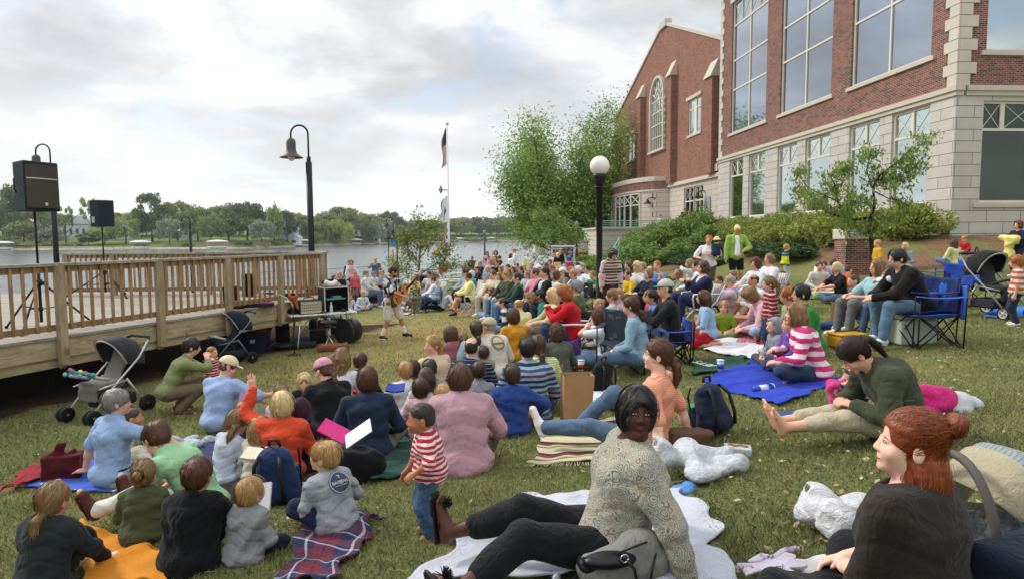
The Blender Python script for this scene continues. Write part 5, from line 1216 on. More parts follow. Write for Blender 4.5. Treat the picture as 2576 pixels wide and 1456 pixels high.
def boat_lift(u,d,w,label,col='#d8d8d4',boat='#e4e4e0',group='covered boat lifts on the far shore'):
 x,y,z=fpos(u,d); T=thing('boat_lift',label,'boat lift',(x,y,-3.9),0,group); m=MB()
 m.lathe([(.01,.9),(.5,.75),(.9,.4),(1,0)],16,(0,0,0)); o=m.build('canopy',plain(col,.6),T); o.scale=(w/2,1.6,1.0); o.location=(0,0,2.6)
 m=MB()
 for i in(-1,1):
  for j in(-1,1): m.tube([(i*w*.36,j*1.2,-.5),(i*w*.36,j*1.2,2.7)],.07,5)
 m.build('frame',plain('#a8a8a4',.5),T)
 S=SDF(.3); S.ell((0,0,.75),(w*.42,1.0,.55)); S.ell((0,0,1.25),(w*.40,.8,.3),k=.1,op=-1); sd_obj(S,'hull',plain(boat,.4),.16,T)
for q in [(6,-4,9,'covered boat lift at the left edge of the far shore'),(352,-3,9,'boat lift with tan canopy left of the open lawn'),(546,-5,9,'white canopied boat lift in front of the far retaining wall'),(762,-4,7.5,'boat lift half behind the near lamp post'),(890,-4,10,'long white boat canopy below the weeping willow'),(1152,-4,10,'boat lift seen right of the flagpole',),(1085,-4,9,'blue covered boat left of the flagpole','#6f95b8'),(1236,-4,8,'white boat moored under the maple side of the far shore')]: boat_lift(*q)
def jetty(u,L,label):
 x,y,z=fpos(u,-7); T=thing('jetty',label,'jetty',(x,y,-3.5)); m=MB(); m.box((0,3,0),(1.6,9,.18)); m.box((0,-1.5,.0),(L,1.6,.185)); m.build('deck',plain('#b8b3a8'),T)
 for i in range(4):
  m=MB(); m.tube([(-L/2+.2+i*(L-.4)/3,-2,-1),(-L/2+.2+i*(L-.4)/3,-2,.9)],.1,5); m.build('pile',BARKG,T)
for q in [(330,12,'pale jetty on the left below the far lawn'),(915,10,'jetty beside the white hut'),(1180,9,'low jetty right of the flagpole')]: jetty(*q)
def far_wall(u,L,h,d,col,label):
 x,y,z=fpos(u,d); T=MB(); rr=random.Random(int(u))
 for i in range(int(L/2)): T.box((-L/2+2*i,rr.uniform(-.3,.3),rr.uniform(-.1,.1)),(2.05,.9,h),rr.uniform(-.1,.1))
 o=T.build('retaining_wall',plain(col,.9,var=.3),None,(x,y,z)); tag(o,label,'wall')
far_wall(590,30,1.6,14,'#a08266','long brown retaining wall on the far lawn'); far_wall(500,14,1.1,9,'#9f9583','short rubble wall below the far lawn'); far_wall(770,26,.9,3,'#a89f8d','stone edging on the bank beside the lamp post'); far_wall(120,40,1.0,3,'#b3aa98','pale stone edging on the far left bank')
def woodmat(a,b,c,sc=(1,1,1),rough=.75):
 t=NT('timber',rough,0,.25); co=t.co(); mp=t.N('ShaderNodeMapping',i_Vector=co); mp.inputs['Scale'].default_value=sc
 g=t.noise(mp.outputs[0],5,5,.65,.8); r=t.N('ShaderNodeNewGeometry').outputs['Random Per Island']
 col=t.ramp(g,[(.3,a),(.5,b),(.7,c)]); kn=t.math('GREATER_THAN',t.noise(co,3.3,1),.74)
 col=t.mix(t.math('MULTIPLY',kn,.5),col,(*srgb('#4a3320'),1)); t.color(t.hsv(col,v=t.math('MULTIPLY_ADD',r,.28,.86))); t.bump(g,.35,.006); return t.m
WGREY=woodmat('#716b61','#8f897d','#a69f90',(.35,5,5)); WTAN=woodmat('#7e6e55','#99886c','#b0a085',(2,2,.35)); WRAIL=woodmat('#77705f','#979080','#aea792',(1.2,1.2,1.2)); WRIM=woodmat('#857558','#a39474','#b9ab8c',(.6,.6,4)); WBAL=woodmat('#775c40','#957452','#ac8e68',(3,3,.5))
DZ=-1.41
def dx(y): return -10.155+.361*y
def deck():
 T=thing('wooden_deck','raised timber deck with slatted railings reaching out from the left edge','deck',(0,0,0))
 m=MB(); y=4.6; i=0
 while y<17.0:
  xe=dx(y)+.03 if y<15.5 else -4.56-.17*(y-15.5); segs=[-19.5,-15.2+(i%3)*1.2,-11.+(i%2)*1.7,xe]
  for a,b in zip(segs[:-1],segs[1:]):
   z0,z1=DZ-.04,DZ; e=(.361*.138 if y<15.5 else -.02) if b==xe else 0
   m.add([(a+.004,y,z0),(b-.003,y,z0),(b-.003+e,y+.138,z0),(a+.004,y+.138,z0),(a+.004,y,z1),(b-.003,y,z1),(b-.003+e,y+.138,z1),(a+.004,y+.138,z1)],[(0,3,2,1),(4,5,6,7),(0,1,5,4),(1,2,6,5),(2,3,7,6),(3,0,4,7)])
  y+=.144; i+=1
 m.build('decking',WGREY,T)
 m=MB(); m.bar((dx(4.6)-.02,4.6,DZ-.185),(dx(15.55)-.02,15.55,DZ-.185),.04,.28); m.bar((dx(4.6)-.06,4.6,DZ-.40),(dx(15.9)-.06,15.9,DZ-.40),.04,.14) ; m.bar((-19.5,17.02,DZ-.2),(-4.8,17.02,DZ-.2),.04,.3); m.bar((-4.56,15.6,DZ-.185),(-4.8,17.0,DZ-.185),.04,.28)
 m.build('rim_board',WRIM,T)
 for k in range(9):
  m=MB(); yy=5.6+k*1.4; m.bar((-19,yy,DZ-.17),(dx(yy)-.09,yy,DZ-.17),.05,.24); m.build('joist',WRIM,T)
 for (x,y) in [(-7.1,10.9),(-5.35,15.05),(-9.2,13.5),(-8.7,6.6),(-12,10),(-12,16.5),(-8,16.5)]:
  m=MB(); g=float(gz(x,y)); m.tube([(x,y,g-.1),(x,y,DZ-.3)],.16,12); m.build('pile',plain('#2a221c',.95,bump=.6,bs=8),T)
 def rail(A,B,posts,nb,cap=True,front=False):
  A=np.array(A,float);B=np.array(B,float); d=nrm(B-A); n=np.array([d[1],-d[0],0])
  zt=DZ+1.07
  for p in posts:
   P=A+(B-A)*p; m=MB(); z0=DZ-.42 if front else DZ; o=n*(.075 if front else 0); m.bar((*(P+o)[:2],z0),(*(P+o)[:2],zt-.045),.09,.12,up=tuple(d));
   if front: m.bar((*(P+o)[:2],z0-.04),(*(P+o-n*.03)[:2],z0),.09,.08,up=tuple(d))
   m.build('post',WTAN,T)
  m=MB(); m.bar((*(A-d*.1)[:2],zt-.02),(*(B+d*.15)[:2],zt-.02),.16,.038); m.build('top_rail',WRAIL,T)
  m=MB(); m.bar((*A[:2],zt-.09),(*B[:2],zt-.09),.038,.09); m.build('upper_rail',WBAL,T); m=MB(); m.bar((*A[:2],DZ+.13),(*B[:2],DZ+.13),.038,.09); m.build('bottom_rail',WBAL,T)
  ks=sorted(posts)
  for a,b in zip(ks[:-1],ks[1:]):
   for i in range(1,nb+1):
    P=A+(B-A)*(a+(b-a)*i/(nb+1))+n*.04; m=MB(); m.bar((*P[:2],DZ+.08),(*P[:2],zt-.046),.036,.036,up=tuple(d)); m.build('baluster',WBAL,T)
 ya=[6.45,8.02,9.56,11.18,12.66,14.08,15.46]; y0,y1=6.45,15.46
 rail((dx(y0),y0,0),(dx(y1),y1,0),[(q-y0)/(y1-y0) for q in ya],9,front=True)
 rail((-4.60,15.55,0),(-4.83,16.85,0),[1.],6)
 rail((-11.35,16.6,0),(-4.9,16.9,0),[0,.18,.37,.55,.73,.9,1.],8)
 m=MB(); m.bar((-14.5,14.9,DZ),(-13.0,14.9,DZ),.3,.3); m.bar((-13.4,14.6,DZ+.0),(-13.4,14.6,DZ+.5),.14,.14); m.build('stair_post',WTAN,T)
deck()
BLK=plain('#16171a',.45,var=.15,bs=30); BLK2=plain('#1d1f22',.6); CHROME=plain('#b8bbbd',.25,.8,bump=0,var=.03); ALU=plain('#c9cbcb',.4,.5,bump=0,var=.04)
def bell_lamp(x,y,z0,zt,label,s=1.,side=-1):
 T=thing('street_lamp',label,'lamp post',(x,y,z0)); H=zt-z0
 m=MB(); m.tube([(0,0,0),(0,0,H-1.0)],.085,12); m.lathe([(.14,0),(.14,.25),(.09,.4)],12); m.tube([(0,0,H-1.05),(0,0,H-.85)],.06,10); m.build('post',BLK,T)
 m=MB(); R=.24*s; m.tube([(0,0,H-.86),(0,0,H-R)]+[(side*R*(1-math.cos(t)),0,H-R+R*math.sin(t)) for t in np.linspace(0,PI,12)]+[(side*2*R,0,H-R-.12)],.026,8); m.build('arm',BLK,T)
 c=(side*2*R,0,H-R-.62); m=MB(); m.lathe([(.03,.52),(.10,.48),(.125,.40),(.125,.20),(.15,.12),(.21,.05),(.30,.0),(.315,-.02),(.30,-.015),(.2,.03),(.12,.1)],24,c); m.build('lamp_shade',plain('#4b4c4c',.5,.2),T)
 m=MB(); m.ball((c[0],0,c[2]-.0),(.10,.10,.11),14); m.build('bulb',plain('#d9d3c4',.3,bump=0),T)
bell_lamp(-5.55,18.1,float(gz(-5.55,18.1)),3.07,'tall black lamp post with bell shade rising behind the deck end',.98)
bell_lamp(-15.35,22.0,-2.9,3.17,'black hooked lamp post just right of the big loudspeaker',.98)
bell_lamp(-19.4,39.5,-3.9,1.35,'distant bell lamp seen above the far deck railing')
bell_lamp(-8.6,47.5,-3.6,1.45,'distant bell lamp at the water beside the banner post')
def thin_lamp(u,y,vt,label):
 r=ray(u,590); x=r[0]/r[1]*y; z=float(gz(x,y)) if y<yshore(x) else -3.9; T=thing('lamp_post',label,'lamp post',(x,y,z)); zt=at(u,vt,y)[2]
 m=MB(); m.tube([(0,0,0),(0,0,zt-z-.3)],.07,8); m.build('post',BLK,T); m=MB(); m.lathe([(.05,-.05),(.1,.1),(.16,.3),(.05,.45)],10,(0,0,zt-z-.35)); m.build('lamp_head',plain('#8a8c8c',.4),T)
thin_lamp(1219,58,582,'thin distant lamp post at the water right of the flagpole'); thin_lamp(1451,50,560,'slim black pole in front of the slatted timber screen')
def globe_lamp():
 y=14.6; x=(1508-1288)/FP*y; z=float(gz(x,y)); T=thing('globe_lamp','black lamp post carrying a large white globe in the middle of the crowd','lamp post',(x,y,z)); zc=at(1508,418,y)[2]-z
 m=MB(); m.lathe([(.24,0),(.24,.08),(.19,.12),(.17,.3),(.11,.42),(.085,.5),(.068,.52),(.068,zc-.5),(.11,zc-.48),(.11,zc-.45)],16); m.build('post',BLK,T)
 for i in range(10):
  pass
 m=MB(); m.lathe([(.08,zc-.45),(.10,zc-.38),(.15,zc-.24),(.15,zc-.19),(.13,zc-.18)],18); m.build('collar',BLK,T)
 t=NT('globe',.25,0,.5); t.color((.80,.78,.72,1)); t.b.inputs['Subsurface Weight'].default_value=.3; m=MB(); m.ball((0,0,zc),.217,32); m.build('globe',t.m,T)
globe_lamp()
def flagpole():
 y=45.; x=at(1129,600,y)[0]; z=float(gz(x,y)); T=thing('flagpole','tall white flagpole by the water hung with a limp flag and signal pennants','flagpole',(x,y,z)); H=at(1129,316,y)[2]-z
 m=MB(); m.tube([(0,0,0),(0,0,1.4),(0,0,H)],[.10,.09,.04],12); m.build('pole',plain('#dedfdd',.5,bump=0),T); m=MB(); m.ball((0,0,H+.12),.12,12); m.build('finial',plain('#cfcdb8',.4),T)
 m=MB(); m.box((-.35,0,H-4.35),(.7,.06,.08)); m.ball((-.5,0,H-4.3),(.12,.12,.3),8); m.build('crosspiece',plain('#8d8f8c',.5,.4),T)
 def limp(name,zt,zb,w,colfn,seed,lab=None):
  r=random.Random(seed); nu,nv=9,24; V=[];
  for j in range(nv+1):
   q=j/nv; ww=w*(.25+.75*math.sin(min(q*1.25,1)*PI*.5));
   for i in range(nu+1):
    s=i/nu; V.append((-.07-ww*s*(.7+.3*math.sin(q*5+seed)),.12*math.sin(s*7+q*3+seed)*s,zt-(zt-zb)*q-s*.5*(zt-zb)*.25))
  F=[];mi=[];mats=[]
  for j in range(nv):
   for i in range(nu):
    F.append([j*(nu+1)+i,j*(nu+1)+i+1,(j+1)*(nu+1)+i+1,(j+1)*(nu+1)+i]); c=colfn(i/nu,j/nv)
    if c not in mats: mats.append(c)
    mi.append(mats.index(c))
  o=put(bpy.data.objects.new(name,mesh_np(name,V,F,[plain(c,.8,bump=0) for c in mats],midx=mi)),T)
  if lab: o['label']=lab
 limp('flag',H-.1,H-2.6,.62,lambda s,q:'#26304f' if q<.42 and s<.75 and int(s*9+q*24)%2==0 else ('#34405e' if q<.42 and s<.75 else ('#a2453f' if int(s*9)%2 else '#e2ddd6')),1,'limp striped flag with a dark blue corner')
 limp('pennant',H-4.7,H-6.5,1.1,lambda s,q:'#27406f' if abs(s-.35)+abs(q-.55)<.2 or (s>.8 and q<.9) else '#dfe1e2',2,'white pennant with a blue diamond')
 limp('pennant',H-6.7,H-8.6,1.0,lambda s,q:'#2b4476' if (int(s*4)+int(q*8))%2 and s<.6 else ('#c9a83e' if s>.65 else '#d9dadb'),3,'blue and white chequered pennant with yellow end')
 limp('pennant',H-8.3,H-9.9,.7,lambda s,q:'#b8423a' if q>.6 else ('#23324f' if s>.4 else '#dcdcd9'),4,'small red white and navy pennant')
flagpole()
def banner():
 y=42.; x=at(990,640,y)[0]; z=float(gz(x,y)); T=thing('banner_post','black post with a tall white vertical sign and blue square at its top','sign',(x,y,z)); zt=at(990,600,y)[2]-z; zb=at(990,672,y)[2]-z
 m=MB(); m.box((.12,0,zb/2),(.42,.3,zb)); m.build('plinth',BLK,T); m=MB(); m.box((-.02,-.1,(zt+zb)/2-.2),(.5,.08,zt-zb-.55)); m.build('sign_panel',plain('#dcdcd6',.6,bump=0),T)
 m=MB(); m.box((.26,-.1,(zt+zb)/2),(.06,.2,zt-zb)); m.box((-.28,-.1,(zt+zb)/2),(.04,.14,zt-zb)); m.box((0,-.1,zt),(.62,.26,.08)); m.box((0,-.1,zt-.5),(.58,.13,.04)); m.build('frame',BLK,T)
 m=MB(); m.box((.03,-.1,zt-.27),(.34,.07,.36)); m.build('blue_square',plain('#3f7fb4',.6,bump=0),T)
 m=MB(); r=random.Random(3); z_=zt-.75
 for i in range(12):
  if i==5: z_-=.14; continue
  k=r.choice([0,1,2]); m.box((-.02,-.146,z_),(.10,.006,.025)); m.box((-.06+.05*k,-.146,z_-.05),(.02,.006,.09)); m.box((-.02,-.1465,z_-.09),(.09,.006,.02)); z_-=.135
 m.build('lettering',plain('#3a3c40',.8,bump=0),T)
banner()
def frustum(m,w0,w1,d,h,c=(0,0,0)):
 P=[(-w0/2,-d/2),(w0/2,-d/2),(w1/2,d/2),(-w1/2,d/2)]
 m.add([(x+c[0],y+c[1],c[2]) for x,y in P]+[(x+c[0],y+c[1],c[2]+h) for x,y in P],[(3,2,1,0),(4,5,6,7),(0,1,5,4),(1,2,6,5),(2,3,7,6),(3,0,4,7)])
def tripod(name,x,y,z,H,label,rz=0,spread=.62,hub=.75):
 T=thing(name,label,'stand',(x,y,z),rz); m=MB(); m.tube([(0,0,.12),(0,0,hub+.3)],.024,10); m.tube([(0,0,hub+.2),(0,0,H)],.0175,10); m.build('pole',BLK,T)
 m=MB(); m.lathe([(.045,hub-.06),(.045,hub+.04)],12); m.lathe([(.035,.3),(.035,.36)],12); m.tube([(.03,0,hub),(.09,0,hub)],.012,6); m.build('collar',BLK2,T)
 for i in range(3):
  a=PI*2*i/3+.5; m=MB(); m.tube([(.03*math.cos(a),.03*math.sin(a),hub),(spread*math.cos(a),spread*math.sin(a),.02)],.016,8); m.tube([(.03*math.cos(a),.03*math.sin(a),.33),(spread*.52*math.cos(a),spread*.52*math.sin(a),hub*.49)],.010,6); m.build('leg',BLK,T)
  m=MB(); m.ball((spread*math.cos(a),spread*math.sin(a),.02),.028,8); m.build('rubber_foot',BLK2,T)
 return T
def speakers():
 x,y=-7.45,10.25; zb=at(80,533,y)[2]; tripod('speaker_stand',x,y,DZ+.0,zb-DZ,'tripod stand under the big loudspeaker, nearest on the deck',.3,.72)
 T=thing('loudspeaker','big black loudspeaker with dark grille on the stand at the left edge','loudspeaker',(x+.02,y-.02,zb),1.2); h=.76; T.scale=(.80,.9,1)
 m=MB(); frustum(m,.66,.40,.46,h); m.build('cabinet',plain('#1c2a31',.8,bump=.5,bs=200),T,bevel=.02)
 t=NT('grille',.6,.2,.4); v=t.co(); vo=t.N('ShaderNodeTexVoronoi',i_Vector=v,i_Scale=150.); t.color(t.mix(t.math('LESS_THAN',vo.outputs['Distance'],.4),(*srgb('#4a463b'),1),(.012,.012,.012,1)))
 m=MB(); n=12; V=[]
 for i in range(n+1): q=i/n*2-1; V+= [(q*.30,-.235-.035*(1-q*q),.05),(q*.30,-.235-.035*(1-q*q),h-.05)]
 m.add(V,[(2*i,2*i+2,2*i+3,2*i+1) for i in range(n)],True); m.build('grille',t.m,T)
 m=MB(); V=[]
 for i in range(n+1): q=i/n*2-1; V+= [(q*.29,-.24-.037*(1-q*q),.49),(q*.29,-.24-.037*(1-q*q),.508)]
 m.add(V,[(2*i,2*i+2,2*i+3,2*i+1) for i in range(n)],True); m.build('trim_strip',plain('#b9b6a6',.5,bump=0),T)
 m=MB(); m.box((.03,-.279,.11),(.045,.006,.045)); m.build('badge',plain('#c9c6bc',.4,bump=0),T); m=MB(); m.tube([(-.31,0,.28),(-.34,.01,.32),(-.33,.03,.48),(-.29,.05,.52)],.013,6); m.build('handle',BLK,T)
 x,y=at(266,740,16.0)[0],16.0; zb=at(266,571,y)[2]; tripod('speaker_stand',x,y,DZ,zb-DZ,'thin tripod stand under the smaller loudspeaker at the back of the deck',1.1,.85,.62)
 T=thing('loudspeaker','smaller navy black loudspeaker turned away, back left of the deck','loudspeaker',(x,y,zb),PI*.86); h=.64
 m=MB(); frustum(m,.46,.30,.36,h); m.build('cabinet',plain('#1d2733',.8,bump=.5,bs=200),T,bevel=.015)
 m=MB(); m.tube([(.20,.09,.28),(.235,.10,.32),(.235,.10,.46),(.20,.09,.5)],.013,6); m.build('handle',plain('#4b463e',.6),T); m=MB(); m.box((.02,.185,.17),(.10,.012,.15)); m.build('socket_plate',plain('#9da0a0',.4,.5),T)
 for (u,v,w,h,lb) in ((583,769,.28,.42,'small black monitor speaker lying on the deck'),(628,745,.30,.55,'black speaker cabinet standing behind the railing at the deck end')):
  d=ray(u,v); p=d*(DZ/d[2]); T=thing('monitor_speaker',lb,'loudspeaker',p,.2); m=MB(); frustum(m,w,w*.8,.3,h); m.build('cabinet',BLK2,T,bevel=.015); m=MB(); m.box((0,-.155,h/2),(w*.85,.012,h*.85)); m.build('grille',plain('#0d0d0e',.9),T)
speakers()
def sdthing(name,label,cat,loc,rz,mat,fn,vox,wr=None,cut=None,group=None,part=None):
 S=SDF(.03); fn(S); V,Q=S.mesh(vox,wr,cut); o=put(bpy.data.objects.new(name,mesh_np(name,V,Q,(mat,)))); o.location=Vector([float(a) for a in loc]); o.rotation_euler=(0,0,rz); tag(o,label,cat,group); return o
def G(u,v,dz=0.): p=ground(u,v); p[2]+=dz; return p
def deckp(u,v): d=ray(u,v); return d*(DZ/d[2])
def stage():
 y=14.9; x=at(800,800,y)[0]; P=G(810,868); x,y=P[0],P[1]; z=P[2]; H=.74; rz=.55
 T=thing('folding_table','white topped folding table with bent chrome legs beside the deck','table',(x,y,z),rz)
 m=MB(); m.box((0,0,H),(1.5,.6,.035)); m.build('table_top',plain('#d8d8d4',.5),T,bevel=.01)
 for sx in(-.6,.6):
  m=MB(); m.tube([(sx,-.27,.0),(sx,-.27,.05),(sx*.85,-.22,H-.04),(sx*.85,.22,H-.04),(sx,.27,.05),(sx,.27,0)],.016,8); m.tube([(sx*.9,-.24,.35),(sx*.4,0,H-.04)],.01,6); m.build('leg',CHROME,T)
 M=Matrix.Rotation(rz,3,'Z'); W=lambda a,b,c:np.array(Vector((x,y,z))+M@Vector((a,b,c)))
 Z0=H+.018
 Tt=thing('rack_case','open black equipment rack with silver edges on the table','equipment case',W(.3,.05,Z0),rz+.1)
 m=MB(); w,d,h=.56,.42,.56; m.box((-w/2+.012,0,h/2),(.02,d,h)); m.box((w/2-.012,0,h/2),(.02,d,h)); m.box((0,0,h-.012),(w-.05,d,.02)); m.box((0,0,.014),(w-.05,d,.02)); m.box((0,d/2-.01,h/2),(w-.05,.015,h-.05)); m.build('shell',BLK2,Tt)
 m=MB();
 for a in(-1,1):
  for b in(0,1): m.bar((a*w/2,-d/2,b*h),(a*w/2,d/2,b*h),.022)
  m.bar((a*w/2,-d/2,0),(a*w/2,-d/2,h),.022)
 for b in(0,1): m.bar((-w/2,-d/2,b*h),(w/2,-d/2,b*h),.022)
 m.build('edges',ALU,Tt); m=MB(); m.box((0,-.03,.3),(w*.8,.3,.03)); m.box((.05,-.05,.34),(.2,.15,.05)); m.build('shelf',plain('#5e8f8c',.6),Tt)
 Tt=thing('amplifier','beige fronted mixer amplifier on the table','amplifier',W(-.28,-.05,Z0),rz+.05)
 m=MB(); frustum(m,.5,.5,.34,.3); m.build('cabinet',BLK2,Tt,bevel=.01); m=MB(); m.box((0,-.175,.15),(.46,.012,.26)); m.build('panel',plain('#b5ab90',.5),Tt)
 m=MB()
 for i in range(10):
  for j in range(3): m.lathe([(.011,0),(.011,.012)],8,(-.2+i*.044,-.182,.09+j*.06),Matrix.Rotation(PI/2,3,'X'))
 m.build('knobs',plain('#33302a',.5),Tt); m=MB(); m.tube([(-.12,0,.31),(-.1,0,.36),(.1,0,.36),(.12,0,.31)],.012,6); m.build('handle',BLK,Tt)
 o=sdthing('bag','floppy black bag at the left end of the table','bag',W(-.62,.05,Z0),rz,cloth('#17181a'),lambda S:(S.ell((0,0,.07),(.17,.13,.08)),S.ell((.05,0,.11),(.08,.08,.07))),.02,(.008,25,4))
 Tt=thing('water_bottle','clear plastic water bottle inside the rack edge','bottle',W(.18,-.2,Z0),0); m=MB(); m.lathe([(.033,0),(.035,.02),(.035,.15),(.014,.2),(.014,.22)],12); m.build('bottle_body',plain('#b9c6ca',.1,bump=0),Tt); m=MB(); m.lathe([(.016,.22),(.016,.24)],10); m.build('lid',plain('#e4e4e4',.4),Tt)
 for i,(a,b,c) in enumerate([(0,-.2,'#3b3a3a'),(.5,-.12,'#20242a'),(.6,.12,'#c5c2ba')]):
  Tt=thing('gadget',('dark effects pedal on the table edge','black radio box at the right end of the table','pale paper stack at the right end of the table')[i],'gadget',W(a,b,Z0),rz+i); m=MB(); m.box((0,0,.02),(.16,.11,.035)); m.build('case',plain(c,.5),Tt,bevel=.004); m=MB(); m.lathe([(.015,.038),(.015,.05)],8); m.build('knob',CHROME,Tt)
 S=SDF(.02); o=thing('plush_toy','black and white plush toy sitting on top of the equipment rack','toy',W(.25,.05,Z0+.575),rz)
 S.ell((0,0,.05),(.16,.11,.08)); S.ell((-.1,-.03,.09),(.06,.07,.06)); S.ell((.1,-.03,.09),(.06,.07,.06)); sd_obj(S,'toy_body',plain('#e0ddd5',.9,bs=90),.018,o)
 S=SDF(.02); S.ell((0,.02,.12),(.11,.08,.05)); S.ell((.15,.02,.1),(.05,.05,.04)); S.ell((-.15,.02,.1),(.05,.05,.04)); sd_obj(S,'toy_head',plain('#16161a',.9,bs=90),.018,o)
 m=MB(); r=random.Random(4)
 for i in range(7):
  a=r.uniform(-.2,.7); q=[W(a,-.3,Z0),W(a+.03,-.36,Z0-.1),W(a+r.uniform(-.1,.15),-.38,Z0-.35),W(a+r.uniform(-.2,.3),-.36,.15),W(a+r.uniform(-.3,.4),-.3,.02)]; m.tube(q,.005,5)
 o=m.build('cables',BLK); tag(o,'tangle of black cables hanging off the front of the table','cable')
 P=G(878,862); T=thing('drum','small bass drum with black shell and clear head, right of the table','drum',P,-.5); Mr=Matrix.Rotation(PI/2,3,'X')
 m=MB(); m.lathe([(.27,-.17),(.28,-.15),(.28,.15),(.27,.17)],28,(0,0,.29),Mr); m.build('shell',plain('#1b1c22',.35),T)
 m=MB(); m.lathe([(.285,.14),(.295,.14),(.295,.18),(.25,.18)],28,(0,0,.29),Mr); m.build('hoop',plain('#26272b',.4),T); m=MB(); m.lathe([(.001,.176),(.2,.176)],24,(0,0,.29),Mr); m.lathe([(.2,.177),(.25,.177)],24,(0,0,.29),Mr); m.build('drum_head',plain('#5f7a74',.25,bump=0),T)
 P=G(838,838); T=thing('kettle_drum','dark blue bucket drum with a grey lid behind the stool','drum',P,0); m=MB(); m.lathe([(.2,0),(.25,.4),(.26,.42)],20); m.build('shell',plain('#20263a',.4),T); m=MB(); m.lathe([(.265,.42),(.26,.5),(.15,.56),(.001,.58)],20); m.build('lid',plain('#8e979b',.4),T)
 P=G(828,878); T=thing('stool','black round stool on a chrome pedestal in front of the table','stool',P,0); m=MB(); m.lathe([(.17,.55),(.18,.57),(.18,.61),(.16,.63),(.001,.635)],20); m.lathe([(.16,.48),(.16,.5)],18); m.build('seat',BLK,T); m=MB(); m.tube([(0,0,.1),(0,0,.55)],.02,8)
 m.build('column',CHROME,T)
 for a in(0,2.1,4.2): sub(T,'leg',CHROME,lambda m:m.tube([(0,0,.3),(.1*math.cos(a),.1*math.sin(a),.1),(.24*math.cos(a),.24*math.sin(a),.01)],.014,6))
 P=G(808,845); T=thing('accordion','red piano accordion with white keys standing under the table','accordion',P,.4)
 m=MB(); m.box((0,0,.22),(.18,.2,.42)); m.build('body_case',plain('#6e1d1f',.3),T,bevel=.02); m=MB()
 for i in range(9): m.box((.12+(i%2)*.012,0,.06+i*.042),(.012,.17,.02))
 m.build('bellows',plain('#c9c5ba',.5),T); sub(T,'keyboard',plain('#e6e3da',.3,bump=0),lambda m:m.box((.19,-.02,.24),(.09,.03,.44)))
 sub(T,'black_keys',plain('#111111',.3,bump=0),lambda m:[m.box((.175,-.04,.07+i*.05),(.05,.014,.02)) for i in range(8)])
 P=G(741,893); T=thing('microphone_stand','black microphone stand with a chrome gooseneck in front of the deck','microphone stand',P,0); m=MB(); m.lathe([(.14,0),(.14,.015),(.03,.03),(.015,.05)],18); m.build('base',BLK,T); m=MB(); m.tube([(0,0,.03),(0,0,.72)],.011,8); m.tube([(0,0,.6),(0,0,.95)],.008,8); m.build('pole',BLK,T)
 m=MB(); m.tube([(0,0,.95),(0,0,1.02),(-.03,0,1.1),(-.12,0,1.2),(-.26,0,1.27),(-.42,0,1.3)],.008,6); m.build('gooseneck',CHROME,T); m=MB(); m.tube([(-.4,0,1.3),(-.62,0,1.31)],[.022,.014],8); m.build('microphone',plain('#3b2b3a',.5),T)
 p=at(735,752,14.35); T=thing('plush_dog','floppy brown and white plush dog lying over the deck edge','toy',p,0); S=SDF(.03); S.ell((0,0,.05),(.13,.10,.09)); S.cap((.05,0,.05),(.14,-.05,-.2),.045,.03); S.cap((-.02,-.02,.03),(.02,-.06,-.14),.05,.03); sd_obj(S,'toy_body',plain('#9b5a2e',.95,bs=60),.018,T,(.006,50,2))
 S=SDF(.03); S.ell((-.15,0,.05),(.12,.09,.07)); S.ell((-.27,-.02,.04),(.07,.06,.05)); sd_obj(S,'toy_head',plain('#d6cfc0',.95,bs=60),.018,T,(.005,50,3)); S=SDF(.02); S.ell((-.12,-.03,.09),(.08,.07,.04)); S.ell((.03,-.03,.10),(.06,.06,.04)); sd_obj(S,'patch',plain('#1c1a18',.95,bs=60),.018,T)
 for (u,v,w,d,h,c,lb,lid) in ((650,770,.62,.36,.07,'#1a1a1c','open black suitcase of magenta song sheets on the deck edge','#9c4a78'),(596,775,.30,.25,.16,'#141416','small black case beside the open suitcase',None),(760,745,.34,.26,.07,'#1a1a1c','open case with red and blue papers at the deck end','#7d4a6a'),(783,738,.24,.2,.10,'#101012','little black box at the deck end',None)):
  q=deckp(u,v); T=thing('case',lb,'case',q,.33); m=MB(); m.box((0,0,h/2),(w,d,h)); m.build('shell',plain(c,.5),T,bevel=.01)
  if lid:
   m=MB(); m.box((0,0,h+.008),(w*.9,d*.85,.012)); m.build('lining',plain(lid,.9,var=.4,vs=14),T); m=MB(); m.box((-.05,0,h+.02),(w*.5,d*.5,.008),.3); m.build('papers',plain('#b05a90',.8,var=.3,vs=20),T)
 P=G(622,885); T=thing('storage_box','navy plastic tub full of bright cloth under the deck','box',P,.12); w,d,h=.92,.5,.48
 m=MB(); V=[];k=[(-.4,-.2),(.4,-.2),(.4,.2),(-.4,.2)]; V=[(a,b,0) for a,b in k]+[(a*1.18,b*1.2,h) for a,b in k]+[(a*1.12,b*1.12,h) for a,b in k]+[(a*.95,b*.95,.03) for a,b in k]
 m.add(V,[(3,2,1,0)]+[(i,(i+1)%4,4+(i+1)%4,4+i) for i in range(4)]+[(4+i,4+(i+1)%4,8+(i+1)%4,8+i) for i in range(4)]+[(8+i,8+(i+1)%4,12+(i+1)%4,12+i) for i in range(4)]+[(12,13,14,15)]); m.build('tub',plain('#20293d',.45),T)
 m=MB(); m.tube([(-.48,-.25,h),(.48,-.25,h),(.48,.25,h),(-.48,.25,h),(-.48,-.25,h)],.02,6); m.build('rim',plain('#1b2233',.45),T)
 m=MB(); m.box((.18,-.225,.27),(.10,.006,.07)); m.build('sticker',plain('#c9cbd0',.6,bump=0),T)
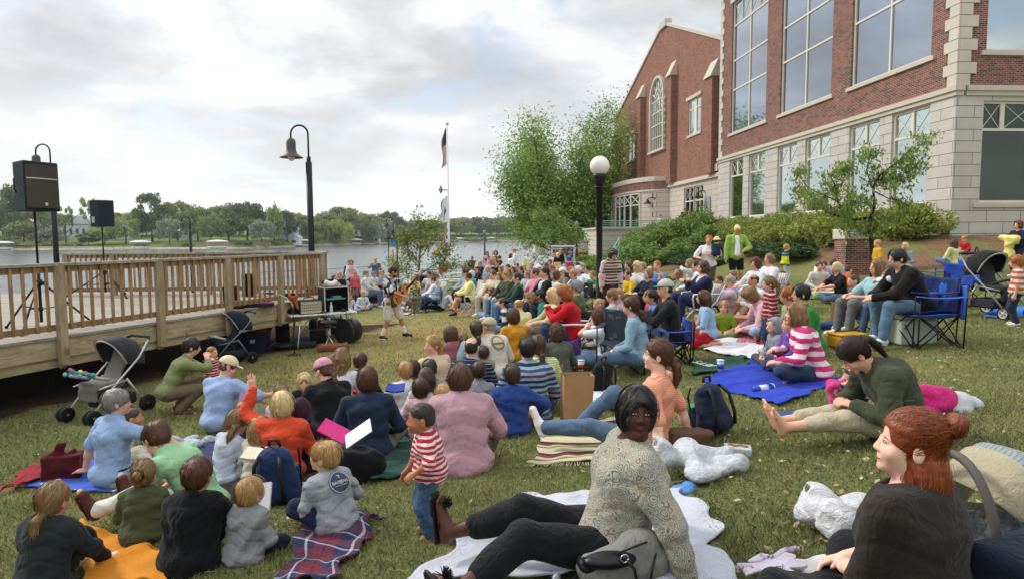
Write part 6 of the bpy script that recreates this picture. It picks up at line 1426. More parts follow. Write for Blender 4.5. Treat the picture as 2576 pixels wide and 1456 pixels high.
 for i,(a,c) in enumerate([(-.3,'#7fae3a'),(-.1,'#c9b23a'),(.1,'#c2452f'),(.3,'#a8232a')]): S=SDF(.03); S.ell((a,0,h+.0),(.16,.18,.11)); sd_obj(S,'cloth',cloth(c),.025,T,(.012,22,i))
 P=G(742,876); o=sdthing('guitar_case','long black guitar case lying flat under the deck','guitar case',P,.12,plain('#1c1c1e',.55),lambda S:(S.boxr((0,0,.07),(.42,.13,.04),.03),S.ell((-.28,0,.07),(.26,.22,.07)),S.ell((.05,0,.07),(.2,.18,.07))),.022,(.002,20,2))
 P=G(800,862); o=sdthing('case','upright black instrument case against the deck pile','case',P,.3,plain('#1a1a1c',.55),lambda S:S.boxr((0,0,.16),(.16,.06,.14),.02),.02)
 P=G(838,880); T=thing('satchel','brown leather satchel lying open under the table','bag',P,.3); S=SDF(.02); S.boxr((0,0,.06),(.3,.16,.03),.03); sd_obj(S,'bag_body',plain('#70402a',.5,bs=40),.02,T,(.004,30,1)); S=SDF(.02); S.boxr((.02,-.02,.12),(.28,.15,.008),.012); sd_obj(S,'flap',plain('#8a5336',.5,bs=40),.014,T,(.006,18,3))
stage()
def pier():
 P=np.array([*at(2143,680,21.3)[:2],0.]); P[2]=float(gz(P[0],P[1])); zt=at(2143,578,21.3)[2]-P[2]; T=thing('brick_pier','square brick pier with sloping stone cap and bronze plaque','pier',P,-.05)
 m=MB(); m.box((0,0,(zt-.3)/2-.1),(.82,.82,zt-.3+.2)); m.build('brick_body',BRICK,T); m=MB(); m.prism([(-.45,0),(.45,0),(.45,.32),(-.45,.20)],-.46,.46,Matrix.Rotation(PI/2,3,'Z'),(0,0,zt-.3)); m.build('cap',TRIM,T,bevel=.01)
 m=MB(); m.add([(-.32,-.36,.01),(.32,-.36,.01),(.32,.3,.095),(-.32,.3,.095)],[(0,1,2,3)]); o=m.build('plaque',plain('#4c4f55',.35,.6,bump=.3,bs=60),T); o.location=(0,0,zt-.3+.225)
pier()
def strip(name,pts,w,mat,h=.0,kind='structure'):
 V=[];n=len(pts)
 for i,p in enumerate(pts):
  d=nrm(np.array(pts[min(i+1,n-1)])-np.array(pts[max(i-1,0)])); q=np.array([-d[1],d[0]])*w/2
  for s in(-1,1): x,y=p[0]+q[0]*s,p[1]+q[1]*s; V.append((x,y,float(gz(x,y))+.03+h))
 m=MB(); m.add(V,[(2*i,2*i+1,2*i+3,2*i+2) for i in range(n-1)]); o=m.build(name,mat)
 md=o.modifiers.new('s','SOLIDIFY'); md.thickness=.12+h; md.offset=-1; o.data.update(); tag(o,kind=kind); return o
strip('path',[tuple(np.linspace(G(1690,752)[i],G(2330,748)[i],6)[k] for i in(0,1)) for k in range(6)],.55,plain('#b5ac98',.9,var=.15,vs=3,bs=30))
strip('waterside_path',[(-9,40),(-5,44),(0,50),(3,54),(7,55)],2.6,plain('#b3aca0',.9,var=.15,vs=2,bs=20))
def blanket(c4,mat,label,group=None,wr=.012,seed=0,name='blanket',fringe=None,cat='blanket',edge=.05,lump=None,n=46,z=.018,plane=None):
 W=[ground(u,v) for u,v in c4] if plane is None else [np.array(p,float) for p in c4]; r=np.random.default_rng(seed+17)
 ph=r.uniform(0,6.28,8); V=np.zeros((n+1,n+1,3)); L1=np.linalg.norm(W[1]-W[0]); L2=np.linalg.norm(W[3]-W[0]); UV=[]
 u,v=np.meshgrid(np.linspace(0,1,n+1),np.linspace(0,1,n+1),indexing='ij')
 P=(W[0][None,None]*((1-u)*(1-v))[...,None]+W[1]*(u*(1-v))[...,None]+W[2]*(u*v)[...,None]+W[3]*((1-u)*v)[...,None])
 ed=np.sin(v*9+ph[0])*.6+np.sin(v*21+ph[1])*.4; ed2=np.sin(u*8+ph[2])*.6+np.sin(u*19+ph[3])*.4
 d1=nrm(W[1]-W[0]); d2=nrm(W[3]-W[0]); P=P+d1*(ed*edge*(2*u-1))[...,None]+d2*(ed2*edge*(2*v-1))[...,None]
 X,Y=P[...,0],P[...,1]; Z=gz(X,Y)+z
 h=0
 for i in range(7):
  a=r.uniform(0,3.14); f=r.uniform(5,15); w=np.sin(f*(X*math.cos(a)+Y*math.sin(a))+ph[i]+1.3*np.sin(f*.4*(Y*math.cos(a)-X*math.sin(a)))); h=h+np.maximum(w-.35,0)**1.5*r.uniform(.5,1.2)
 Z=Z+wr*h
 for (lx,ly,lr,lh) in (lump or []):
  g=ground(lx,ly); Z=Z+lh*np.exp(-((X-g[0])**2+(Y-g[1])**2)/lr**2)
 V=np.stack([X,Y,Z],-1).reshape(-1,3); k=n+1
 i,j=np.meshgrid(np.arange(n),np.arange(n),indexing='ij'); b=(i*k+j).ravel(); Q=np.stack([b,b+k,b+k+1,b+1],1)
 me=mesh_np(name,V,Q,(mat,)); uvl=me.uv_layers.new(name='UVMap'); uu=np.stack([u.ravel()*L1,v.ravel()*L2],1)[Q.ravel()]; uvl.data.foreach_set('uv',uu.astype(np.float32).ravel())
 o=put(bpy.data.objects.new(name,me)); md=o.modifiers.new('s','SOLIDIFY'); md.thickness=.012; md.offset=-1; tag(o,label,cat,group)
 BLOCK.append([tuple(w[:2]) for w in W])
 if fringe:
  m=MB()
  for a,b_ in fringe:
   for t in np.linspace(.02,.98,34):
    p=W[a]+(W[b_]-W[a])*t; q=p+nrm(p-(W[0]+W[1]+W[2]+W[3])/4)*.07; m.tube([(p[0],p[1],float(gz(p[0],p[1]))+.02),(q[0]+r.uniform(-.02,.02),q[1],float(gz(q[0],q[1]))+.01)],.004,4)
  m.build('fringe',mat,o)
 return o
def camp_chair(loc,rz,label,col,s=1.,hi=1.,back=None,group='folding camp chairs on the lawn',bag=None):
 T=thing('camp_chair',label,'chair',loc,rz,group); fb=cloth(col,rough=.6); st=plain('#17181b',.35,.3,bump=0)
 w,d,h=.27*s,.24*s,.42*s; bh=.86*s*hi; f=[(-w-.05,d,0),(w+.05,d,0),(w+.05,-d-.03,0),(-w-.05,-d-.03,0)]
 F={0:(-w,d,h),1:(w,d,h),2:(w,-d,h),3:(-w,-d,h)}
 def leg(*ps):
  m=MB(); m.tube(ps,.0095,7); m.build('leg',st,T)
 A=.64*s
 leg(f[0],(-w-.05,d*.95,A)); leg(f[1],(w+.05,d*.95,A)); leg(f[2],(w+.06,-d-.05,bh)); leg(f[3],(-w-.06,-d-.05,bh))
 for a,b in ((0,1),(1,0),(1,2),(2,1),(2,3),(3,2),(3,0),(0,3)): leg(f[a],F[b])
 m=MB()
 for p in f: m.box((p[0],p[1],.012),(.035,.035,.025))
 m.build('foot_cap',BLK2,T)
 def sheet(nm,P,nu,nv,thick=.01,lab=None):
  V=[];n=nu+1
  for i in range(nu+1):
   for j in range(nv+1): V.append(P(i/nu,j/nv))
  Q=[[i*(nv+1)+j,(i+1)*(nv+1)+j,(i+1)*(nv+1)+j+1,i*(nv+1)+j+1] for i in range(nu) for j in range(nv)]
  o=put(bpy.data.objects.new(nm,mesh_np(nm,V,Q,(back if nm=='backrest' and back else fb,))),T); md=o.modifiers.new('s','SOLIDIFY'); md.thickness=thick; return o
 sheet('seat',lambda a,b:((a*2-1)*w*1.02,(b*2-1)*d*1.05,h-.075*s*math.sin(a*PI)*(1-.4*abs(b*2-1))+.012*math.sin(a*11+b*5)),12,10)
 sheet('backrest',lambda a,b:((a*2-1)*(w+.06),-d-.05-.07*math.sin(a*PI)*(.4+.6*math.sin(b*PI*.8))+.006*math.sin(a*15+b*8),h-.06*s+(bh-h+.05*s)*b-.03*math.sin(a*PI)*b),12,12)
 for sx in(-1,1): sheet('armrest',lambda a,b:(sx*(w+.055)+(a-.5)*.085,-d-.03+(2*d+.06)*b,A-.02*math.sin(b*PI)+.004),4,8)
 return T
def lawn_chair(loc,rz,label,frame='#dcdcd8',web=None,s=1.,group='tubular lawn chairs',arms=True):
 T=thing('lawn_chair',label,'chair',loc,rz,group); fm=plain(frame,.35,.2,bump=0); wb=web or cloth('#d8d4cc','stripe','#a39c92',14,.4,'X',rough=.6)
 w,h,bh=.27*s,.38*s,.86*s
 m=MB(); m.tube([(-w,.26,0),(-w,.26,.02),(-w,-.2,h*1.4),(-w,-.36,bh),(w,-.36,bh),(w,-.2,h*1.4),(w,.26,.02),(w,.26,0)],.012,8); m.build('back_frame',fm,T)
 m=MB(); m.tube([(-w*.97,-.3,0),(-w*.97,.0,h*.8),(-w*.97,.24,h),(w*.97,.24,h),(w*.97,.0,h*.8),(w*.97,-.3,0)],.012,8); m.tube([(-w,-.3,.02),(w,-.3,.02)],.012,6); m.build('leg_frame',fm,T)
 if arms:
  for sx in(-1,1): m=MB(); m.tube([(sx*w,-.27,.60),(sx*w*1.06,.0,.61),(sx*w*1.06,.26,.60),(sx*w,.27,.52),(sx*w,.24,h)],.016,8); m.build('armrest',fm,T)
 m=MB(); m.box((0,.02,h),(w*1.9,.46,.012)); m.build('seat',wb,T)
 M=Matrix.Rotation(-.32,3,'X'); m=MB(); m.box((0,-.285,(h+bh)/2+.03),(w*1.9,.012,bh-h-.04),M=None); o=m.build('backrest',wb,T);
 me=o.data
 for v in me.vertices: v.co.y-= (v.co.z-(h+bh)/2)*.30
 return T
def wheel(T,c,r,th=.035,nm='wheel',tyre='#1c1c1e',rim='#c2c0b6'):
 Mx=Matrix.Rotation(PI/2,3,'Y'); m=MB(); W=thing
 o=MB(); o.lathe([(r*.80,-th/2),(r,-th/2),(r,th/2),(r*.80,th/2),(r*.80,-th/2)],20,c,Mx); w=o.build(nm,plain(tyre,.7),T)
 m=MB(); m.lathe([(r*.66,-th*.35),(r*.80,-th*.35),(r*.80,th*.35),(r*.66,th*.35),(r*.66,-th*.35)],20,c,Mx); m.lathe([(.02,-th*.5),(.02,th*.5)],8,c,Mx)
 for i in range(5): a=i*PI*2/5; m.bar(c,(c[0],c[1]+r*.7*math.cos(a),c[2]+r*.7*math.sin(a)),.022,.012,up=(1,0,0))
 m.build('rim',plain(rim,.5,bump=0),w)
def stroller(loc,rz,label,hood,seat,frame='#b9bab8',s=1.,kind='full',toys=False,bags=None):
 T=thing('stroller',label,'stroller',loc,rz); T.scale=(s,)*3; fm=plain(frame,.35,.4,bump=0); hd=cloth(hood,rough=.7); st=cloth(seat,rough=.8)
 for sx in(-1,1):
  m=MB(); m.tube([(sx*.24,.42,.10),(sx*.25,.12,.42),(sx*.25,-.30,.78),(sx*.22,-.48,1.0)],.014,8); m.build('side_tube',fm,T)
  m=MB(); m.tube([(sx*.25,-.36,.12),(sx*.25,-.10,.52)],.014,8); m.tube([(sx*.25,.30,.45),(sx*.25,-.12,.50)],.012,8); m.build('strut',fm,T)
 m=MB(); m.tube([(-.22,-.48,1.0),(-.18,-.53,1.03),(.18,-.53,1.03),(.22,-.48,1.0)],.02,8); m.build('handle',BLK2,T)
 for c in((-.26,.42,.10),(.26,.42,.10)):
  for o in(-.035,.035): wheel(T,(c[0]+o,c[1],c[2]),.10)
 for c in((-.27,-.38,.12),(.27,-.38,.12)): wheel(T,c,.12,.04)
 S=SDF(.03); S.boxr((0,.08,.46),(.17,.17,.015),.035); S.cap((0,-.06,.48),(0,-.24,.86),.05,.05,side=(1,0,0),asp=3.3); S.boxr((0,.27,.36),(.14,.02,.08),.02); sd_obj(S,'seat',st,.02,T,(.006,24,3))
 def hoodm(a0,a1,R,nm,mt,cz=.72,cy=-.12,wx=.235,nn=11,rib=.012):
  V=[];nv=14
  for i in range(nn+1):
   a=a0+(a1-a0)*i/nn; rr=R*(1+rib*(1 if i%3==0 else -1))
   for j in range(nv+1):
    b=-PI/2+PI*j/nv; x=wx*math.copysign(abs(math.sin(b))**.6,b); q=rr*abs(math.cos(b))**.55; V.append((x,cy+q*math.cos(a),cz+q*math.sin(a)))
  Q=[[i*(nv+1)+j,i*(nv+1)+j+1,(i+1)*(nv+1)+j+1,(i+1)*(nv+1)+j] for i in range(nn) for j in range(nv)]
  o=put(bpy.data.objects.new(nm,mesh_np(nm,V,Q,(mt,))),T); md=o.modifiers.new('s','SOLIDIFY'); md.thickness=.012; return o
 hoodm(math.radians(62),math.radians(190),.36,'hood',hd)
 m=MB(); m.tube([(.24*math.sin(b),-.12+.365*abs(math.cos(b))**.55*math.cos(math.radians(62)),.72+.365*abs(math.cos(b))**.55*math.sin(math.radians(62))) for b in np.linspace(-PI/2,PI/2,15)],.014,6); m.build('hood_bow',plain('#a9a498',.5),T)
 S=SDF(.03); S.boxr((0,-.06,.22),(.17,.20,.05),.03); S.boxr((0,-.06,.27),(.13,.15,.05),.03,k=.01,op=-1); sd_obj(S,'basket',plain('#2a2c30',.9,bs=90),.022,T)
 m=MB(); m.tube([(-.24,.14,.55),(-.2,.34,.62),(0,.38,.63),(.2,.34,.62),(.24,.14,.55)],.022,8); m.build('tray_bar',plain('#b5b0a4' if kind!='dark' else '#26282c',.6),T)
 if kind=='full': S=SDF(.02); S.boxr((0,.33,.62),(.17,.06,.006),.02); sd_obj(S,'tray',plain('#8f9092',.5),.018,T)
 if toys:
  cols=['#3f9f6f','#3c6fc0','#d8b23a','#c9432f','#5fb5c9','#e0d34a']; r=random.Random(2)
  for i in range(11):
   o=MB(); o.ball((-.26+.052*i,.37+.02*math.sin(i*2),.66+.03*math.sin(i*3)),(.036,.03,.032),8); t=o.build('rattle',plain(cols[i%6],.4),T)
  m=MB(); m.tube([(-.28,.36,.62),(-.1,.39,.68),(.1,.39,.68),(.28,.36,.62)],.012,6); m.build('toy_bar',plain('#3f9f6f',.5),T)
 return T
def backpack(loc,rz,label,col,s=1.,trim='#17181a',cat='backpack',lie=0,group=None):
 T=thing('backpack',label,cat,loc,rz,group); T.scale=(s,)*3; c=cloth(col,rough=.7); tm=plain(trim,.6);
 M=[(1,0,0),(0,math.cos(lie),math.sin(lie)),(0,-math.sin(lie),math.cos(lie))]; o=lambda x,y,z:(x,y*math.cos(lie)-z*math.sin(lie),y*math.sin(lie)+z*math.cos(lie)+.08*math.sin(lie))
 S=SDF(.03); S.cap(o(0,0,.10),o(0,.01,.30),.105,.085,side=(1,0,0),asp=1.5); S.ell(o(0,0,.06),(.155,.11,.07),M); sd_obj(S,'bag_body',c,.012,T,(.005,24,int(s*10)))
 S=SDF(.02); S.boxr(o(0,-.12,.14),(.085,.02,.065),.02,M); sd_obj(S,'front_pocket',cloth(col,rough=.7),.011,T,(.003,24,5))
 m=MB(); m.tube([o(-.13,-.04,.36),o(-.1,-.115,.30),o(-.105,-.125,.05)],.007,5); m.tube([o(.13,-.04,.36),o(.1,-.115,.30),o(.105,-.125,.05)],.007,5); m.tube([o(-.09,-.147,.205),o(.09,-.147,.205)],.005,5); m.build('zip',tm,T)
 m=MB(); m.tube([o(-.04,.02,.39),o(-.03,.03,.43),o(.03,.03,.43),o(.04,.02,.39)],.011,6); m.build('handle',tm,T)
 for sx in(-1,1): m=MB(); m.tube([o(sx*.07,.09,.34),o(sx*.09,.125,.28),o(sx*.10,.125,.14),o(sx*.10,.10,.05)],.013,6); m.build('strap',tm,T)
 return T
def plastic_bag(loc,rz,label,s=1.,col='#cfd2d6',seed=1,cat='plastic bag'):
 t=NT('thin_plastic',.3,0,.5); t.color(t.hsv((*srgb(col),1),v=t.math('MULTIPLY_ADD',t.noise(t.co(),7,3),.2,.95))); t.b.inputs['Subsurface Weight'].default_value=.5; t.b.inputs['Subsurface Radius'].default_value=(.05,.05,.05); t.bump(t.noise(t.co(),11,5,.65,2.),1.,.06)
 S=SDF(.04); r=np.random.default_rng(seed)
 for i in range(9): a=r.uniform(0,6.28); q=r.uniform(.05,.17); S.ell((q*math.cos(a)*1.3,q*math.sin(a),r.uniform(.03,.11)),(r.uniform(.08,.14),r.uniform(.06,.10),r.uniform(.04,.09)),k=.03)
 for a in(.4,1.): S.cap((-.12,.02,.13),(-.22-.05*a,.08*a,.16+.05*a),.022,.010,k=.02); S.cap((-.22-.05*a,.08*a,.16+.05*a),(-.30,.04,.10),.010,.007,k=.01)
 V,Q=S.mesh(.013,(.013,24,seed)); o=put(bpy.data.objects.new('plastic_bag',mesh_np('plastic_bag',V*s,Q,(t.m,)))); o.location=Vector([float(a) for a in loc]); o.rotation_euler=(0,0,rz); tag(o,label,cat); return o
def cooler(loc,rz,label,body,lid,w=.34,d=.22,h=.26,soft=False,cat='cooler'):
 T=thing('cooler',label,cat,loc,rz); m=MB(); m.box((0,0,h*.42),(w,d,h*.84)); m.build('cooler_body',cloth(body,rough=.6) if soft else plain(body,.5),T,bevel=.025)
 m=MB(); m.box((0,0,h*.93),(w*1.03,d*1.05,h*.16)); m.build('lid',cloth(lid,rough=.6) if soft else plain(lid,.5),T,bevel=.02)
 m=MB(); m.tube([(-w*.5,0,h*.8),(-w*.45,-.0,h*1.12),(w*.45,0,h*1.12),(w*.5,0,h*.8)],.009,6); m.build('handle',plain(lid if not soft else '#1a1c22',.5),T); return T
def carton(loc,rz,label,w,d,h,col='#a37b50',name='cardboard_box',cat='box',mark=None):
 T=thing(name,label,cat,loc,rz); m=MB(); m.box((0,0,h/2),(w,d,h)); m.build('box_body',plain(col,.85,var=.15,vs=4),T,bevel=.004)
 m=MB(); m.box((0,0,h+.004),(.05,d,.004)); m.build('tape',plain('#b59566',.5),T)
 if mark: m=MB(); m.box((w*.1,-d/2-.003,h*.5),(w*.5,.004,h*.5)); m.build('printed_mark',plain(mark,.8,var=.5,vs=30),T)
 return T
def paper_bag(loc,rz,label,w=.30,d=.18,h=.42):
 T=thing('paper_bag',label,'paper bag',loc,rz); c=plain('#a5815a',.9,var=.15,vs=8,bump=.4,bs=25); m=MB()
 k=[(-w/2,-d/2),(w/2,-d/2),(w/2,d/2),(-w/2,d/2)]; V=[(a,b,0) for a,b in k]+[(a*.98,b*(1.02),h*.5) for a,b in k]+[(a*1.03+.01,b*1.1,h) for a,b in k]
 m.add(V,[(3,2,1,0)]+[(4*j+i,4*j+(i+1)%4,4*j+4+(i+1)%4,4*j+4+i) for j in(0,1) for i in range(4)]); o=m.build('bag_body',c,T); md=o.modifiers.new('s','SOLIDIFY'); md.thickness=.003
 m=MB(); m.box((0,0,.2),(w*.8,d*.7,.36)); m.build('contents',plain('#8a7a66',.9,var=.4,vs=20),T)
 return T
def cup(loc,label,col='#b9c4d8',r=.04,h=.13,rz=0,band=None,lie=False):
 T=thing('cup',label,'cup',loc,rz);
 if lie: T.rotation_euler=(PI/2,0,rz)
 m=MB(); m.lathe([(r*.75,0),(r,h)],16); m.build('cup_body',plain(col,.4,bump=0),T); m=MB(); m.lathe([(r*1.06,h),(r*1.04,h+.012),(.001,h+.014)],16); m.build('lid',plain('#e4e4e2',.3,bump=0),T)
 if band: m=MB(); m.lathe([(r*.84,h*.3),(r*.95,h*.72)],16); o=m.build('band',plain(band,.4,bump=0),T); o.scale=(1.03,1.03,1)
 return T
def text(parent,s,size,mat,M,name='lettering'):
 cu=bpy.data.curves.new(name,'FONT'); cu.body=s; cu.size=size; cu.align_x='CENTER'; cu.align_y='CENTER'; cu.extrude=.0015
 o=bpy.data.objects.new(name+'_src',cu); COL.objects.link(o); dg=bpy.context.evaluated_depsgraph_get(); me=bpy.data.meshes.new_from_object(o.evaluated_get(dg)); bpy.data.objects.remove(o)
 me.materials.clear(); me.materials.append(mat); q=put(bpy.data.objects.new(name,me),parent); q.matrix_local=M; return q
DD={('f',800,628):4.75,('f',210,940):3.7,('f',740,835):4.35,('f',1050,803):3.85,('g',270,957):3.85,('g',705,713):4.15,('g',470,413):5.5,('g',965,272):6.0,('h',715,258):6.4,('h',1440,350):3.2,('i',1400,525):2.25,('h',1545,95):5.2,('b',606,88):41,('b',560,132):33,('b',630,148):32,('b',474,170):33,('b',776,90):36,('b',716,92):35,('b',738,160):28,('a',2300,100):44,('a',2222,182):36,('a',935,314):28,('a',600,388):27,('a',548,388):27,('b',595,258):26,('b',657,265):27,('b',790,252):25,('a',903,286):29,
('c',1165,403):9.1,('b',2285,950):9.3,('e',520,480):9.1,('e',420,375):9.5,('e',588,308):8.7,('c',950,563):11.6,('c',470,508):11.2,('c',548,503):11.2,('b',1722,573):10.,('b',1942,463):11.2,('b',1572,588):10.9,('c',1655,153):12.2,('d',1112,408):13.6,('d',962,458):13.2,('c',945,243):13.8,('d',2080,655):10.2,('c',1112,303):14.6,('c',962,212):15.,('c',1058,143):14.7,('b',1622,308):14.6,('b',1972,245):17.5,('b',1832,196):19,('b',1730,274):18.5,('b',2112,236):18.6,('b',1955,190):19.2,('b',2032,206):19.4,('b',1312,280):16.3,('d',1690,388):16.3,('d',1738,335):17.6,('d',1850,272):17.6,('d',2025,418):15.6,('b',1668,85):31,('b',1612,70):32,('b',905,224):25,('a',815,330):28.5,('a',345,388):27.5,('b',1700,245):21,('c',992,643):10.8,('d',1482,770):8.6,('d',1330,800):9.3,('b',1640,1105):8.6,('h',512,8):9.3,('h',435,25):9.9,('c',1872,338):13.,('a',1352,515):22,('a',1310,470):25}
ZN=dict(a=(1000,780,4.854),b=(1400,780,4.854),c=(1800,780,4.16),d=(2100,680,3.64),e=(2600,680,2.912),f=(0,1000,1.8),g=(600,1000,1.8),h=(1200,1000,1.8),i=(2100,1000,1.8))
def Z(z,x,y): o=ZN[z]; return ((o[0]+x/o[2])*.805,(o[1]+y/o[2])*.805)
STAR=np.array([-2.95,15.4])
def fab(s):
 if not isinstance(s,str): return s
 p=s.split('|');
 if len(p)==1: return cloth(p[0])
 if p[1]=='stripe': return cloth(p[0],'stripe',p[2],float(p[3]),float(p[4]))
 if p[1]=='multi': return cloth(p[0],'multi',p[2].split(','),float(p[3]))
 if p[1]=='voro': return cloth(p[0],'multispeckle',p[2].split(','),float(p[3]))
 if p[1]=='speckle': return cloth(p[0],'speckle',p[2],float(p[3]),float(p[4]))
 if p[1]=='paisley': return cloth(p[0],'paisley',p[0],float(p[3]))
WHO=dict(f='woman',m='man',g='girl',b='boy',t='toddler',p='person')
def P(z,x,y,sex,s,pose,shirt,legs,hair,style,label,face=None,chair=None,d=None,**k):
 d=d or DD.get((z,x,y))
 u,v=Z(z,x,y); q=dict(sex=sex,s=s,pose=pose,shirt=fab(shirt),legs=fab(legs),hair=hair,style=style,label=label,cat='person',**k)
 if d: q['atd']=(u,d)
 else: q['at']=(u,v)
 if face is None:
  g=under(u,v,.86*s if pose not in('chair','stand') else 1.25*s) if not d else np.array([ray(u,590)[0]*d/ray(u,590)[1],d])
  dv=STAR-g[:2]; face=math.degrees(math.atan2(dv[0],dv[1]))+((int(x*7+y*3)%25)-12)
 q['face']=face
 if d and not k.get('lift'):   # the head height seen in the photograph sets the person's size, then the seat height
  w=at(u,v,d); H=w[2]-float(gz(w[0],w[1])); r=H/skeleton(q)['top'][2]; lo,hi=(.84,1.16) if pose=='stand' else ((.93,1.07) if d>8 else (.86,1.12))
  q['s']=s=s*min(max(r,lo),hi); dh=H-skeleton(q)['top'][2]
  if pose=='chair': jj=dict(q.get('J') or {}); jj['h']=max(.47+dh/s,.16); q['J']=jj
 if sex in'gbt' : q.setdefault('bust',0)
 if sex in('m','b','t','g'): q['bust']=0
 T=person(q)
 if chair:
  r=-math.radians(face); L=T.location; sc=max(s,.8)*min(max(q['_J']['P'][2]/q['_J']['s']/.47,.6),1.25); wd=label.split(); cl=' '.join(wd[:11])
  if chair[0]=='c': camp_chair(L,r,'folding chair seating the '+cl,chair[2:],sc*1.05,.95)
  else: lawn_chair(L,r,'tubular lawn chair seating the '+cl,'#e0e0dc' if chair[0]=='w' else '#a9adad',None,sc*1.06)
 return q
K='#17181b'; N_='#1d2438'; W='#dcdcd8'; J_='#52677f'; D_='#2f3d52'; KH='#a79d82'; G_='#8f9091'
def badge(q,txt):
 T=q['_T']; J=q['_J']; sh=[c for c in T.children if c.name.split('.')[0]=='shirt'][0]; me=sh.data; co=np.zeros(len(me.vertices)*3); me.vertices.foreach_get('co',co); co=co.reshape(-1,3)
 s=J['s']; C=J['C']*.72+J['N']*.28-J['fw']*.1*s; X,U,F=J['lat'],J['up'],J['fw']
 if txt is None: C=C+X*.03
 R=(.115 if txt else .105)*(s if txt else 1.05);
 def dep(a,b):
  p=C+X*a+U*b; r=co-p; h=np.abs(r@X)+np.abs(r@U); k=(h<.03)
  return (r[k]@F).min() if k.any() else -.02
 n=20; g=np.linspace(-R*1.02,R*1.02,n); D=np.array([[dep(a,b) for b in g] for a in g])
 for _ in range(2): D[1:-1,1:-1]=(D[:-2,1:-1]+D[2:,1:-1]+D[1:-1,:-2]+D[1:-1,2:])/4*.5+D[1:-1,1:-1]*.5
 def lay(P2,o):
  a,b=P2[:,0],P2[:,1]; i=np.clip((a+R*1.02)/(2.04*R)*(n-1),0,n-1.001); j=np.clip((b+R*1.02)/(2.04*R)*(n-1),0,n-1.001); i0,j0=i.astype(int),j.astype(int); f,h=i-i0,j-j0
  d=D[i0,j0]*(1-f)*(1-h)+D[i0+1,j0]*f*(1-h)+D[i0,j0+1]*(1-f)*h+D[i0+1,j0+1]*f*h
  return C+X*a[:,None]+U*b[:,None]+F*(d-o)[:,None]
 def ring(r0,r1,o,m,nm,sx=1.):
  k=5 if r0<.01 else 2; V=[];N=48
  for i in range(k+1):
   r=r0+(r1-r0)*i/k; a=np.linspace(0,2*PI,N,endpoint=False); V.append(np.stack([r*np.cos(a)*sx,r*np.sin(a)],1))
  V=lay(np.concatenate(V),o); Q=[[i*N+j,i*N+(j+1)%N,(i+1)*N+(j+1)%N,(i+1)*N+j] for i in range(k) for j in range(N)]
  put(bpy.data.objects.new(nm,mesh_np(nm,V,Q,(m,))),T)
 def quad(a0,b0,a1,b1,o,m,nm):
  a,b=np.meshgrid(np.linspace(a0,a1,14),np.linspace(b0,b1,3),indexing='ij'); V=lay(np.stack([a.ravel(),b.ravel()],1),o); Q=[[i*3+j,i*3+j+1,(i+1)*3+j+1,(i+1)*3+j] for i in range(13) for j in range(2)]
  put(bpy.data.objects.new(nm,mesh_np(nm,V,Q,(m,))),T)
 ink=plain('#3f465c' if txt else '#4f5150',.9,bump=0,var=.1,vs=40); pale=plain('#c3c6c8' if txt else '#c9b68c',.9,bump=0,var=.15,vs=30)
 ring(0,R,.004,ink,'print'); ring(R*.9,R*.95,.0055,pale,'print_ring')
 def txtlay(s_,size,cx,cy):
  cu=bpy.data.curves.new('t','FONT'); cu.body=s_; cu.size=size; cu.align_x='CENTER'; cu.align_y='CENTER'; cu.offset=size*.02; o=bpy.data.objects.new('t',cu); COL.objects.link(o); me=bpy.data.meshes.new_from_object(o.evaluated_get(bpy.context.evaluated_depsgraph_get())); bpy.data.objects.remove(o)
  v=np.zeros(len(me.vertices)*3); me.vertices.foreach_get('co',v); v=v.reshape(-1,3); v=lay(v[:,:2]+np.array([cx,cy]),.0075); me.vertices.foreach_set('co',v.ravel()); me.materials.clear(); me.materials.append(pale if txt else plain('#dcd8cc',.9,bump=0)); me.name='lettering'; put(bpy.data.objects.new('lettering',me),T)
 if txt:
  txtlay(txt,R*.36,0,.0); txtlay('Y',R*.42,-R*.05,R*.5); ring(R*.12,R*.17,.007,pale,'print_ring',.8); quad(-R*.6,-R*.32,R*.6,-R*.28,.0065,pale,'print_line')
 else:
  ring(0,R*.78,.0055,pale,'print_centre'); quad(-R*.8,-R*.28,R*.8,-R*.02,.007,plain('#62685a',.9,bump=0),'print_band'); txtlay('C.J.',R*.2,-R*.84,0) if 0 else None
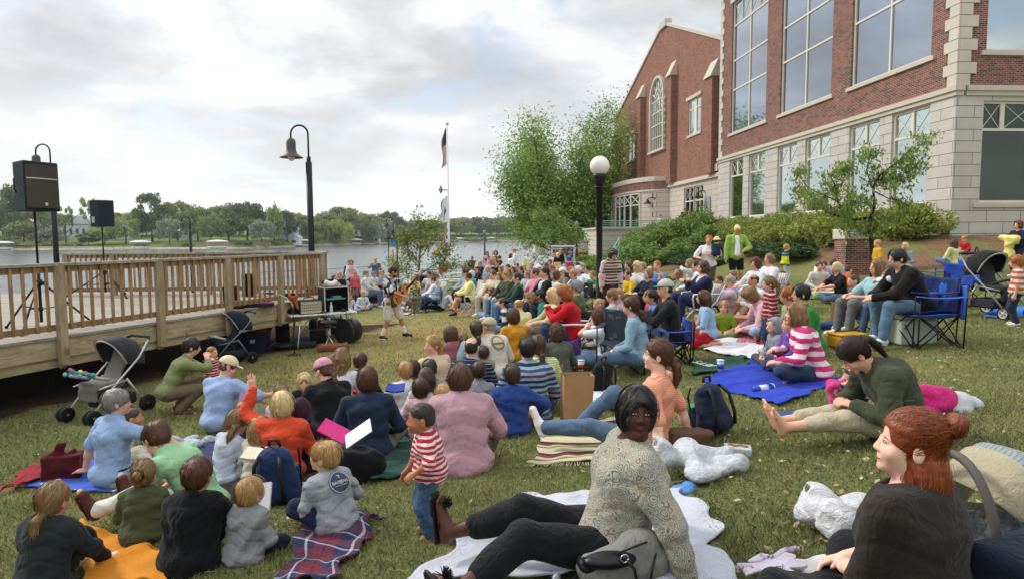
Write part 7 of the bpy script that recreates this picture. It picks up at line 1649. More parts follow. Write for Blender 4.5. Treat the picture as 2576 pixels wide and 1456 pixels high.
def front():
 q=P('h',1440,350,'f',1.,'back','#a8a596|paisley|x|21',K,'black','bob','woman in paisley blouse and black trousers reclining on a white sheet',-93,fat=1.3,skin='dark',shoes=None,leglen=.83,facey=1,vox=.0058,brow='black',double=1,hem=.06,ease=.02,J=dict(lean=-15,yaw=-88,tilt=-4,nod=-3,kL=(-.24,.42,.13),aL=(-.40,.74,.08),kR=(.13,.43,.13),aR=(.2,.77,.08),fL=(-.45,.12,1),fR=(.3,.1,1),handL=(-.34,-.30,.05),handR=(.30,-.36,.05)),hdL=(-.5,-.7,-.1),hdR=(.5,-.7,-.1),pnL=(0,0,-1),pnR=(0,0,-1),curl=.12,fringe=.5)
 J=q['_J']; T=q['_T']
 m=MB(); m.tube([hp(J,.088*math.cos(t),-.005+.01*math.sin(t),.04+.093*math.sin(t)) for t in np.linspace(0,PI,17)],.0045,6); m.build('headband',plain('#8f8f92',.3,.5,bump=0),T)
 m=MB(); m.ball(hp(J,.083,.0,-.04),.006,8); m.build('earring',plain('#c9c9cc',.2,.8,bump=0),T)
 for n in'LR':   # sandal with a black flower
  A=J['A'+n]; fd=J['F'+n]; k=nrm(A-J['K'+n]); dn=nrm(k-fd*(k@fd)); lt=np.cross(fd,dn); so=A+dn*.078
  S=SDF(.01); S.cap(so-fd*.05,so+fd*.21,.011,.011,side=lt,asp=4.2); S.cap(so+fd*.1,so+fd*.18,.011,side=lt,asp=4.9,k=.01); sd_obj(S,'sandal',plain('#14110f',.5),.006,T)
  m=MB(); c=A+dn*.02+fd*.155; r=random.Random(3)
  for i in range(70):
   dv=nrm(np.array([r.gauss(0,1) for _ in range(3)])-dn*1.0); m.tube([c,c+dv*.042],[.004,.0015],4)
  m.tube([c,c+dn*.05],.004,4); m.tube([c,A+lt*.045+dn*.05+fd*.02],.005,4); m.tube([c,A-lt*.045+dn*.05+fd*.02],.005,4); m.build('flower',plain('#0c0c0d',.8,bump=0),T)
 q=P('i',1400,525,'f',1.,'cross','#2c2723',K,'red','ponybun','red haired woman in dark T shirt, nearest at bottom right',-38,fat=1.3,skin='pale',sleeve=.5,facey=1,vox=.0055,J=dict(yaw=-36,nod=-4,lean=4,curve=6,kL=(-.2,.38,.12),kR=(.25,.38,.12),handL=(.0,.26,.2),handR=(.08,.3,.2)),hem=.04,scoop=1.5,ease=.018,brow='ginger',tiecol='#4a3f3a')
 P('g',1262,478,'t',.5,'stand','#a81e2c|stripe|#cfc4c0|34|.45','#3b536c','#221914','buzz','toddler in red striped shirt and rolled jeans standing on the grass',-100,d=3.85,skin='#a9734e',sleeve=.55,shoes='#9a7444',sole='#8a6a40',flare=1.9,lease=.022,vox=.006,facey=1,smile=1,J=dict(handL=(-.34,.22,.95),handR=(.2,.3,.8),nod=4,kL=(-.1,.06,.5),aL=(-.12,-.04,.08),lean=6),fat=1.1,ease=.018,under=cloth('#cfc4b0'))
 P('f',210,940,'g',.76,'knees','#23282a',K,'sandy','lowpony','blond girl with low ponytail in dark rain jacket',8,hood=1,ease=.028,tiecol='#b98f5a',J=dict(lean=14,nod=2),coat=1,under=cloth('#cbbfa6'),hem=.02)
 P('f',740,835,'g',.66,'cross','#454a30','#cfc6bd','sandy','bun','girl with clipped bun in olive hooded top and white shorts',-8,leglen=.5,hood=1,ease=.022,tiecol=K,shoes=None,J=dict(kL=(-.42,.3,.25)))
 P('f',1050,803,'b',.80,'knees','#0e0f11',K,'auburn','short','brown haired child in black hooded top seen from behind',4,fat=1.12,hood=1,ease=.028,hem=.02)
 P('g',270,957,'b',.56,'cross','#7f8182',N_,'blond','short','little blond boy in grey hooded sweatshirt',22,hood=1,ease=.024,hem=.02)
 q=P('g',705,713,'b',.72,'knees','#8f9499','#1c2740','blond','short','blond boy in grey T shirt with round printed badge on the back',-52,sleeve=.5,leglen=.45,ease=.024,shoes=None,J=dict(yaw=-28,handL=(-.1,.36,.2),handR=(.2,.3,.2),kL=(-.3,.3,.28),kR=(.22,.33,.30),lean=16))
 badge(q,'BASEBALL')
 P('f',655,388,'m',1.,'cross','#8aa2c6','#a39c8c','grey','short','grey haired man in light blue polo sitting on the blue blanket',32,sleeve=.42,fat=1.12,glasses=1,belt=1,collar=1,shoes='#6a5a4a',J=dict(yaw=22,handL=(-.46,-.05,.03),handR=(.52,.42,.30),lean=4,elR=(.5,.1,.6)),hdL=(-.6,-.2,-.1),pnL=(0,0,-1),curl=.15)
 P('f',748,492,'b',.6,'cross','#9aa07a','#777777','brown','buzz','small child half hidden behind the man in the blue polo',70,skin='tan')
 P('f',800,628,'m',1.,'long','#8fb98d','#cfcdc6','auburn','short','man in pale green shirt and white trousers bending over, brown boots out to the left',-82,shoes='#4a2016',sole='#2a1610',fat=1.05,collar=1,J=dict(lean=34,curve=22,nod=35,yaw=30,handL=(-.1,.45,.25),kL=(-.12,.40,.2),kR=(.14,.38,.3),aR=(.14,.72,.1),aL=(-.16,.78,.1)),under=None)
 P('f',1085,100,'m',1.,'crouch','#7a8156','#6a5c48','dark','short','smiling man in olive shirt crouching by the strollers',62,sleeve=.78,shoes='#5c3322',smile=1,fat=.95,J=dict(lean=30,nod=8,handR=(.05,.48,.74),handL=(-.02,.52,.66)),collar=1)
 P('f',1165,153,'t',.47,'stand','#a51f2e|stripe|#d5c9c5|26|.3','#8f1f2c','ginger','buzz','toddler in red striped top standing before the crouching man',100,d=9.6,sleeve=.8,fat=1.15,hem=.02)
 P('g',225,208,'m',1.,'cross','#93a9cb','#8e8a7c','brown','short','man in light blue shirt and cream baseball cap',18,sleeve=.5,hat='cap',hatcol='#d9cda8',fat=1.05,collar=1,ease=.022,shoes=K,J=dict(yaw=40,nod=22,handR=(.42,.46,.36),handL=(.2,.4,.3)))
 P('g',725,220,'f',1.,'knees',K,D_,'auburn','lowpony','woman in black top and pink baseball cap, knees up',-34,hat='cap',hatcol='#cf93a8',fat=1.2,J=dict(nod=20,yaw=-20,lean=20),leglen=1.)
 P('g',845,155,'f',1.,'cross','#c9cacb',D_,'sandy','curlylong','woman with long curly blond hair in white top',12,sleeve=.5)
 P('g',948,183,'b',.8,'cross',K,K,'brown','short','brown haired boy in black shirt beside the curly blond woman',10,sleeve=.5)
 P('g',965,272,'f',1.,'cross','#222d40','#7a7568','auburn','bob','woman with thick brown hair in dark navy jacket',-14,ease=.026,coat=1,hem=.02)
 P('g',630,303,'t',.62,'cross','#20242c',D_,'pale','curly','curly white blond toddler looking back between the adults',165,smile=1,facey=1)
 P('g',688,368,'t',.5,'cross','#c9a9b8','#c9a9b8','blond','short','baby in pale pink held in front of the woman in the pink cap',-20)
 P('g',612,443,'b',.7,'cross','#3a1f2c','#3a1f2c','brown','none','child wearing a maroon hood pulled up',12,hoodup=True,ease=.024)
 P('g',470,413,'f',.98,'cross','#cf4a2c',K,'pale','bob','woman in orange sweatshirt raising her left hand',-2,fat=1.05,ease=.024,hem=.02,J=dict(handL=(-.33,.18,.90),elL=(-1,.2,-1),yaw=-14,lean=2),hdL=(-.12,.0,1),pnL=(.1,1,.1),curlL=.12,thL=1,spread=2.,vox=.0068)
 P('g',285,508,'g',.68,'cross','#b4bdca','#c9c0c0','sandy','pigtails','girl with pigtails in pale blue dress reading',34,J=dict(nod=26,yaw=20),tiecol='#d8c84a',hem=.05,coat=1,sleeve=.6,shoes=None)
 P('g',505,363,'g',.66,'cross','#c9a8b2','#8a8a9a','sandy','pony','blond girl with white ribbon in her ponytail',8,tiecol='#e8e8e8')
 P('g',290,458,'b',.58,'cross','#25334f','#444444','sandy','short','boy whose sandy head shows behind the pigtailed girl',20)
 P('g',385,535,'g',.6,'cross','#b9b2a8','#888888','blond','long','fair haired girl between the pigtailed girl and the orange sweatshirt',10)
 P('g',1195,232,'b',.76,'knees','#cfd0cf','#20242c','blond','short','blond boy in white T shirt holding a book',-24,sleeve=.5,J=dict(handL=(-.2,.45,.3)))
 P('g',1245,228,'b',.72,'cross','#2a2a30','#444444','dark','short','dark haired child just behind the blond boy in white',0)
 P('g',1300,222,'b',.55,'cross','#d0c8b0','#666666','pale','short','very fair little child in front of the boy in the grey hood',0)
 P('g',1335,220,'b',.78,'cross','#85888a','#444444','dark','short','boy with dark hair and grey hooded top',-8,hood=1)
 P('g',1315,265,'g',.76,'cross','#c9c4c0','#555555','brown','long','girl with long light brown hair in white',-8)
 P('g',1283,322,'g',.66,'cross','#c8a3a8','#6a6a78','brown','bob','small girl in pale pink top with brown bob',-18)
 P('h',425,243,'f',1.,'cross','#b08a93','#4a4a42','auburn','bob','woman in dusty pink jacket seen from behind',-12,ease=.03,coat=1,hem=.07,collar=1,fat=1.12,J=dict(lean=16,handR=(.22,.36,.18)))
 P('h',330,360,'b',.7,'cross','#1f3a8a','#333333','blond','short','child in blue jacket beside the woman in dusty pink',-5)
 P('h',715,258,'b',.82,'cross','#28407c','#4a463a','brown','short','boy in blue fleece pullover kneeling',-4,ease=.03,collar=1,shoes='#3b332b',J=dict(lean=8,handL=(-.2,.3,.3),handR=(.34,.22,.22),elR=(.9,-.4,.1),elL=(-.9,-.4,.1)),hem=.03)
 P('h',805,98,'m',1.02,'cross','#5d7d97|multi|#7c97ad,#22303f,#7c97ad,#6b2f3a,#7c97ad,#3a4f66,#8fa8ba,#22303f|4.6',D_,'dark','short','dark haired man in wide striped blue shirt',-8,sleeve=.55,ease=.024,fat=1.1,hem=.04)
 P('h',862,85,'f',.95,'cross','#a7b46a|stripe|#d5d8b0|40|.4','#8a8a7a','auburn','lowpony','woman in lime striped top beside the wide striped shirt',-20,sleeve=.4)
 P('h',492,98,'m',1.,'cross','#1f2a44|stripe|#7d8aa5|22|.18',D_,'black','bald','balding man in navy pinstriped shirt',6,sleeve=.5,fat=1.05,collar=1)
 P('h',530,230,'b',.72,'cross','#84888c','#444444','brown','short','brown haired boy in plain grey shirt',-4)
 P('h',560,145,'t',.55,'cross','#8a8a6a','#666666','brown','short','small child peeping out behind the balding man',0)
 P('h',268,88,'f',.98,'cross','#c9b294',D_,'blond','pony','smiling blond woman in beige top looking back',-45,smile=1,facey=1,fat=1.1,J=dict(yaw=-92))
 P('h',375,38,'f',.95,'cross','#8a5560','#5a4a52','auburn','curly','woman with curly ginger hair in mauve hooded top',-12,hood=1,ease=.024)
 P('h',435,25,'g',.68,'cross','#b93a78','#b93a78','sandy','pony','little girl with pink clips in magenta top',-14,tiecol='#c22a4a')
 P('h',512,8,'f',.95,'cross','#a9c3d2','#5a6a7a','brown','lowpony','woman with brown ponytail in light blue top',-16)
 q=P('h',590,-12,'m',1.02,'cross','#cfcbbf',D_,'grey','short','man in khaki cap and white T shirt with big round back print',-28,sleeve=.5,hat='cap',hatcol='#b8ab8a',fat=1.2,belt=1,ease=.026,J=dict(yaw=-25,lean=14))
 badge(q,None)
 P('b',980,898,'f',1.,'cross','#c08a22','#5a4a3a','auburn','curly','woman with brown curls in mustard yellow shirt',-34,sleeve=.6,fat=1.08,glasses=1)
 P('b',1045,758,'m',1.,'cross','#cfc48a','#6a6a5a','sandy','bald','balding man with long hair at the back in pale yellow shirt',-44,fat=1.15,J=dict(nod=18))
 P('b',1640,1105,'b',.8,'cross','#55584a','#555555','auburn','curly','boy with brown curls behind the purple chair back',-20)
 P('h',1545,95,'f',1.,'cross','#db8a68|stripe|#e8ab90|64|.4',J_,'auburn','lowpony','young woman in striped peach T shirt and jeans',-62,sleeve=.42,skin='pale',smile=0,facey=1,scoop=1.6,J=dict(yaw=-15,lean=-8,handL=(-.34,-.18,.04),handR=(.3,-.25,.04),kL=(-.15,.43,.2),aL=(-.1,.84,.1),kR=(.12,.36,.36),aR=(.1,.62,.1),fL=(0,.4,1),fR=(0,1,0)),socks=.3,shoes=None,hdR=(.5,-.5,-.2),pnR=(0,0,-1),fringe=-.3)
front()
def back_rows():
 A='a'
 P(A,205,380,'f',1.,'cross','#b7a27c','#555','brown','bob','woman in tan top at the far left of the crowd beside the deck rail') if 0 else P(A,210,380,'f',1.,'chair','#b7a27c','#555555','brown','bob','woman in tan top half hidden by the deck post, leftmost listener',130)
 P(A,290,345,'f',1.05,'chair','#17171a','#333333','ginger','bob','woman in black cardigan with reddish bob near the deck end',165)
 P(A,345,388,'b',.8,'chair','#7fb0ae','#555555','brown','short','boy in teal shirt behind the black cardigan woman',150)
 P(A,268,488,'g',.9,'cross','#c98f1d','#555555','sandy','long','long haired girl in golden yellow T shirt',160,sleeve=.5)
 P(A,150,546,'b',.95,'cross','#a83038','#333333','auburn','short','boy with brown hair in front of the golden yellow T shirt',140)
 P(A,435,532,'f',1.,'cross','#5f7a98','#35507a','auburn','curlylong','woman with long brown hair in denim shirt by the deck',100)
 P(A,400,668,'g',.72,'cross','#1f2a50','#1f2a50','sandy','mid','small girl in navy dress beside the girl in white knit',140)
 P(A,455,660,'g',.78,'cross','#d0d0d2','#a0a0b0','auburn','mid','brown haired girl in white knitted sweater',130)
 P(A,428,163,'m',1.0,'stand','#1d2338','#1d2338','brown','short','dark clothed person standing behind the woman in white jacket',185,d=32)
 P(A,466,158,'f',1.02,'stand','#cf9fb4','#22242c','brown','bob','standing woman in open white jacket over pink at the railing',170,d=31,under=None,extra=lambda q,J,T,v:openjacket(q,J,T,v,'#e0e0de'))
 P(A,515,335,'t',.72,'stand','#d2575c','#8a6a70','ginger','short','little child in coral top near the railing',180,d=26.5)
 P(A,548,388,'t',.7,'chair','#bcd0d8','#8a3a4a','sandy','short','toddler in pale blue on a lap beside the picnic table',160)
 P(A,600,388,'g',.75,'cross','#7a3a48','#444444','dark','short','dark haired child behind the toddler in pale blue',160)
 P(A,700,318,'f',1.15,'chair','#d0d0cc|stripe|#a8a8a0|24|.3',J_,'sandy','short','heavy blond woman in white striped sweater at the picnic table',95,fat=1.35)
 P(A,815,330,'m',1.0,'chair','#cfd0d4','#777777','grey','short','person in purple grey cap leaning over the picnic table',200,hat='cap',hatcol='#6f6a8a',J=dict(lean=20))
 P(A,903,286,'m',1.05,'chair','#7a2334','#333333','auburn','short','man in maroon shirt behind the picnic table',190)
 P(A,935,314,'t',.75,'chair','#8d96a4','#555555','sandy','short','child in grey on the lap of the man in maroon',190)
 P(A,830,122,'m',1.05,'stand','#5d6b78','#7a8590','grey','short','standing man in grey blue sweatshirt and tan cap at the railing',170,d=33,hat='cap',hatcol='#b09a7a',J=dict(handR=(.08,.3,1.35)),coat=1)
 P(A,650,624,'b',.80,'cross','#cfd6dd|speckle|#4f74b0|9|.62','#3a66b0','blond','short','blond boy in white sweatshirt and blue shorts on the pale rug',150,leglen=.5,shoes=None)
 P(A,843,508,'b',.95,'cross','#b5232b','#333333','blond','short','blond boy in red shirt left of the guitarist',130)
 P(A,812,605,'t',.72,'cross','#2a2030|speckle|#b04a5a|22|.6','#c9a9a0','blond','short','blond toddler in dark flowered top left of the guitarist',130)
 P(A,1220,428,'f',1.1,'knees','#c9cbce','#c9c2ae','white','short','grey blond woman in white shirt behind the guitar',200)
 P(A,1310,470,'g',.7,'cross','#b9a9a0','#888888','ginger','short','child with reddish hair right of the guitar neck',190)
 P(A,1352,515,'b',.68,'cross','#5a5f58','#666666','brown','short','small boy in dull green near the young tree trunk',200)
 P(A,1420,388,'t',.72,'stand','#dcd07a','#b9a97a','blond','short','blond toddler in yellow top held up by the young tree',180,d=23)
 P(A,1432,478,'b',.78,'stand','#4a4c3c|speckle|#8d8a70|16|.5','#8f8668|speckle|#4a4a38|16|.5','sandy','short','boy in camouflage clothes standing by the young tree trunk',10,d=21.,J=dict(lean=8))
 P(A,1540,505,'f',1.05,'knees','#a5a8ac','#22242c','sandy','long','long haired woman in grey hooded top under the young tree',-80,hood=1)
 P(A,1650,328,'m',1.05,'chair','#c9ccd0','#6a6f78','dark','short','man in pale shirt in the second row right of the young tree',-150)
 P(A,1722,348,'f',1.0,'chair','#c9cdd6','#5f7fb0','sandy','mid','woman in pale blue beside the man in pale shirt',-140)
 P(A,1712,408,'b',.95,'chair','#dcdfe4',J_,'brown','short','boy in white T shirt right of the young tree',-100,chair='c:#2f5fa8')
 P(A,1770,372,'g',.9,'chair','#d9dce0','#b83848','sandy','short','girl in white behind the boy in white T shirt',-130,chair='l')
 P(A,1968,575,'m',1.,'back','#d2d4d8','#1f2a44','grey','short','man in green cap and white T shirt lying on the grass',-100,hat='cap',hatcol='#3f8a6a',sleeve=.5,shoes='#c9ccd0',J=dict(lean=-38,kR=(.12,.36,.34),aR=(.1,.66,.1),fR=(0,1,0)))
 P(A,2246,355,'f',1.02,'chair','#dcd79a','#1a1a1c','dark','short','dark haired woman in pale yellow jacket with crossed bare legs',-108,chair='w',leglen=.3,skin='tan',shoes='#3a2a26',collar=1,ease=.03,J=dict(lean=6,kR=(.06,.44,.56),aR=(-.16,.62,.2),kL=(-.1,.44,.48),aL=(-.05,.5,.09),handL=(-.02,.4,.64),handR=(.06,.42,.66)))
 P(A,2190,302,'m',1.05,'chair','#c2cbd6','#333a44','dark','short','man in light blue shirt behind the pale yellow jacket',-115,chair='l',glasses=1)
 P(A,2300,320,'f',1.05,'chair','#2f8f8a','#3a4a5a','white','bob','white haired woman in teal jacket',-110,chair='w')
 P(A,2372,238,'m',1.1,'chair','#1f2434','#333333','brown','bald','balding man in navy jacket with red trim',-125,fat=1.1)
 P(A,2300,100,'f',1.0,'chair','#3f4634','#555555','sandy','bob','woman in dark olive jacket sitting alone by the water',200)
 P(A,2222,182,'f',1.0,'chair','#6a3f34','#555555','auburn','bob','woman with brown hair left of the woman in dark olive',190)
 B='b'
 P(B,590,28,'f',1.,'stand','#c9a0b0','#9a6a7a','auburn','long','long haired woman in pink by the water',190,d=42)
 P(B,606,88,'f',1.,'chair','#d0d6da','#aaaaaa','brown','mid','woman in white holding her hands together by the water',200)
 P(B,560,132,'f',1.0,'chair','#c98fb0','#777777','dark','short','dark haired woman in bright pink blouse near the thin lamp post',-150)
 P(B,630,148,'f',1.05,'chair','#a9adb2','#8a8a8a','grey','curly','grey haired woman in grey cardigan',-150)
 P(B,474,170,'m',1.05,'chair','#1f2a40','#333333','brown','bald','bald man in navy jacket with hand at his chin',-130)
 P(B,690,30,'f',1.0,'stand','#b58a8f','#777777','sandy','long','woman with long fair hair standing in the group by the water',200,d=38)
 P(B,722,12,'f',1.0,'stand','#c9b393','#777777','dark','curlylong','dark haired woman in beige jacket in the group by the water',190,d=37)
 P(B,716,92,'f',1.0,'chair','#a8484f','#555555','auburn','mid','woman in red in front of the group by the water',200)
 P(B,776,90,'m',1.0,'chair','#1d1d22','#333333','black','short','black haired man turned sideways in dark clothes',-60)
 P(B,738,160,'m',1.1,'chair','#17171a','#333333','brown','short','man in black T shirt with folded arms',-150,sleeve=.4,fat=1.2)
 P(B,1004,-8,'m',1.02,'stand','#dadcde','#5a7490','grey','short','man in red cap and white T shirt standing at the water',-85,d=38,hat='cap',hatcol='#b0443c',sleeve=.5)
 P(B,952,58,'g',.95,'stand','#dadde2','#c9d2dc','auburn','mid','girl in white standing before the man in the red cap',60,d=36.5)
 P(B,1206,38,'f',.98,'stand','#d6d2c4','#cfc8b4','white','curly','elderly woman in cream suit standing by the small tree',190,d=37)
 P(B,1668,85,'f',1.0,'stand','#141416','#22242a','pale','long','blond woman in black V neck top near the glass door cabinet',170,d=34,scoop=1.5)
 P(B,1612,70,'f',.98,'stand','#d6cdb4','#777777','blond','bob','woman in cream beside the blond woman in black',190,d=35.5)
 P(B,595,258,'t',.75,'chair','#a9b4c4','#a9b4c4','blond','short','fair toddler in pale blue on a knee',190)
 P(B,657,265,'b',.8,'chair','#b0707f','#555555','brown','short','child in pink beside the fair toddler',-150)
 P(B,790,252,'g',.85,'chair','#d6c98a','#777777','sandy','mid','girl in pale yellow holding something to her face',-150)
 P(B,905,224,'m',1.0,'chair','#20242c','#444444','black','short','black haired man in dark shirt in the third row',-150)
 P(B,985,258,'f',1.0,'chair','#5f7f5a','#444444','auburn','bob','woman in green in the third row',-150)
 P(B,1100,256,'m',1.0,'chair','#2a3a58','#444444','dark','short','dark haired man in blue, third row centre',-145,glasses=1)
 P(B,1000,300,'g',.85,'chair','#c98a9a','#555555','auburn','bob','girl in rose top between two adults, third row',-150)
 P(B,910,292,'f',.95,'chair','#b58a6a','#555555','sandy','short','sandy haired listener in light brown, third row',-150)
 P(B,1122,314,'b',.85,'chair','#c9ccd2','#555555','dark','short','dark haired boy in white, second row centre',-140)
 P(B,1190,334,'b',.85,'chair','#9aa2ac|stripe|#d0d4d8|30|.4','#555555','sandy','short','sandy haired boy in grey striped shirt',-140)
 P(B,682,318,'f',1.05,'chair','#cfc7a4','#b7b09a','auburn','short','brown haired woman in cream jacket, front of the seated row',-140,chair='l')
 P(B,782,344,'f',.98,'chair','#1a1b20','#22242c','sandy','long','girl with very long fair hair in black jacket',-140)
 P(B,872,324,'f',1.05,'chair','#3f4a34','#6f8aa8','ginger','short','smiling woman with short auburn hair in dark green jacket',-125,chair='c:#2a4a34',smile=1)
 P(B,1045,350,'m',1.05,'chair','#2f4538','#4f6f95','dark','short','dark haired man in bottle green jacket, hands in lap',-100,chair='c:#20242c')
 P(B,1312,280,'f',1.08,'chair','#c97a88','#5b8ad0','auburn','short','woman in rose top with a bright blue blanket over her knees',-105,chair='c:#2f4f90',skirt=1,lease=.05,leglen=1.)
 P(B,1462,262,'m',1.12,'chair','#17181b','#3a3d44','dark','short','man in black leather jacket over a white T shirt',-110,chair='c:#20242c',under=cloth('#cfd0d4'),scoop=1.7,collar=1)
 P(B,1622,308,'f',1.08,'chair','#cfcabc',J_,'auburn','bob','woman with chestnut bob in cream knit sweater',-105,chair='l')
 P(B,1372,236,'m',1.,'chair','#8a8d90','#555555','grey','short','man in white cap behind the black leather jacket',-140,hat='cap',hatcol='#d8d8d2')
 P(B,1395,298,'f',.95,'chair','#b0a9a0','#555555','brown','short','listener between the rose top and the leather jacket',-140)
 P(B,1730,274,'m',1.05,'chair','#7b7a68','#555555','grey','short','older man in white cap and olive grey jacket',-125,hat='cap',hatcol='#dfdfda')
 P(B,1832,196,'m',1.1,'chair','#1a1c22','#333333','grey','short','man in red cap and black T shirt in the upper rows',-135,hat='cap',hatcol='#b02030',sleeve=.5)
 P(B,1700,245,'m',1.,'chair','#a9b0b4','#555555','grey','short','grey listener behind the older man in the white cap',-140)
 P(B,1972,245,'f',1.08,'chair','#cfd3d8','#2a3350','white','short','white haired woman in white jacket with blue scarf',-125,chair='c:#20242c',under=cloth('#3f5fb0'),scoop=1.5)
 P(B,1955,190,'m',1.0,'chair','#2a3348','#333333','black','short','black haired head behind the white haired woman in white',-135)
 P(B,2032,206,'m',1.0,'chair','#8f98a4','#333333','grey','short','man in grey cap right of the black haired head',-135,hat='cap',hatcol='#9a9a94')
 P(B,2112,236,'f',1.0,'chair','#dcdfe2','#555555','dark','short','dark haired woman in white top, upper middle',-135,sleeve=.6)
 P(B,2190,326,'b',.84,'knees','#2f8a58','#2a3350','sandy','short','child in green and navy hugging bare knees',-135,leglen=.4,lift=.25,shoes='#d0d0d0',chair='c:#22252c')
 P(B,515,410,'t',.68,'chair','#c98aa4','#c98aa4','blond','short','toddler in pink beside the pale yellow jacket',-90)
 P(B,665,578,'f',1.0,'cross','#1f2450','#6f8cb0','auburn','long','long haired teenage girl in navy hooded top at the edge of the stage area',-115,fat=.92)
 P(B,820,728,'b',.88,'cross','#c4c8cc|stripe|#2a3350|5|.45','#7f9ac0','brown','short','boy in navy and white tracksuit jacket looking left',-100)
 P(B,1240,645,'b',1.0,'cross','#242a38','#333333','sandy','curly','curly blond boy in dark T shirt',-95,sleeve=.5)
 P(B,1385,600,'m',1.05,'cross','#3f8a78','#333333','black','short','black haired man in sea green polo',-85,sleeve=.6,collar=1)
 P(B,1572,588,'g',1.0,'chair','#c9b890','#8a7a6a','pale','long','girl with very long pale hair beside the red fleece woman',-100,fat=.9)
 q=P(B,1722,573,'f',1.1,'chair','#b3151f',D_,'ginger','curly','woman with ginger curls in bright red fleece holding a can',-88,chair='w',ease=.028,glasses=1,J=dict(lean=8,nod=18,handL=(-.02,.36,.78),handR=(.02,.38,.82)))
 P(B,1942,463,'m',1.12,'chair','#46603a','#333333','grey','short','grey haired man in olive green jacket turned away',-60,chair='c:#1d2024')
 P(B,2060,585,'p',1.0,'chair','#15161a','#333333','black','short','person in black fluffy jacket behind the olive green jacket',-100,chair='c:#1d2024') if 0 else None
 P(B,2282,738,'b',.86,'cross','#c98a18','#555555','blond','buzz','crew cut blond boy in golden T shirt beside the globe lamp foot',-100,sleeve=.5)
 P(B,2285,950,'f',1.0,'cross','#dcdfe2','#6a83a0','auburn','curly','woman with short auburn curls and hands raised to her face',-75,sleeve=.35,J=dict(handL=(-.02,.30,.62),handR=(.05,.30,.62)),glasses=1)
 C='c'
 P(C,503,2,'f',1.04,'stand','#4a4a4a|multi|#b8ad9a,#a01f30,#b8ad9a,#2a2a2a,#b8ad9a,#2a2a2a|5','#3a2430','dark','curly','standing grey haired woman in pink cardigan over a striped top',160,d=14.2,fat=1.12,J=dict(nod=30,lean=8),extra=lambda q,J,T,v:openjacket(q,J,T,v,'#d6b8b8'))
 P(C,672,150,'f',1.0,'chair','#2a3f68','#444444','auburn','short','auburn haired woman in dark blue behind the pink cardigan',-135,chair='c:#1f2a50')
 P(C,792,158,'f',1.0,'chair','#d6d3cc','#777777','pale','curly','pale blond woman in white behind the green chair',-135)
 P(C,672,268,'b',.85,'chair','#d0b21e','#555555','brown','short','boy in bright yellow jacket beside the green chair',-130)
 P(C,962,212,'m',.98,'chair','#c9a98a','#666666','sandy','bald','balding fair man right of the pale blond woman',-135)
 P(C,1058,143,'m',1.05,'chair','#5f8ac9','#444444','ginger','buzz','older person in sky blue jacket, upper row',-140,chair='c:#16181c')
 P(C,1112,303,'b',.8,'chair','#7a7f88','#444444','blond','short','fair haired child in front of the sky blue jacket',-135)
 P(C,945,243,'f',1.08,'chair','#1a2336','#1d1e26','sandy','bob','sandy haired woman in navy sweatshirt with paw print',-120,fat=1.05)
 P(C,1480,150,'g',.84,'stand','#c4c6cc','#b0a8c4','sandy','long','girl in grey white hooded top holding a camera to her eye',-80,d=14.2,hood=1,J=dict(handL=(-.08,.3,1.46),handR=(.06,.32,1.48)),extra=lambda q,J,T,v:camera_in_hand(q,J,T))
 P(C,1655,153,'f',1.12,'chair','#1c2440','#20284a','auburn','curly','woman with brown curls in navy jacket, arms folded, white chair',-100,chair='w',fat=1.2,J=dict(handL=(.1,.26,.78),handR=(-.1,.28,.8)),under=cloth('#dcdcd8'),scoop=1.3)
 P(C,548,503,'b',.95,'chair','#8f9398','#555555','blond','buzz','crew cut blond boy in grey hooded top on a lap',-95,hood=1)
 P(C,470,508,'f',1.0,'chair','#a9a9a9','#555555','sandy','short','woman hidden behind the crew cut boy in grey',-80)
 P(C,705,608,'f',1.05,'cross','#7f9cae',J_,'auburn','lowpony','woman with chestnut ponytail in pale denim shirt',-75,lift=.12)
 P(C,950,563,'f',1.0,'cross','#b0303a','#555555','auburn','pony','woman with sunglasses on her head beside the black sweatshirt man',-90)
 P(C,992,643,'g',.88,'cross','#4f7fc0','#c9b28a','dark','bun','dark haired girl in blue and cream by the black sweatshirt man',-90,lift=.1,skin='tan')
 P(C,1165,403,'m',1.15,'chair','#1e1e20','#6f86a4','dark','short','man in khaki cap and black sweatshirt on the blue folding chair',-88,chair='c:#2a58b8',hat='cap',hatcol='#aeb2a4',brimcol='#3f8a4a',J=dict(lean=6,handL=(-.05,.4,.62)),ease=.024)
 P(C,1652,528,'g',.84,'kneel','#8fb0cc','#b02030','auburn','long','girl with long brown hair in light blue T shirt and red shorts',-80,sleeve=.5,leglen=.4,shoes=None)
 P(C,1872,338,'t',.68,'chair','#9aa6a0|speckle|#5f6f78|30|.5','#8a8f78','black','buzz','toddler in checked shirt on the upper path',-120,skin='tan')
 P(C,1918,663,'b',.66,'cross','#7f9a2a','#6a7a50','blond','short','blond little boy in lime green T shirt behind the cardboard box',200,sleeve=.5,facey=1)
 D='d'
 P(D,418,203,'f',1.0,'stand','#dcdcd8','#4f4838','ginger','short','standing woman in white T shirt and olive shorts holding a baby',-155,d=17.2,sleeve=.4,leglen=.42,fat=1.12,shoes='#8a7a6a',J=dict(handL=(-.02,.26,1.18),handR=(.2,.3,1.1)))
 P(D,512,214,'t',.5,'knees','#1d2740','#c9c4b8','brown','short','baby in navy and sun hat carried by the woman in white',30,d=17.0,lift=1.12,hat='bucket',hatcol='#e0c99a')
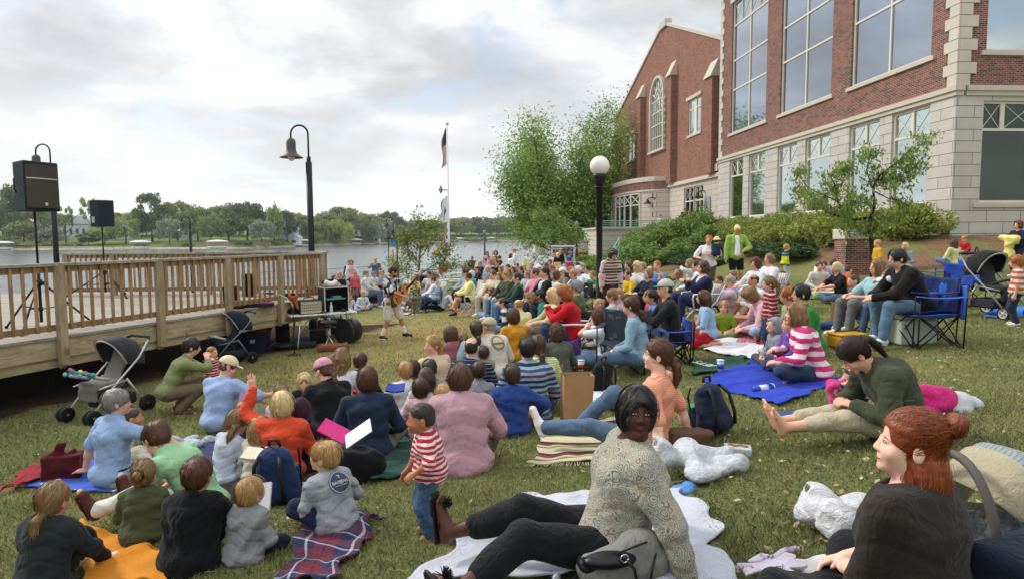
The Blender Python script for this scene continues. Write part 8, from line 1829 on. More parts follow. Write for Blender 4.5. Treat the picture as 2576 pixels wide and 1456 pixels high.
 P(D,746,93,'f',1.06,'stand','#8fae4f','#141416','pale','short','standing blond woman in lime jacket and black shorts',185,d=18.6,leglen=.36,skin='tan',shoes='#5a4a40',ease=.03,collar=1,hem=.05,under=cloth('#e0e2e6'),J=dict(nod=22,handL=(-.16,.26,1.06)),extra=lambda q,J,T,v:placket(q,J,T,'#e2e4e8'))
 P(D,1310,298,'t',.62,'stand','#c4c82a|multi|#c4c82a,#c4c82a,#1f2a48,#4f8ab0,#1f2a48,#c4c82a,#c4c82a,#c4c82a|2.6','#b4c4d4','blond','short','blond toddler in yellow and blue striped shirt on the mulch',100,d=19.5,leglen=.55,shoes='#222222')
 P(D,1850,272,'m',1.05,'knees','#a2a8ae','#8a8a80','dark','short','man in grey T shirt bending forward against the brick pier',-150,sleeve=.45,fat=1.1,J=dict(lean=48,nod=40))
 P(D,1738,335,'g',.75,'cross','#9a8ac0','#777777','auburn','short','small girl in lilac behind the white blanket',-140)
 P(D,1690,388,'g',.86,'cross','#c4c0b4','#4f6a8a','brown','short','girl in grey white T shirt cross legged on the white blanket',-160,leglen=.4)
 P(D,2025,418,'b',.76,'cross','#d0541a','#6a6a6a','brown','buzz','boy in orange shirt beside the brick pier',70)
 P(D,1872,508,'f',1.0,'cross','#17181b',J_,'pale','bob','blond woman in black T shirt reaching forward below the pier',-95,sleeve=.45,J=dict(handL=(-.2,.55,.35),handR=(0,.55,.3)))
 P(D,962,458,'f',1.08,'chair','#d0d6de','#c9cdd2','auburn','curly','woman with short dark curls in pale shirt',-110,chair='l')
 P(D,1112,408,'f',1.12,'chair','#d6d0dc','#c9c9cc','sandy','bob','sandy haired woman in white and lilac shirt, higher up',-105,chair='l',fat=1.1)
 P(D,690,603,'g',.9,'knees','#c9a48a','#1d2450','sandy','mid','fair haired girl with navy trousers and raised knees',-115)
 P(D,925,643,'m',1.05,'knees','#dadcdf','#b0b4ba','dark','bald','man in white shirt with a lanyard hugging bare knees',-100,leglen=.45,skin='tan')
 P(D,1245,603,'b',.78,'cross','#23366a|stripe|#b02a3a|7|.4','#555555','brown','buzz','small boy in red and navy shirt behind the ponytail girl',-60,lift=.1)
 P(D,830,815,'f',1.05,'cross','#cfa3ad','#9fb2c9','sandy','curly','woman with sandy curls in pale pink top and light jeans',-85,J=dict(lean=34,nod=36,handL=(-.1,.5,.14),handR=(.1,.5,.15)))
 P(D,968,868,'b',.6,'cross','#c9c4c0','#888888','blond','short','little fair head behind the woman in pale pink',-60)
 P(D,1112,683,'g',.74,'stand','#8c1522|multi|#8c1522,#c08a8a,#6a0f1c,#8c1522,#b9b0a0,#7a1220|9','#2a3a58','sandy','pony','girl with blond ponytail standing in a red striped turtleneck',-85,d=9.0,fat=1.02,tiecol='#5fae9a',collar=1)
 P(D,1330,800,'f',1.0,'cross','#8a9a7a','#555555','ginger','short','woman whose face shows left of the dark haired man',-80,glasses=1)
 P(D,1482,770,'m',1.05,'cross','#1f7a34',D_,'black','short','dark haired man with glasses in green shirt',-85,glasses=1,fat=1.05)
 P(D,1410,968,'f',1.02,'cross','#b8306a|stripe|#dfc9cf|9.5|.5',D_,'sandy','mid','woman in pink and white striped sweater on the royal blue towel',-78,fat=1.1,shoes=None,hem=.03,under=None,ease=.02,J=dict(lean=20,handL=(-.16,.42,.22),handR=(.1,.4,.3)))
 P(D,1340,1105,'g',.62,'cross','#6a4aa8','#4a4a6a','sandy','pony','little girl in purple jacket on the lap of the striped sweater',-100,facey=1,lift=.14)
 P(D,1165,1140,'b',.64,'cross','#84878b','#4a4c50','brown','none','child with grey hood up leaning on the striped sweater',-90,hoodup=True,ease=.026,lift=.05)
 P(D,2080,655,'b',.72,'chair','#5a5f66',J_,'brown','buzz','short haired child bent low beside the blue armrest',-90,J=dict(lean=30))
 E='e'
 P(E,415,203,'b',.72,'stand','#d09a18','#d09a18','blond','short','blond boy in golden yellow standing by the crabapple trunk',-90,d=17.5,sleeve=.5)
 P(E,665,228,'f',1.0,'cross','#8f949a','#b0b0b0','pale','long','blond woman in grey beside the infant carrier on the mulch edge',-115,J=dict(yaw=-10))
 P(E,1110,190,'f',1.0,'side','#cfcf96','#5f7fae','auburn','curlylong','woman with long dark curls in pale yellow T shirt and jeans',-20,sleeve=.5,J=dict(yaw=40))
 P(E,1205,168,'t',.62,'cross','#b5202a','#555555','blond','short','toddler in red with a yellow patterned cap on her lap',-110,hat='cap',hatmat=cloth('#c9a83a','speckle','#a8452a',40.,.5),lift=.2)
 P(E,1690,78,'f',1.0,'stand','#1a2134','#333333','auburn','curly','woman in navy holding a yellow blanket at the right edge',-100,d=16.5,J=dict(handL=(-.1,.3,1.15),handR=(.1,.3,1.1)),extra=lambda q,J,T,v:bundle(q,J,T))
 P(E,1690,348,'b',.66,'stand','#b5562a|stripe|#d6ccc0|12|.5','#2a3040','ginger','short','ginger boy in orange striped shirt at the right edge',-60,d=9.6,sleeve=.5)
 P(E,420,375,'f',1.08,'chair','#8fb4bc','#6a6a6a','sandy','mid','woman with shoulder length blond hair in aqua T shirt',-95,sleeve=.4,chair='c:#2f5fc0',fat=1.05)
 P(E,520,480,'m',1.0,'chair','#dadce2',J_,'sandy','short','person in white leaning forward, hidden behind the black fleece man',-95,J=dict(lean=16,handL=(0,.3,.9)))
 P(E,588,308,'m',1.1,'chair','#1b1716','#5c768c','black','short','man in black fleece and jeans leaning forward in a folding chair',-92,fat=1.12,ease=.03,J=dict(lean=26,curve=14,nod=8,handL=(-.02,.56,.58),handR=(.06,.54,.6),kL=(-.14,.44,.50),aL=(-.16,.52,.08),aR=(.14,.40,.08)),chair='c:#1c2f66',shoes='#d6d8da')
 I='i'
 P(I,950,135,'f',1.,'long','#3d4231','#b0a58c','dark','pony','woman in olive jacket bending over a child, barefoot',-84,ease=.035,shoes=None,hem=.04,collar=1,coat=1,fat=1.08,J=dict(lean=26,curve=30,nod=50,handL=(-.10,.36,.26),handR=(.10,.38,.26),kL=(-.10,.43,.14),aL=(-.08,.84,.09),kR=(.08,.43,.14),aR=(.08,.84,.09)),leglen=.8)
 P(I,1008,100,'t',.5,'cross','#c9997f|stripe|#26324f|9|.35','#cf3f80','pale','mid','fair little child sitting on the lap of the olive jacket woman',-70,lift=.2,J=dict(kL=(-.12,.3,.1),aL=(-.12,.34,-.2),kR=(.1,.3,.1),aR=(.1,.34,-.2)))
 P(A,1125,262,'m',1.06,'stand','#b9bcbc|voro|#16181c,#d8d8d0,#8898a8,#26282c,#c9cac6,#d8d8d0,#1c1f26,#b9c0c4,#9a5a3a,#3a3d44|13','#cfcbbd','black','short','bearded man in black and white patterned shirt playing a guitar',112,d=15.3,sleeve=.5,leglen=.46,lease=.03,shoes='#1c1c20',sole='#d8d8d4',socks=.45,skin='tan',ease=.03,hem=.10,vox=.014,J=dict(nod=20,yaw=-38,lean=2,handL=(-.42,.34,1.26),handR=(.10,.36,1.04),aL=(-.30,.20,.08),kL=(-.2,.14,.5),aR=(.14,-.16,.08),elR=(1,-.4,-.2)),extra=guitar)
def extras():
 B='b'; C='c'; E_=[(B,1262,188,'m',1.,'#6a7078','grey','short','grey haired man in slate shirt, back of the middle rows',23),(B,1478,200,'f',1.,'#b86a7a','brown','bob','woman in dull rose top behind the leather jacket man',22),(B,1560,232,'m',1.,'#2f4a6a','sandy','short','man in steel blue shirt behind the cream knit sweater',21),(B,822,226,'f',1.,'#d0c9b8','white','short','white haired woman in beige, back row left of centre',29),(B,1042,208,'m',1.,'#4a6a4a','brown','short','man in moss green, back row centre',28),(B,1285,345,'b',.8,'#c9ccd0','dark','short','dark haired boy in white beside the woman in rose',19),(B,1150,225,'f',1.,'#d8c8d0','blond','mid','blond woman in pale mauve, back row centre right',27),(B,1540,150,'f',1.,'#8f4a50','auburn','bob','auburn woman in brick red near the refreshment tables',27),(B,1895,300,'b',.85,'#3f6fa8','blond','short','fair boy in mid blue before the white haired woman',16),(B,640,365,'g',.85,'#a86a8a','brown','long','long haired girl in plum beside the cream jacket woman',20),(C,1575,138,'f',1.,'#d8d8d6','dark','short','woman in white visor behind the navy jacket with folded arms',14),(C,1190,345,'b',.8,'#8a5a3a','brown','short','brown haired boy in rust top behind the khaki cap man',13),(C,860,165,'m',1.,'#5a5f66','grey','short','grey man right of the pale blond woman in white',16),(C,1330,255,'f',1.,'#7f8f6a','sandy','bob','sandy woman in sage top left of the girl with the camera',14.5),(C,2010,560,'f',1.,'#b9a0b0','grey','short','grey haired woman in mauve behind the lime T shirt boy',12.5)]
 for z,x,y,sx,s,c,h_,st,lb,d in E_: P(z,x,y,sx,s,'chair',c,'#555560',h_,st,lb,d=d)
 for u,v,d,sx,c,h_,lb in ((1722,524,46.,'f','#17181c','dark','woman in black standing on the terrace by the glass doors'),(1662,540,48.,'m','#c9c4bc','brown','man in pale shirt on the terrace near the curved bay'),(1733,528,47.5,'f','#c98a8a','auburn','woman in pink behind the woman in black on the terrace')):
  p=at(u,v,d); person(dict(sex=sx,s=1.,pose='stand',shirt=fab(c),legs=fab('#333338'),hair=h_,style='short',label=lb,cat='person',loc=(p[0],p[1],p[2]-1.7),face=200,bust=0))
def openjacket(q,J,T,v,col):
 s=J['s']; X,F,U=J['lat'],J['fw'],J['up']; S=SDF(.03)
 for sd,n in((-1,'L'),(1,'R')):
  S.cap(J['S'+n],J['E'+n],.075*s,.058*s); S.cap(J['E'+n],J['H'+n],.056*s,.046*s)
  S.cap(J['C']+X*sd*.12*s-F*.02*s,J['P']+X*sd*.15*s-V3(0,0,.06*s),.075*s,.085*s,k=.04); S.cap(J['N']+X*sd*.07*s-U*.04*s,J['C']+X*sd*.12*s+F*.05*s,.05*s,.07*s,k=.03)
 S.cap(J['C']-F*.05*s,J['P']-F*.05*s-V3(0,0,.08*s),.12*s,.13*s,side=X,asp=1.3); S.cap(J['SL'],J['SR'],.06*s)
 S.boxr(J['C']*.5+J['W']*.5+F*.17*s,V3(.065*s,.13*s,.30*s),.02,(X,F,U),k=.02,op=-1)
 sd_obj(S,'cardigan',cloth(col),v,T,(.006,20,3))
def placket(q,J,T,col):
 s=J['s']; S=SDF(.02); S.cap(J['N']-J['up']*.03*s+J['fw']*.08*s,J['P']+V3(0,.155*s,.02),.045*s,.055*s,side=J['lat'],asp=1.3); sd_obj(S,'blouse',cloth(col),.016,T,(.003,30,3))
def bundle(q,J,T):
 S=SDF(.04); c=(J['HL']+J['HR'])/2+J['fw']*.02; S.cap(c-V3(.18,0,0),c+V3(.2,0,.05),.1,.08); S.cap(c,c-V3(0,0,.45),.09,.12); sd_obj(S,'blanket',cloth('#d8cf7a'),.02,T,(.015,16,4))
def camera_in_hand(q,J,T):
 c=(J['HL']+J['HR'])/2+V3(0,.02,.06); m=MB(); m.box(c,(.13,.05,.085)); m.lathe([(.032,0),(.03,.06)],12,c,Matrix.Rotation(-PI/2,3,'X')); m.build('camera_body',plain('#17171a',.4),T)
def guitar(q,J,T,v):
 s=J['s']; rz=q['_rz']; loc=q['_loc']
 c=V3(.0,.24,1.04)*s; w=loc+rotz(c,rz); G_=thing('guitar','acoustic guitar with natural wood top held by the standing musician','guitar',w,rz); ax=nrm(V3(-.80,.22,.62)); nf=nrm(V3(.25,.95,-.10)); nf=nrm(nf-ax*(ax@nf)); bx=np.cross(nf,ax); A=[bx,ax,nf]
 def body(r,t,o):
  S=SDF(.04); S.ell(nf*o-ax*.10,V3(.195+r,.165+r,t),A,k=.02); S.ell(nf*o+ax*.16,V3(.142+r,.13+r,t),A,k=.05); return S
 S=SDF(.05);
 for cc,ra in((-ax*.10,.185),(ax*.15,.135)): S.cap(cc-nf*.04,cc+nf*.04,ra-.02,k=.03)
 S.boxr((0,0,0),V3(.5,.5,.045),.004,A,k=.002) if 0 else None
 V,Q=S.mesh(.011,None,[(nf*.047,nf),(-nf*.052,-nf)]); put(bpy.data.objects.new('guitar_body',mesh_np('guitar_body',V,Q,(plain('#6a3a1c',.3,bump=0),))),G_)
 V2=V.copy(); S2=SDF(.05)
 for cc,ra in((-ax*.10,.185),(ax*.15,.135)): S2.cap(cc-nf*.04,cc+nf*.04,ra-.023,k=.03)
 V,Q=S2.mesh(.011,None,[(nf*.052,nf),(nf*.040,-nf)]); put(bpy.data.objects.new('soundboard',mesh_np('soundboard',V,Q,(plain('#d08a38',.35,var=.08,bump=0),))),G_)
 Mx=Matrix((bx,ax,nf)).transposed(); m=MB(); m.lathe([(.001,.054),(.052,.054),(.052,.053)],20,ax*.06,Mx); m.build('sound_hole',plain('#120c08',.8,bump=0),G_)
 m=MB(); m.bar(ax*.22+nf*.062,ax*.72+nf*.055,.055,.025,up=tuple(nf)); m.build('neck',plain('#2c1a10',.4),G_); m=MB(); m.bar(ax*.72+nf*.05,ax*.88+nf*.03,.08,.02,up=tuple(nf)); m.build('headstock',plain('#b9a98a',.4),G_)
 m=MB(); m.bar(-ax*.17-bx*.07+nf*.058,-ax*.17+bx*.07+nf*.058,.02,.012); m.build('bridge',plain('#1d120b',.5),G_); m=MB()
 for k in range(6): m.tube([-ax*.17+bx*(k-2.5)*.009+nf*.068,ax*.72+bx*(k-2.5)*.006+nf*.07],.0012,3)
 m.build('strings',CHROME,G_)
 S=SDF(.02); hs=J['hs']; ax_=(J['hx'],J['hf'],J['hu']); S.ell(hp(J,0,.035,-.075),V3(.062,.068,.055)*hs,ax_); S.ell(hp(J,0,.11,-.03),V3(.04,.05,.05)*hs,ax_,k=.01,op=-1); sd_obj(S,'beard',hairmat(HC['black'],True),.011,T,(.002,80,1))
 m=MB(); m.tube([J['SL']+V3(0,.05,.05),J['C']+V3(0,.16,.05),c+V3(.1,0,.0)],.02,6); m.build('strap',plain('#17171a',.7),T)
back_rows(); extras()
B_=lambda *a,**k: blanket(*a,**k)
def place():
 sheet=cloth('#b4b6bf',rough=.85);
 B_([(1015,1470),(1870,1475),(1735,1235),(1290,1255)],sheet,'large rumpled white sheet under the woman in the paisley blouse',wr=.03,seed=1,n=90,edge=.09,cat='sheet',name='sheet')
 B_([(690,1475),(840,1475),(955,1315),(800,1270)],cloth('#1d2545','plaid',['#b9b4b8','#6a1c28','#141a30'],4.2),'navy red and white plaid blanket with fringe under the badge shirt boy',wr=.028,seed=2,n=60,fringe=[(2,3)],lump=[(930,1330,.12,.06)])
 B_([(215,1475),(420,1475),(395,1385),(190,1320)],cloth('#c27a12'),'orange blanket under the girl in the olive hooded top',wr=.025,seed=3)
 B_([(25,1225),(320,1245),(500,1125),(200,1165)],cloth('#3a5cb8','speckle','#c9ccd8',4.5,.60),'blue blanket with pale patches under the man in the polo',wr=.018,seed=4,n=60)
 B_([(0,1245),(40,1235),(165,1190),(85,1180)],cloth('#8a1a20','plaid',['#15151a','#8a1a20','#15151a'],9),'red and black checked cloth at the left corner of the blue blanket',wr=.03,seed=5,z=.04)
 B_([(480,1215),(660,1190),(610,1095),(490,1120)],cloth('#2f2f5a'),'dark purple blanket under the pigtailed girl',wr=.02,seed=6)
 B_([(525,1275),(760,1275),(760,1180),(560,1180)],cloth('#16161b'),'black cloth under the woman in the orange sweatshirt',wr=.02,seed=7)
 B_([(945,1215),(1090,1195),(1080,1085),(960,1100)],cloth('#1d4038'),'dark green blanket between the navy jacket and the toddler',wr=.04,seed=8,n=60)
 B_([(1330,1170),(1560,1165),(1580,1060),(1390,1055)],cloth('#b9ac8a','bands',['#c2b594','#c2b594','#4f7a3a','#b9ac8a','#7a2f2a','#23252a','#c2b594','#b9ac8a'],2.6),'cream mexican striped blanket beneath the peach shirted woman',wr=.014,seed=9,n=60,fringe=[(0,1)])
 B_([(1480,1035),(1575,1035),(1560,985),(1470,985)],cloth('#b9b4c4','plaid',['#c98aa0','#d6d4da','#6a8f8a'],6),'pale pink and green checked blanket beside the paper bag',wr=.02,seed=10)
 B_([(1765,960),(1960,1025),(2120,960),(1900,905)],cloth('#1f3aa8'),'royal blue towel under the striped sweater woman',wr=.03,seed=11,n=60,cat='towel',name='towel')
 t=B_([(1745,948),(1880,925),(1870,898),(1745,912)],cloth('#1f4a34'),'green towel with white lettering beyond the royal blue towel',wr=.012,seed=12,cat='towel',name='towel',z=.03)
 c=ground(1772,928); c[2]+=.075; M=Matrix.Translation(Vector([float(q) for q in c]))@Matrix.Rotation(1.95,4,'Z'); o=text(t,'JETS',.2,plain('#cfd3d0',.9,bump=0),M)
 B_([(1950,1085),(2310,1075),(2310,1035),(1955,1045)],cloth('#1f4a86'),'dark blue blanket edge under the woman in the olive jacket',wr=.02,seed=13)
 B_([(1770,885),(1890,905),(1935,875),(1790,845)],cloth('#cfcdd0'),'crumpled white blanket behind the striped sweater woman',wr=.03,seed=14)
 B_([(1730,858),(1900,866),(1900,828),(1760,820)],cloth('#b06a74','plaid',['#d6ccc9','#b03040','#d6ccc9'],8),'pink gingham blanket under the cardboard box',wr=.02,seed=15)
 B_([(1905,880),(1990,876),(1980,862),(1915,862)],cloth('#b81f1f','speckle','#d8d0c8',9,.62),'red patterned cloth beside the crumpled white blanket',wr=.02,seed=16,z=.045,name='cloth',cat='cloth')
 B_([(2030,712),(2080,722),(2110,690),(2050,672)],cloth('#d2d0cb'),'round white blanket on the mulch under the cross legged girl',wr=.02,seed=17)
 B_([(2130,690),(2180,690),(2175,664),(2120,664)],cloth('#d2d0cb'),'white blanket behind the boy in orange',wr=.02,seed=18)
 B_([(2480,800),(2600,800),(2600,775),(2480,775)],cloth('#2f6fc0'),'bright blue blanket under the dark stroller',wr=.02,seed=19)
 B_([(1030,792),(965,792),(975,770),(1080,768)],cloth('#c4b9b4','speckle','#a86a6a',10,.6),'pale flowered rug under the white sweatshirt boy',wr=.008,seed=20)
 B_([(1130,782),(1200,782),(1190,768),(1130,770)],cloth('#b02a24'),'red blanket beside the man in the green cap',wr=.01,seed=21)
 B_([(1240,775),(1320,772),(1310,760),(1240,762)],cloth('#a82820'),'red blanket under the bags of the seated row',wr=.012,seed=22)
 B_([(1560,890),(1640,905),(1640,875),(1570,865)],cloth('#b4b2bc'),'grey white cloth below the empty navy chair',wr=.02,seed=23)
 B_([(1720,1065),(1800,1075),(1800,1035),(1740,1025)],cloth('#3f8f5a'),'bright green towel under the navy backpack',wr=.03,seed=24,cat='towel',name='towel')
 B_([(2020,1475),(2130,1475),(2160,1385),(1960,1445)],cloth('#d0cdc8'),'white fleece blanket in front of the red haired woman',wr=.02,seed=25)
 B_([(1860,1475),(2010,1475),(1990,1425),(1900,1440)],cloth('#cfc4d2'),'folded pale lilac blanket at the bottom edge',wr=.02,seed=26,z=.06)
 B_([(700,1250),(760,1240),(745,1205),(695,1215)],cloth('#7e8284'),'grey blanket over the knees of the badge shirt boy',wr=.03,seed=27,z=.05)
 p=G(1568,935); camp_chair(p,-math.radians(200),'empty navy folding chair facing away, with sheer grey back','#1b2540',.98,1.0,back=cloth('#3d444a','speckle','#5d6468',6,.55))
 p=G(1412,932); T=camp_chair(p,math.radians(10),'small purple folding chair with green posts, back towards the camera','#5a3d86',.62,.95)
 p=G(2330,868); camp_chair(p,-math.radians(-82),'empty bright blue folding chair with drooping back, right of the black fleece man','#2a62c8',1.05,.92)
 p=G(2410,760); camp_chair(p,-math.radians(-100),'blue folding chair left of the dark stroller','#2450b0',1.0,.95)
 p=G(2375,772); camp_chair(p,-math.radians(-100),'royal blue folding chair behind the black fleece man','#1d3f94',1.0,.95)
 p=G(1695,905); camp_chair(p,-math.radians(-90),'child size red and blue folding chair beside the black sweatshirt man','#b5232a',.72,.95)
 p=G(1555,790); camp_chair(p,-math.radians(150),'navy folding chair in front of the pink cardigan woman','#1d2a48',1.,.95)
 p=G(1660,790); camp_chair(p,-math.radians(165),'dark green folding chair behind the khaki cap man','#1f3a2a',1.,1.05)
 p=G(1085,720); camp_chair(p,-math.radians(160),'dark green folding chair by the waterside railing','#1f3a30',.9,.9)
 stroller(G(275,1045),2.75,'grey and black stroller hung with bright baby toys beside the deck','#34363c','#77746c','#b9bbba',.98,toys=True)
 stroller(G(575,915),2.4,'navy stroller behind the crouching man','#1c2236','#252c40','#6a6e78',.95)
 stroller(G(2500,795),3.35,'large black and grey stroller on the right with its hood up','#1b1c1e','#2b2c2e','#8f908c',.98,kind='dark')
 stroller(G(1195,742),.6,'dark stroller with red bundle in the far crowd','#1d1f28','#a02030','#777777',1.0)
 backpack(G(700,1262),PI*.95,'navy and black backpack beside the orange sweatshirt woman','#1c2f52',1.15)
 backpack(G(1805,1098),-2.6,'navy backpack with orange badge right of the peach shirted woman','#1a2138',1.12,lie=.35)
 T=thing('badge','round orange badge sewn on the navy backpack','badge',G(1780,1085,.14),-2.6) if 0 else None
 backpack(G(1515,985),-2.5,'black backpack under the empty navy chair','#16171a',1.0)
 backpack(G(2435,820),1.,'dark bag hanging behind the blue chair','#14171f',.9) if 0 else None
 backpack(G(2235,842) if 0 else G(1960,1010),.4,'black and tan bag behind the grey hooded child','#1a1c22',.8) if 0 else None
 bg=G(1560,1475); handbag(bg)
 S=lambda nm,lb,ct,p,rz,mat,fn,vox=.014,wr=None,cut=None: sdthing(nm,lb,ct,p,rz,mat,fn,vox,wr,cut)
 S('bag','large soft black tote bag with magazines poking out','bag',G(890,1212),.2,cloth('#121214'),lambda S:(S.ell((0,0,.14),(.27,.17,.18)),S.ell((0,.0,.33),(.2,.09,.08),op=-1)),.015,(.014,16,3))
 for (u,v,c,lb,a) in ((845,1110,'#d0287a','bright pink folder sticking out of the black tote bag',.5),(905,1120,'#b9bcc6','glossy magazine sticking out of the black tote bag',-.6)):
  p=G(u,v+90); T=MB(); T.box((0,0,0),(.25,.16,.012),0,Matrix.Rotation(a,3,'Y')@Matrix.Rotation(.5,3,'X')); o=T.build('folder' if a>0 else 'magazine',plain(c,.25,var=.35 if a<0 else .1,vs=14),None,(p[0],p[1],p[2]+.40)); tag(o,lb,'folder' if a>0 else 'magazine')
 S('bag','dark red and black shoulder bag on the left side of the blue blanket','bag',G(160,1205),.3,cloth('#4a1218'),lambda S:(S.boxr((0,0,.12),(.14,.06,.10),.03),S.cap((-.05,0,.2),(.0,0,.33),.06,.02,side=(1,0,0),asp=1.8),S.cap((.04,.02,.2),(.10,.02,.28),.05,.02)),.014,(.01,20,4))
 cooler(G(835,1068),.25,'blue soft cooler bag beside the maroon hood','#2340a0','#2a4fc0',.36,.28,.38,True)
 cooler(G(890,1035),-.2,'small red and white cooler behind the navy jacket','#d6d4d0','#b02028',.30,.22,.30)
 cooler(G(2290,862),.1,'grey green cooler box under the black fleece man','#b9c0b4','#a6aea2',.52,.34,.40)
 cooler(G(1178,775),.1,'light grey cooler box beside the yellow jacket woman','#c9ccca','#e0e0dc',.5,.32,.36)
 cooler(G(2130,872),.2,'golden yellow cooler bag in front of the white sneakers','#c98d14','#d09a1c',.42,.3,.2,True)
 paper_bag(G(1450,1062),.1,'tall brown paper shopping bag beside the wide striped shirt',.30,.2,.50)
 paper_bag(G(1385,985),-.3,'smaller brown paper bag behind the tall one',.26,.16,.34)
 carton(G(1345,958),.15,'plain cardboard box behind the boy in blue fleece',.5,.34,.22,'#a98a66')
 carton(G(1815,846),-.2,'long cardboard box printed in red behind the crumpled white blanket',.85,.42,.34,'#a9754f',mark='#8f4a30')
 carton(G(2140,800),.2,'wicker picnic basket between the seated women','.55' and .55,.36,.26,'#7a5430',name='picnic_basket',cat='basket')
 plastic_bag(G(1770,1190),.2,'large translucent white plastic bag beside the navy backpack',1.25,seed=3)
 plastic_bag(G(480,1125),.5,'clear plastic bag with snacks on the blue blanket',.8,'#b9c6cc',5)
 plastic_bag(G(2175,1335),-.3,'white shopping bag with tied handles left of the red haired woman',1.0,'#dcdcde',7)
 T=thing('food_box','clear plastic snack box with crackers beside the plastic bag','box',G(1855,1145),-.3); m=MB(); m.box((0,0,.04),(.2,.13,.07)); m.build('tub',plain('#b9c3c6',.15,bump=0),T,bevel=.01); m=MB(); [m.ball((-.05+.035*i,.01*(-1)**i,.078),(.022,.018,.012),6) for i in range(4)]; m.build('crackers',plain('#a8703a',.8),T)
 S('jacket','magenta fleece jacket heaped on the grass right of the olive jacket','jacket',G(2360,1030),.2,cloth('#b8246a'),lambda S:(S.ell((-.1,0,.1),(.2,.2,.13)),S.cap((-.1,.05,.16),(.34,.0,.05),.06,.04),S.cap((-.2,0,.06),(-.24,-.14,.02),.08,.05)),.016,(.022,17,5))
 S('blanket','grey white cloth heaped on the magenta jacket','blanket',G(2375,1028),.2,cloth('#b4b6b8'),lambda S:(S.ell((.06,-.1,.08),(.13,.10,.07)),S.ell((.2,-.04,.05),(.10,.09,.06)),S.ell((.0,-.16,.04),(.1,.07,.05))),.016,(.02,18,6))
 S('jacket','brown leather boots and bag behind the paisley blouse','bag',G(1730,1130),.1,plain('#5a4230',.6,bs=30),lambda S:(S.boxr((0,0,.08),(.13,.07,.06),.03),S.cap((.08,0,.05),(.16,-.02,.12),.05)),.014,(.008,25,8)) if 0 else S('bag','brown suede bag behind the paisley blouse shoulder','bag',G(1728,1130),.1,plain('#5a4230',.8,bs=30),lambda S:(S.boxr((0,0,.08),(.13,.07,.06),.03),S.cap((.08,0,.05),(.16,-.02,.12),.05)),.014,(.008,25,8))
 S('clothes','crumpled navy clothes on the grass by the picnic rug','clothes',G(2080,828),.1,cloth('#22386a'),lambda S:(S.ell((0,0,.05),(.25,.14,.08)),S.ell((.15,.05,.08),(.12,.1,.08))),.018,(.02,17,2))
 S('cloth','blue crumpled cloth at the edge of the white sheet','cloth',G(1722,1235),.1,cloth('#4f7fb8'),lambda S:(S.ell((0,0,.01),(.11,.07,.03)),S.ell((.05,.03,.03),(.05,.06,.03))),.012,(.014,30,2))
 S('jacket','denim jacket dropped beside the cardboard box','jacket',G(1765,850),.1,cloth('#5f7fa8'),lambda S:S.ell((0,0,.06),(.24,.15,.09)),.018,(.02,17,9))
 S('sleeping_bag','pale green bag leaning beside the storage tub','bag',G(2500,690),.1,cloth('#5f8fb0'),lambda S:S.ell((0,0,.06),(.2,.15,.09)),.02,(.02,17,9)) if 0 else None
 cup(G(1812,940,.03),'paper drink cup with red and blue print on the green towel','#c9cfe0',.045,.14,0,'#2f55b0'); cup(G(1895,990,.05),'blue cylindrical snack tube lying on the royal blue towel','#2a50b8',.042,.24,1.9,'#d8dce8',True)
 cup(G(1462,945,.05),'red and white drink cup beside the purple chair','#d8d8d4',.045,.16,0,'#b02828')
 cup(G(2050,806,.4),'lime green cup on the picnic basket side','#8fc04a',.04,.12); cup(G(1385,1455,.03),'small red and blue bottle cap toy on the white sheet','#3a62b0',.02,.05,.5,None,True)
 for (u,v,dz,w,h,c,lb,a,nm) in ((645,1140,.0,.20,.15,'#cfc7ae','open white book on the lap of the orange sweatshirt woman',.3,'book'),(612,1005,.0,.10,.16,'#a88ac0','small purple carton held by the man in the cream cap',1.2,'carton'),(645,1250,-.3,.2,.2,'#c4c6c8','white paper bag behind the little blond boy in grey',.9,'paper'),(995,975,0,.2,.14,'#2a3f90','blue book held by the blond boy in white',.4,'book')):
  p=at(u,v,{645:5.0 if nm=='book' else 4.4,612:7.3,995:7.1}[u]); m=MB(); m.box((-w/4,0,0),(w/2,h,.02),0,Matrix.Rotation(.15,3,'Y')@Matrix.Rotation(a,3,'X')); m.box((w/4,0,0),(w/2,h,.02),0,Matrix.Rotation(-.15,3,'Y')@Matrix.Rotation(a,3,'X')); o=m.build(nm,plain(c,.8,var=.12,vs=12),None,p); tag(o,lb,nm)
 infant_seat(); picnic(); refreshments(); strip_bag()
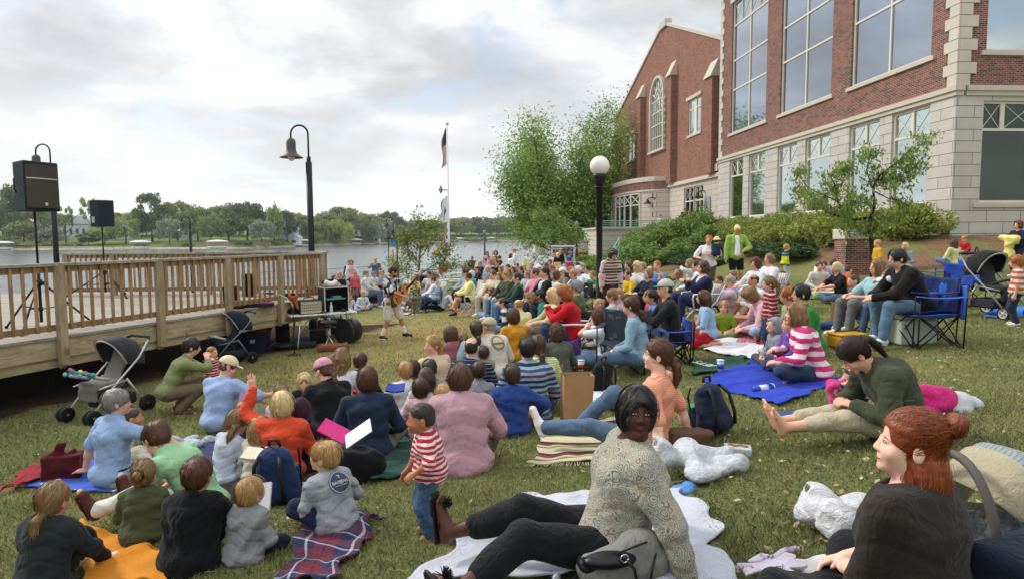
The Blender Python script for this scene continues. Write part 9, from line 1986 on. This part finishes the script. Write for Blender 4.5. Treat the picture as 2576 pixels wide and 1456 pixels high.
def handbag(p):
 T=thing('handbag','grey canvas and black leather handbag with strap, in front of the reclining woman','handbag',p,.15); T.scale=(.82,.82,.82); c=cloth('#7b7a74',rough=.7); k=plain('#141416',.35,bump=.2,bs=60)
 S=SDF(.03); S.cap((-.16,0,.10),(.17,.02,.14),.10,.13,side=(0,0,1),asp=1.1); S.ell((.12,.02,.23),(.13,.10,.09)); sd_obj(S,'bag_body',c,.008,T,(.008,20,2))
 S=SDF(.02); S.ell((-.08,-.07,.20),(.15,.07,.045)); S.ell((-.19,0,.15),(.06,.09,.05)); sd_obj(S,'flap',k,.008,T,(.003,25,2)); m=MB(); m.tube([(-.26,-.02,.10),(-.34,-.08,.03),(-.38,-.14,.02),(-.30,-.2,.015)],.012,6); m.tube([(.2,0,.25),(.28,.02,.27),(.33,.03,.22),(.31,.03,.14),(.24,.02,.12)],.013,6); m.tube([(-.02,-.12,.24),(.03,-.15,.18),(.05,-.16,.08),(.06,-.17,.02)],.009,6); m.build('strap',k,T)
 m=MB(); m.tube([(.2,-.05,.25),(.14,-.13,.16),(.12,-.14,.05)],.007,5); m.tube([(-.05,-.1,.25),(.1,-.09,.29),(.2,.0,.26)],.006,5); m.build('piping',k,T)
 m=MB(); m.tube([(-.02+.022*math.cos(t),-.135,.235+.022*math.sin(t)) for t in np.linspace(0,2*PI,13)],.004,5); m.build('ring',CHROME,T)
def infant_seat():
 d=ray(2490,1250); P=np.array([1.93,2.6,0.]); P[2]=float(gz(P[0],P[1])); T=thing('infant_carrier','beige plaid infant carrier with grey carrying handle behind the red haired woman','infant seat',P,1.7); T.scale=(.85,)*3
 be=cloth('#a39a80'); pl=cloth('#9a9a8a','plaid',['#6f8390','#b5b09a','#8f9a94'],14)
 S=SDF(.04); S.ell((0,0,.20),(.24,.38,.20)); S.ell((0,.05,.34),(.17,.3,.20),k=.02,op=-1); sd_obj(S,'shell',be,.012,T,(.003,20,1))
 S=SDF(.03); S.ell((0,.0,.20),(.19,.32,.17)); S.ell((0,.06,.36),(.14,.26,.19),k=.02,op=-1); sd_obj(S,'padding',cloth('#86887c','speckle','#5f7480',38,.5),.012,T,(.003,20,1))
 V=[];n=14;nv=18
 for i in range(n+1):
  a=math.radians(35+i*105/n);
  for j in range(nv+1): b=-PI/2+PI*j/nv; x=.235*math.copysign(abs(math.sin(b))**.7,b); q=.40*abs(math.cos(b))**.55*(1+.02*math.cos(i*2.6)); V.append((x,-.10-q*math.cos(a)*-.6,.26+q*math.sin(a)))
 Q=[[i*(nv+1)+j,i*(nv+1)+j+1,(i+1)*(nv+1)+j+1,(i+1)*(nv+1)+j] for i in range(n) for j in range(nv)]; mi=[1 if 5<i<9 else 0 for i in range(n) for j in range(nv)]
 o=put(bpy.data.objects.new('hood',mesh_np('hood',V,Q,(be,cloth('#8f9490','stripe','#6a7c88',40,.35,'X')),midx=mi)),T); md=o.modifiers.new('s','SOLIDIFY'); md.thickness=.012
 m=MB(); m.tube([(.265*math.sin(t),.16+.10*math.cos(t)*0,.18+.47*math.cos(t)) for t in np.linspace(-PI/2,PI/2,21)],.021,8); m.build('carry_handle',plain('#55504a',.6),T)
 m=MB(); m.tube([(.20+.05*math.cos(t),.14,.36+.05*math.sin(t)) for t in np.linspace(0,2*PI,15)],.011,6); m.build('toy_ring',plain('#6abf3a',.4),T); m=MB(); m.tube([(.13+.03*math.cos(t),.14,.34+.02*math.sin(t)) for t in np.linspace(0,2*PI,12)],.008,6); m.build('toy_link',plain('#3a3aa0',.4),T)
 P2=np.array([2.02,2.15,0.]); P2[2]=float(gz(*P2[:2])); sdthing('bag','dark navy padded bag at the right bottom corner','bag',P2,.4,cloth('#161c2c'),lambda S:(S.boxr((0,0,.16),(.34,.18,.10),.07),S.cap((-.3,0,.22),(.3,.05,.26),.07)),.014,(.012,16,4))
 P3=np.array(ground(2465,665)); T=thing('infant_carrier','black and grey infant carrier beside the blond woman in grey','infant seat',P3,1.2); S=SDF(.04); S.ell((0,0,.16),(.2,.34,.16)); S.ell((0,.05,.30),(.14,.26,.17),k=.02,op=-1); sd_obj(S,'shell',plain('#2c2d30',.6),.02,T); m=MB(); m.tube([(.22*math.sin(t),.1,.16+.36*math.cos(t)) for t in np.linspace(-PI/2,PI/2,13)],.02,6); m.build('carry_handle',BLK2,T)
def picnic():
 for (u,y,w,lb) in ((925,27.5,1.9,'wooden picnic table where the striped sweater woman sits'),(1175,37.5,2.4,'white topped round stone table near the water')):
  x=at(u,700,y)[0]; z=float(gz(x,y)); T=thing('picnic_table',lb,'table',(x,y,z),.2)
  c=plain('#6a5238',.8) if y<30 else plain('#c4beb2',.8)
  m=MB(); [m.box((0,-.3+.15*i,.73),(w,.135,.04)) for i in range(5)]; m.build('table_top',c,T)
  for sy in(-1,1): m=MB(); m.box((0,sy*.75,.44),(w,.28,.04)); m.build('bench',c,T)
  for sx in(-1,1): m=MB(); m.bar((sx*w*.36,-.7,0),(sx*w*.36,-.2,.72),.06,.09); m.bar((sx*w*.36,.7,0),(sx*w*.36,.2,.72),.06,.09); m.bar((sx*w*.36,-.8,.41),(sx*w*.36,.8,.41),.05,.09); m.build('leg_frame',c,T)
 for i,(u,y,lb) in enumerate([(1140,34,'cream stone bollard seat right of the flagpole'),(1160,34,'cream stone bollard seat beside the first one'),]):
  x=at(u,690,y)[0]; z=float(gz(x,y)); T=thing('stone_stool',lb,'stool',(x,y,z)); m=MB(); m.lathe([(.12,0),(.09,.3),(.16,.45)],12); m.build('column',TRIM,T); m=MB(); m.lathe([(.24,.452),(.24,.5),(.001,.51)],16); m.build('seat',TRIM,T)
 x,y=at(1055,700,31.)[0],31.; z=float(gz(x,y)); T=thing('rubbish_bin','black slatted rubbish bin behind the young tree','bin',(x,y,z)); m=MB();
 for i in range(20): a=PI*2*i/20; m.bar((.28*math.cos(a),.28*math.sin(a),.02),(.32*math.cos(a),.32*math.sin(a),.85),.04,.02)
 m.build('slats',BLK,T); m=MB(); m.lathe([(.35,.85),(.36,.92),(.2,1.0),(.18,1.0)],18); m.build('lid',BLK,T); m=MB(); m.lathe([(.25,.03),(.28,.84)],14); m.build('liner',BLK2,T)
def refreshments():
 for i,(u,y,w,lb) in enumerate([(1300,36,2.2,'refreshment table with white cloth at the water, left one'),(1375,33,2.6,'long refreshment table with white cloth and boxes by the timber screen'),(1420,30,1.6,'smaller white clothed table in front of the glass door cabinet')]):
  x=at(u,680,y)[0]; z=float(gz(x,y)); T=thing('cloth_table',lb,'table',(x,y,z),.1); S=SDF(.02); S.boxr((0,0,.38),(w/2,.36,.36),.02); sd_obj(S,'tablecloth',cloth('#d6d8dc'),.05,T,(.02,9,i)); m=MB(); m.box((0,0,.775),(w,.76,.02)); m.build('table_top',plain('#e0e0de',.7),T)
  r=random.Random(i)
  for k in range(5):
   c=r.choice(['#3a4aa0','#b9c04a','#d8d8d8','#c9a060','#e0e0e0','#8fb0c0']); c=['#3a4aa0','#b9c04a','#d8d8d8','#c9a060','#8fb0c0'][(k+i)%5]; lbx=['blue','lime','white','tan','aqua'][(k+i)%5]+' box on '+['the left','the long','the smaller'][i]+' refreshment table'
   a=-w*.4+k*w*.2; q=Vector((x+a,y-.1+.1*(k%2),z+.787)); carton(q,.1*k,lbx,r.uniform(.2,.34),.22,r.uniform(.08,.28),c,name='box' ,cat='box')
 x,y=at(1428,660,34)[0],37.; z=float(gz(x,y)); T=thing('glass_cabinet','white framed glass door cabinet in front of the timber screen','cabinet',(x,y,z),-.1); m=MB(); m.box((0,.35,.85),(1.3,.1,1.7)); m.box((-.62,0,.85),(.08,.7,1.7)); m.box((.62,0,.85),(.08,.7,1.7)); m.box((0,0,1.72),(1.34,.8,.1)); m.box((0,0,.05),(1.3,.72,.1)); m.build('cabinet_body',plain('#c4cac9',.5),T); m=MB(); m.box((0,-.33,.88),(1.1,.03,1.5)); m.build('door',glassmat((.5,.55,.55)),T)
def strip_bag(): pass
place()
grass()
def haze():
 m=MB(); m.box((0,390,31),(1900,900,74)); o=m.build('haze',None); o.location=(0,0,0); mt=bpy.data.materials.new('haze'); mt.use_nodes=True; n=mt.node_tree.nodes; n.remove(n['Principled BSDF']); v=n.new('ShaderNodeVolumePrincipled'); v.inputs['Color'].default_value=(.92,.95,1,1); v.inputs['Density'].default_value=.0002; mt.node_tree.links.new(v.outputs[0],n['Material Output'].inputs['Volume'])
 o.data.materials.clear(); o.data.materials.append(mt); tag(o,'thin pale air over the lake','haze',kind='stuff')
haze()
